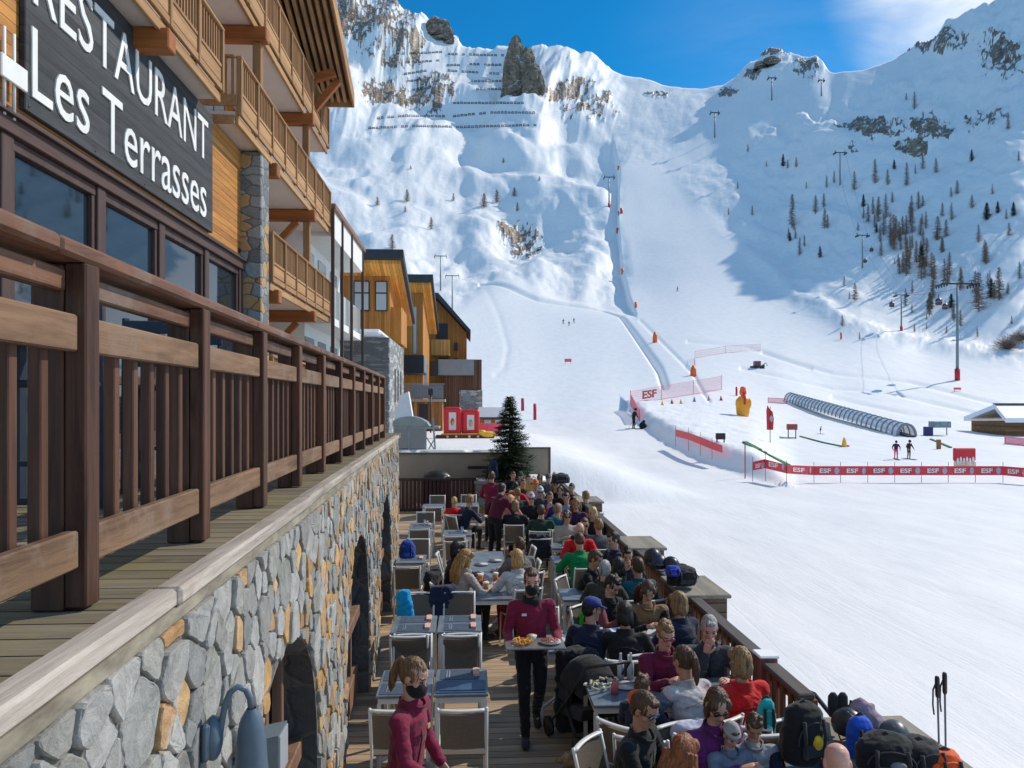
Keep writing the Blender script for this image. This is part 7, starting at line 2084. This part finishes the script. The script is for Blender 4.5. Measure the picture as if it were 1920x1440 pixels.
def gl(x, y, label, r=.033, h=.11):
    thing_at(MB().loft([((0, 0, 0), r * .8, r * .8), ((0, 0, h), r, r), ((0, 0, h - .002), r * .9, r * .9), ((0, 0, .012), r * .7, r * .7)], 14), 'drinking_glass', GLS, (x, y, .752), label, 'glass')
def bottle(x, y, label, m, h=.26, r=.034, z=.752):
    thing_at(MB().loft([((0, 0, 0), r, r), ((0, 0, h * .58), r, r), ((0, 0, h * .74), r * .42, r * .42), ((0, 0, h * .97), r * .36, r * .36), ((0, 0, h), r * .4, r * .4)], 14), 'bottle', m, (x, y, z), label, 'bottle')
def setting(x, y, where, rz=0):
    lb = ' of the ' + where
    thing_at(MB().box((-.19, -.14, 0), (.19, .14, .004)), 'placemat', MATB, (x, y, .752), 'slate blue placemat' + lb, 'placemat', 'placemats on the empty tables')
    thing_at(MB().prism([(-.03, -.09, 0), (.03, -.09, 0), (.035, .09, 0), (0, .11, 0), (-.035, .09, 0)], (0, 0, .022)), 'rolled_napkin', NAP, (x + .17, y + .02, .757), 'pink rolled napkin' + lb, 'napkin', 'napkins on the empty tables')
    thing_at(MB().box((-.006, -.10, 0), (.006, .10, .004)).box((-.030, -.10, 0), (-.020, .10, .004)), 'cutlery', mat('cutlery_steel', (.6, .6, .6), .25, .05, metallic=.9), (x - .10, y, .757), 'cutlery pair' + lb, 'cutlery', 'cutlery on the empty tables')
for x, y, w_ in ((-.68, 9.42, 'second left table, near wall seat'), (-.12, 9.42, 'second left table, near aisle seat'), (-.68, 9.78, 'second left table, far wall seat'), (-.12, 9.78, 'second left table, far aisle seat'),
                 (-.66, 7.42, 'left near table, near wall seat'), (-.66, 7.78, 'left near table, far wall seat'), (-.10, 7.78, 'left near table, far aisle seat'), (-.25, 16.3, 'left table behind the blonde girl'), (-1.02, 13.6, 'wall table with the blue bag'), (-1.06, 17.3, 'wall table with glasses')): setting(x, y, w_)
thing_at(MB().box((-.24, -.16, 0), (.24, .16, .008)).box((-.2, -.12, .009), (.22, .06, .016)), 'folded_menu', mat('menu_blue', (.035, .085, .16), .5, .2, 9), (-.08, 7.44, .752), 'dark blue folded menu lying on the left near table', 'menu')
for i, (x, y, lb) in enumerate(((.12, 12.3, 'white plate on the left of the long table'), (.46, 12.5, 'white plate on the right of the long table'), (.2, 13.0, 'white plate further along the long table'), (.45, 13.3, 'white plate at the far half of the long table'),
        (1.5, 7.35, 'white plate near the stroller on the middle right table'), (2.05, 7.4, 'white plate in front of the maroon sweater'), (2.45, 7.2, 'white plate beside the red jacket'), (1.55, 8.95, 'white plate in front of the fur vest'), (2.2, 8.95, 'white plate beside the navy jacket'),
        (1.75, 11.0, 'plate between the olive jacket and black sweater'), (2.3, 10.95, 'plate behind the teal jacket'), (2.0, 13.45, 'plate between green and red jackets'), (1.9, 14.7, 'plate in front of the woman in beige'), (1.2, 17.4, 'plate on the long far table, left'), (1.9, 17.4, 'plate on the long far table, right'), (1.55, 4.95, 'plate in front of the purple sweater'), (1.0, 8.8, 'plate on the small table beside the waiter'))):
    thing_at(plate_mb(), 'dinner_plate', PLATE, (x, y, .752), lb, 'plate', 'white plates')
h_ = heap('tmp', mat('white_paper_scraps', (.62, .58, .45), .7, .2, 20), (0, 0, 0), .17, 34, .03); h_.name = 'crumpled_napkins'; h_.location = (1.28, 7.42, .757); tag(h_, 'heap of crumpled pale napkins at the stroller end of the middle right table', 'napkins')
PLB = mat('plastic_bottle', (.55, .60, .66), .15, .05); BRB = mat('brown_bottle', (.10, .035, .012), .12, .1)
bottle(1.50, 7.56, 'left clear water bottle on the middle right table', PLB); bottle(1.60, 7.56, 'right clear water bottle on the middle right table', PLB)
bottle(2.36, 5.70, 'brown beer bottle on the bottom right table', BRB, .27)
bottle(1.37, 7.18, 'red-capped jar bottle on the middle right table', mat('pink_juice', (.55, .12, .14), .25), .16, .036)
for i, (x, y, lb) in enumerate(((1.85, 7.2, 'glass in front of the maroon sweater'), (2.33, 7.5, 'glass in front of the grey-haired man'), (2.62, 7.3, 'glass beside the rail on the middle right table'), (2.25, 9.1, 'glass beside the navy jacket'), (2.0, 11.1, 'glass on the table of the yellow collar'), (1.95, 14.75, 'glass of the woman in beige'), (1.82, 14.65, 'second glass of the woman in beige'), (-1.0, 17.45, 'glass on the wall table, left'), (-.92, 17.3, 'glass on the wall table, right'), (-.15, 16.4, 'glass on the left table behind the blonde girl'), (.95, 8.6, 'glass on the small table beside the waiter'), (1.7, 5.2, 'glass on the bottom table'))): gl(x, y, lb)
for x, y, z, rz, lb in ((1.72, 8.75, .80, .4, 'open white menu held by the dark-haired person'), (2.12, 8.95, .757, .15, 'pale blue menu under the hands of the fur vest'), (1.45, 8.95, .757, -.2, 'pale blue menu on the table beside the blue cap')):
    thing_at(MB().prism([(-.11, 0, 0), (.11, 0, 0), (.11, .14, .06), (-.11, .14, .06)], (0, -.004, .012)).prism([(-.11, 0, 0), (.11, 0, 0), (.11, -.15, .01), (-.11, -.15, .01)], (0, 0, .008)), 'menu_card', PAPER, (x, y, z), lb, 'menu', None, rz)

# ---------------------------------------------------------------- soft things: lumpy remeshed shapes
def soft(mb, name, m, pos, label, cat, vox=.014, amp=.016, sd=1, rz=0, parent=None):
    co, q = remesh(mb, vox, 2); vn = vnormals(co, q)
    co += vn * (fbm(co[:, 0] * 8 + sd, co[:, 2] * 9 + co[:, 1] * 5, 4, sd, .55, True) * amp)[:, None]
    me = np_mesh(name, co, q); me.materials.append(m)
    o = link(name, me, parent, pos, rz)
    if label: tag(o, label, cat)
    return o
def coat(x, y, z, c, label, rz=0, w_=.42, h=.85):
    mb = MB(); mb.loft([((0, 0, .02), w_ * .40, .07), ((0, 0, -.06), w_ * .52, .10), ((0, -.02, -h * .5), w_ * .50, .11), ((.0, -.03, -h * .95), w_ * .56, .12), ((0, -.03, -h), w_ * .5, .10)], 18)
    soft(mb, 'draped_coat', cloth(c), (x, y, z), label, 'coat', .016, .030, int(x * 100) % 50, rz)
coat(-.36, 10.75, .92, NVY, 'navy coat draped over the chair below the long-haired woman', .3)
coat(-.55, 11.6, .95, BLK, 'black coat draped on the left side of the long table', 1.2)
p = P(757, 1128, 10.2); coat(p.x, p.y, .98, (.0, .30, .62), 'bright cyan cloth hanging beside the stone wall', 1.4, .12, .62)
coat(1.35, 14.85, .93, (.02, .02, .028), 'dark backpack jacket hung on a chair in the middle of the crowd', 0, .44, .42)
coat(1.12, 8.0, .90, BLK, 'black coat hung on the chair beside the stroller', .2, .46, .8)
coat(1.82, 6.14, .88, (.40, .42, .55), 'pale lilac and blue jacket hung on the chair before the ponytail', 0, .36, .5)
def bag(px, py, Y, dims, c, label, name='backpack', rz=0, extra=None, z=None):
    p = P(px, py, Y); w_, d_, h = dims
    mb = MB(); mb.loft([((0, 0, -h / 2), w_ * .40, d_ * .42), ((0, 0, -h * .42), w_ * .5, d_ * .5), ((0, 0, h * .1), w_ * .5, d_ * .5), ((0, -.01, h * .38), w_ * .40, d_ * .42), ((0, -.02, h * .5), w_ * .2, d_ * .2)], 18)
    t = empty(name, p, rz); tag(t, label, 'bag' if 'bag' in name or 'pack' in name else name)
    soft(mb, 'body', cloth(c), None, None, None, .013, .016, int(px) % 40, 0, t)
    s = MB(); s.tube([(-w_ * .25, -d_ * .5, h * .3), (-w_ * .27, -d_ * .58, 0), (-w_ * .2, -d_ * .5, -h * .35)], .014, 6).tube([(w_ * .25, -d_ * .5, h * .3), (w_ * .27, -d_ * .58, 0), (w_ * .2, -d_ * .5, -h * .35)], .014, 6).tube([(-.04, 0, h * .48), (0, 0, h * .58), (.04, 0, h * .48)], .01, 6)
    s.build('straps', cloth((.03, .03, .032)), t)
    z_ = MB(); z_.tube([(w_ * .40 * math.cos(PI * i / 10), -d_ * .47, -h * .1 + h * .36 * math.sin(PI * i / 10)) for i in range(11)], .006, 5).box((-w_ * .3, -d_ * .56, -h * .34), (w_ * .3, -d_ * .46, -h * .12), 0, .015)
    z_.build('front_pocket', cloth([v * 1.8 + .012 for v in c]), t)
    if extra: MB().ell((w_ * .1, -d_ * .5, -h * .1), w_ * .14, .03, h * .13).build('patch', cloth(extra), t)
    return t
bag(1505, 1372, 5.75, (.34, .24, .42), BLK, 'large black backpack with a yellow tag leaning on the railing', 'backpack', .3, (.75, .5, .02))
bag(1437, 1345, 6.25, (.14, .12, .3), (.02, .42, .40), 'turquoise cloth bag on the railing beside the black backpack', 'cloth_bag')
bag(1612, 1385, 5.75, (.20, .16, .34), (.02, .10, .55), 'royal blue bag with a pale edge on the ledge', 'shoulder_bag', .2, (.5, .5, .52))
bag(1660, 1412, 5.45, (.40, .30, .26), BLK, 'black bag with grey straps at the front of the ledge', 'shoulder_bag', -.2, (.20, .21, .22))
bag(1722, 1418, 5.45, (.34, .26, .24), (.015, .015, .017), 'black backpack with orange trim at the right end of the ledge', 'backpack', .2, (.85, .10, .02))
bag(1770, 1432, 5.4, (.22, .2, .2), (.80, .12, .03), 'bright orange bag at the bottom right corner of the heap', 'cloth_bag')
bag(1278, 1078, 10.0, (.42, .3, .24), BLK, 'black quilted bag on the lid of the second pillar', 'shoulder_bag', .3)
bag(1051, 897, 20.9, (.5, .3, .26), (.03, .03, .035), 'dark rucksack heap hanging on the far rail by the planter', 'rucksack')
bag(1105, 1160, 9.9, (.26, .14, .42), (.05, .55, .015), 'bright lime green bag hanging on a chair behind the blue cap', 'carrier_bag')
bag(764, 1030, 12.6, (.26, .2, .28), (.01, .06, .32), 'royal blue bag standing on a chair by the stone wall', 'carrier_bag')
bag(925, 880, 24.2, (.3, .3, .55), NVY, 'dark navy rucksack standing before the fir on the planter', 'rucksack')
def helmet(px, py, Y, r, c, label, rz=0, gog=True):
    t = empty('ski_helmet', P(px, py, Y), rz); tag(t, label, 'helmet')
    sh = MB(); sh.loft([((0, 0, z * r), a * r, b_ * r) for z, a, b_ in ((-.55, .80, .98), (-.3, .92, 1.1), (.0, .94, 1.14), (.35, .86, 1.04), (.65, .66, .80), (.85, .42, .5), (.95, .15, .18))], 22)
    sh.build('shell', mat('helmet_%d' % int(px), c, .38, .08, 20), t)
    v_ = MB()
    for k in (-1, 0, 1): v_.boxc((k * .3 * r, -.35 * r, .78 * r), (.10 * r, .4 * r, .08 * r), Matrix.Rotation(.35, 3, 'X'))
    v_.tube([(-.9 * r, 0, -.5 * r), (-.5 * r, .2 * r, -1.0 * r), (.5 * r, .2 * r, -1.0 * r), (.9 * r, 0, -.5 * r)], .05 * r, 6)
    v_.build('vents_and_strap', BLACK, t)
    if gog:
        g = MB(); g.ell((0, -1.05 * r, -.1 * r), .62 * r, .2 * r, .3 * r); g.build('goggles', LENS, t)
helmet(1592, 1357, 5.95, .125, (.022, .024, .028), 'matt black ski helmet on the ledge next to the blue bag', .4)
helmet(1678, 1378, 5.75, .115, (.085, .095, .105), 'grey ribbed ski helmet upside on the right of the ledge', 0, False)
helmet(1224, 1043, 11.2 - .9, .12, (.02, .022, .026), 'black helmet at the back of the second pillar lid', .2)
helmet(1236, 1055, 10.2, .12, (.015, .03, .07), 'navy helmet with red trim on the second pillar lid', -.2)
helmet(1258, 1058, 10.1, .11, (.02, .02, .022), 'small black helmet between the navy helmet and the bag', .5)
bag(1262, 1070, 9.85, (.2, .14, .12), (.03, .05, .40), 'blue folded cap lying on the second pillar lid', 'knit_cap')
mb = MB(); mb.loft([((0, 0, -.16), .10, .07), ((0, 0, .0), .12, .09), ((-.06, 0, .12), .09, .07), ((-.12, 0, .18), .06, .05)], 16)
soft(mb, 'lilac_jacket', cloth((.30, .22, .27)), P(1632, 1362, 6.0), 'dusty lilac jacket slumped on the ledge behind the blue bag', 'jacket', .013, .02, 7)
for x, lb in ((1562, 'left'), (1580, 'right')):
    p = P(x, 1322, 6.15); g = MB(); g.loft([((0, 0, -.09), .035, .022), ((0, 0, 0), .045, .028), ((0, 0, .07), .042, .025), ((0, 0, .10), .02, .012)], 12); g.tube([(.04, 0, -.03), (.065, 0, .0), (.07, 0, .035)], .014, 6)
    thing_at(g, 'ski_glove', cloth((.03, .03, .03)), p, lb + ' dark glove standing upright on the ledge', 'glove')
# ski poles stuck in the snow, and a hose of black straps on the rail
for px, py, tilt, lb in ((1757, 1268, .035, 'left ski pole with its strap hanging, stuck in the snow'), (1771, 1261, .02, 'right and slightly taller ski pole stuck in the snow')):
    a = P(px, py, 5.95); t = empty('ski_pole', (a.x + tilt * 1.2, a.y, -.1)); tag(t, lb, 'ski pole', 'ski poles behind the ledge')
    top_ = Vector((-tilt * 1.2, 0, a.z + .1))
    MB().tube([(0, 0, 0), top_ * .9], [.006, .008], 8).build('shaft', mat('pole_alloy', (.22, .20, .20), .3, .1, metallic=.7), t)
    MB().tube([top_ * .89, top_ * .90, top_ * .985, top_], [.012, .017, .018, .014], 10).build('grip', BLACK, t)
    MB().tube([top_ * .98, top_ * .93 + Vector((-.035, 0, 0)), top_ * .85 + Vector((-.04, 0, 0)), top_ * .80 + Vector((-.032, 0, 0))], .007, 6).build('strap', BLACK, t)
    MB().loft([(top_ * .25, .045, .045), (top_ * .257, .045, .045)], 14).build('basket', BLACK, t)
thing_at(MB().tube([(-.05, .55, 0), (.02, .25, .03), (.05, 0, -.05), (.0, -.3, .05), (.04, -.55, 0)], .02, 8), 'black_strap', BLACK, P(1548, 1330, 6.35), 'black strap draped over the rail end above the backpack', 'strap')
# stroller with a child asleep inside
ST = empty('stroller', (1.20, 7.72, .001), R(18)); tag(ST, 'black stroller with raised hood parked at the end of the middle right table', 'stroller')
hd = MB()
for o_ in (0, 1):
    pass
n = 10
secs = []
for i in range(n + 1):
    a = R(10 + 150 * i / n)
    secs.append([Vector((.21 * math.cos(PI * j / 10), -.02 - .27 * math.cos(a) * 1.0, .62 + .33 * math.sin(a) * math.sin(PI * j / 10) ** .5)) for j in range(11)])
for a, b_ in zip(secs[:-1], secs[1:]): hd.add(a + b_, [(j, j + 1, 11 + j + 1, 11 + j) for j in range(10)], 0, True)
hd.build('hood', cloth((.016, .016, .018)), ST)
MB().prism([(-.21, -.30, .52), (-.21, .30, .40), (-.21, .34, .28), (-.21, -.26, .40)], (.42, 0, 0)).box((-.215, .0, .44), (-.17, .3, .62), 0, .02).box((.17, .0, .44), (.215, .3, .62), 0, .02).build('seat', cloth((.02, .022, .03)), ST)
f = MB()
for sx_ in (-1, 1):
    f.tube([(sx_ * .25, .42, .12), (sx_ * .24, .0, .50), (sx_ * .24, -.42, .98)], .014, 8).tube([(sx_ * .25, -.30, .14), (sx_ * .24, .02, .50)], .014, 8)
f.tube([(-.24, -.42, .98), (0, -.47, 1.0), (.24, -.42, .98)], .016, 8).build('frame', BLACK, ST)
for sx_ in (-1, 1):
    for y, r in ((.42, .10), (-.30, .13)):
        w_ = MB(); w_.loft([((sx_ * .25 - .02, y, r + .003), r, r), ((sx_ * .25 + .02, y, r + .003), r, r)], 20, 0, True, True, (0, 0, 1)); w_.build('wheel', BLACK, ST)
mb = MB(); mb.ell((0, .10, .70), .085, .09, .10).ell((0, .24, .62), .12, .15, .09)
soft(mb, 'bundled_child', cloth((.16, .09, .13)), (1.20, 7.72, 0), 'small child in a mauve hat bundled in the stroller', 'child', .012, .008, 3, R(18))
DG = empty('sleeping_dog', (1.22, 7.02, .0), R(70)); tag(DG, 'small tan dog lying in the shade under the right table', 'dog')
mb = MB(); mb.ell((0, 0, .12), .12, .24, .11).ell((0, .13, .13), .11, .13, .12).ell((.02, .30, .17), .075, .09, .075).ell((.03, .40, .14), .035, .06, .032).cap((.07, .22, .05), (.08, .38, .03), .03, .024).cap((-.06, .22, .05), (-.05, .38, .03), .03, .024).cap((.10, -.12, .07), (.12, .04, .035), .06, .028).cap((-.10, -.12, .07), (-.12, .04, .035), .06, .028).cap((.03, -.22, .10), (.14, -.30, .04), .025, .01).ell((.075, .28, .20), .012, .03, .05).ell((-.04, .29, .20), .012, .03, .05)
soft(mb, 'body', mat('tan_fur', (.30, .20, .11), .9, .4, 30, bump=.6, bscale=120), None, None, None, .012, .006, 9, 0, DG)

# ---------------------------------------------------------------- skiers on the snow: one figure, several poses
def skier(px, py, hpx, yaw, top, bot, label, helm, poles=True, bend=14):
    q, Y = hit(px, py); H_ = hpx * Y / FPX; s = H_ / 1.78
    hy_ = py - hpx * .92
    o, hd_, s_, Rw = person(label, px, hy_ if hy_ != HOR else hy_ + .01, yaw, 'stand', top=top, bot=bot, hair=('short', Br), arms='poles', lean=bend, s=s, det=0)
    o.location = q; o['group'] = 'skiers on the snow'
    g = MB(); g.ell((0, (.50 * math.sin(R(bend)) + .07) * s, 1.63 * s), .115 * s, .14 * s, .13 * s); g.build('helmet', cloth(helm), o)
    g = MB()
    for sx_ in (-1, 1): g.beam((sx_ * .11 * s, -.75 * s, .02), (sx_ * .11 * s, .85 * s, .02), .09 * s, .025); 
    g.build('skis', cloth((.03, .03, .035)), o)
    if poles:
        g = MB()
        for sx_ in (-1, 1): g.tube([(sx_ * .30 * s, .3 * s, .95 * s), (sx_ * .38 * s, -.25 * s, .02)], .012, 5)
        g.build('ski_poles', BLACK, o)
    return o
skier(1188, 804, 40, 70, BLK, (.015, .015, .018), 'skier in black pushing along beside the snow bank', (.02, .02, .02))
skier(1680, 861, 36, 200, (.05, .02, .06), (.75, .03, .20), 'skier in dark jacket and hot pink trousers in the ski school', (.03, .02, .05), False, 8)
skier(1704, 861, 37, 170, (.06, .02, .03), (.07, .05, .05), 'skier in dark red and brown right of the pink trousers', (.03, .02, .02), False, 8)
skier(1538, 814, 15, 120, BLK, BLK, 'tiny dark skier right of the brick-red stand', BLK, False)
skier(1270, 546, 9, 140, DGR, BLK, 'lone dot-sized skier high on the open run', BLK)
skier(1056, 607, 9, 160, BLK, BLK, 'left one of three far skiers on the run above the chalets', BLK)
skier(1067, 611, 9, 200, BLK, DGR, 'middle one of three far skiers on the run above the chalets', BLK)
skier(1076, 605, 9, 170, BRN, BLK, 'right one of three far skiers on the run above the chalets', BLK)
skier(1160, 404, 9, 180, BLK, BLK, 'far skier standing at the marker below the upper pylon', BLK)
skier(1690, 816, 14, 260, (.3, .03, .04), NVY, 'small skier in red at the tunnel mouth', REDC, False)
skier(1302, 706, 15, 180, BLK, BLK, 'skier in black beside the orange hydrant', BLK, False)
q, Y = hit(1205, 804); s = Y / FPX
mb = MB(); mb.ell((0, 0, 6 * s), 7 * s, 6 * s, 7 * s).ell((2 * s, 0, 13 * s), 3.5 * s, 3.5 * s, 4 * s).ell((5 * s, -2 * s, 3 * s), 6 * s, 4 * s, 3 * s)
soft(mb, 'person', cloth(BLK), q, 'small dark figure sitting in the snow next to the black skier', 'person', .07, .05, 3)
q, Y = hit(1583, 838); s = Y / FPX
tag(MB().loft([((0, 0, 0), 5 * s, 4 * s), ((0, 0, 9 * s), 4 * s, 3.5 * s), ((0, 0, 14 * s), 2.5 * s, 2.5 * s), ((0, 0, 18 * s), 1 * s, 1 * s)], 12).ell((7 * s, 0, 2 * s), 4 * s, 2 * s, 1.6 * s, None, 10, 6, 1).build('toy_figure', [YEL, RED], None, q), 'small yellow toy figure with a red base on the ski-school ground', 'toy figure')
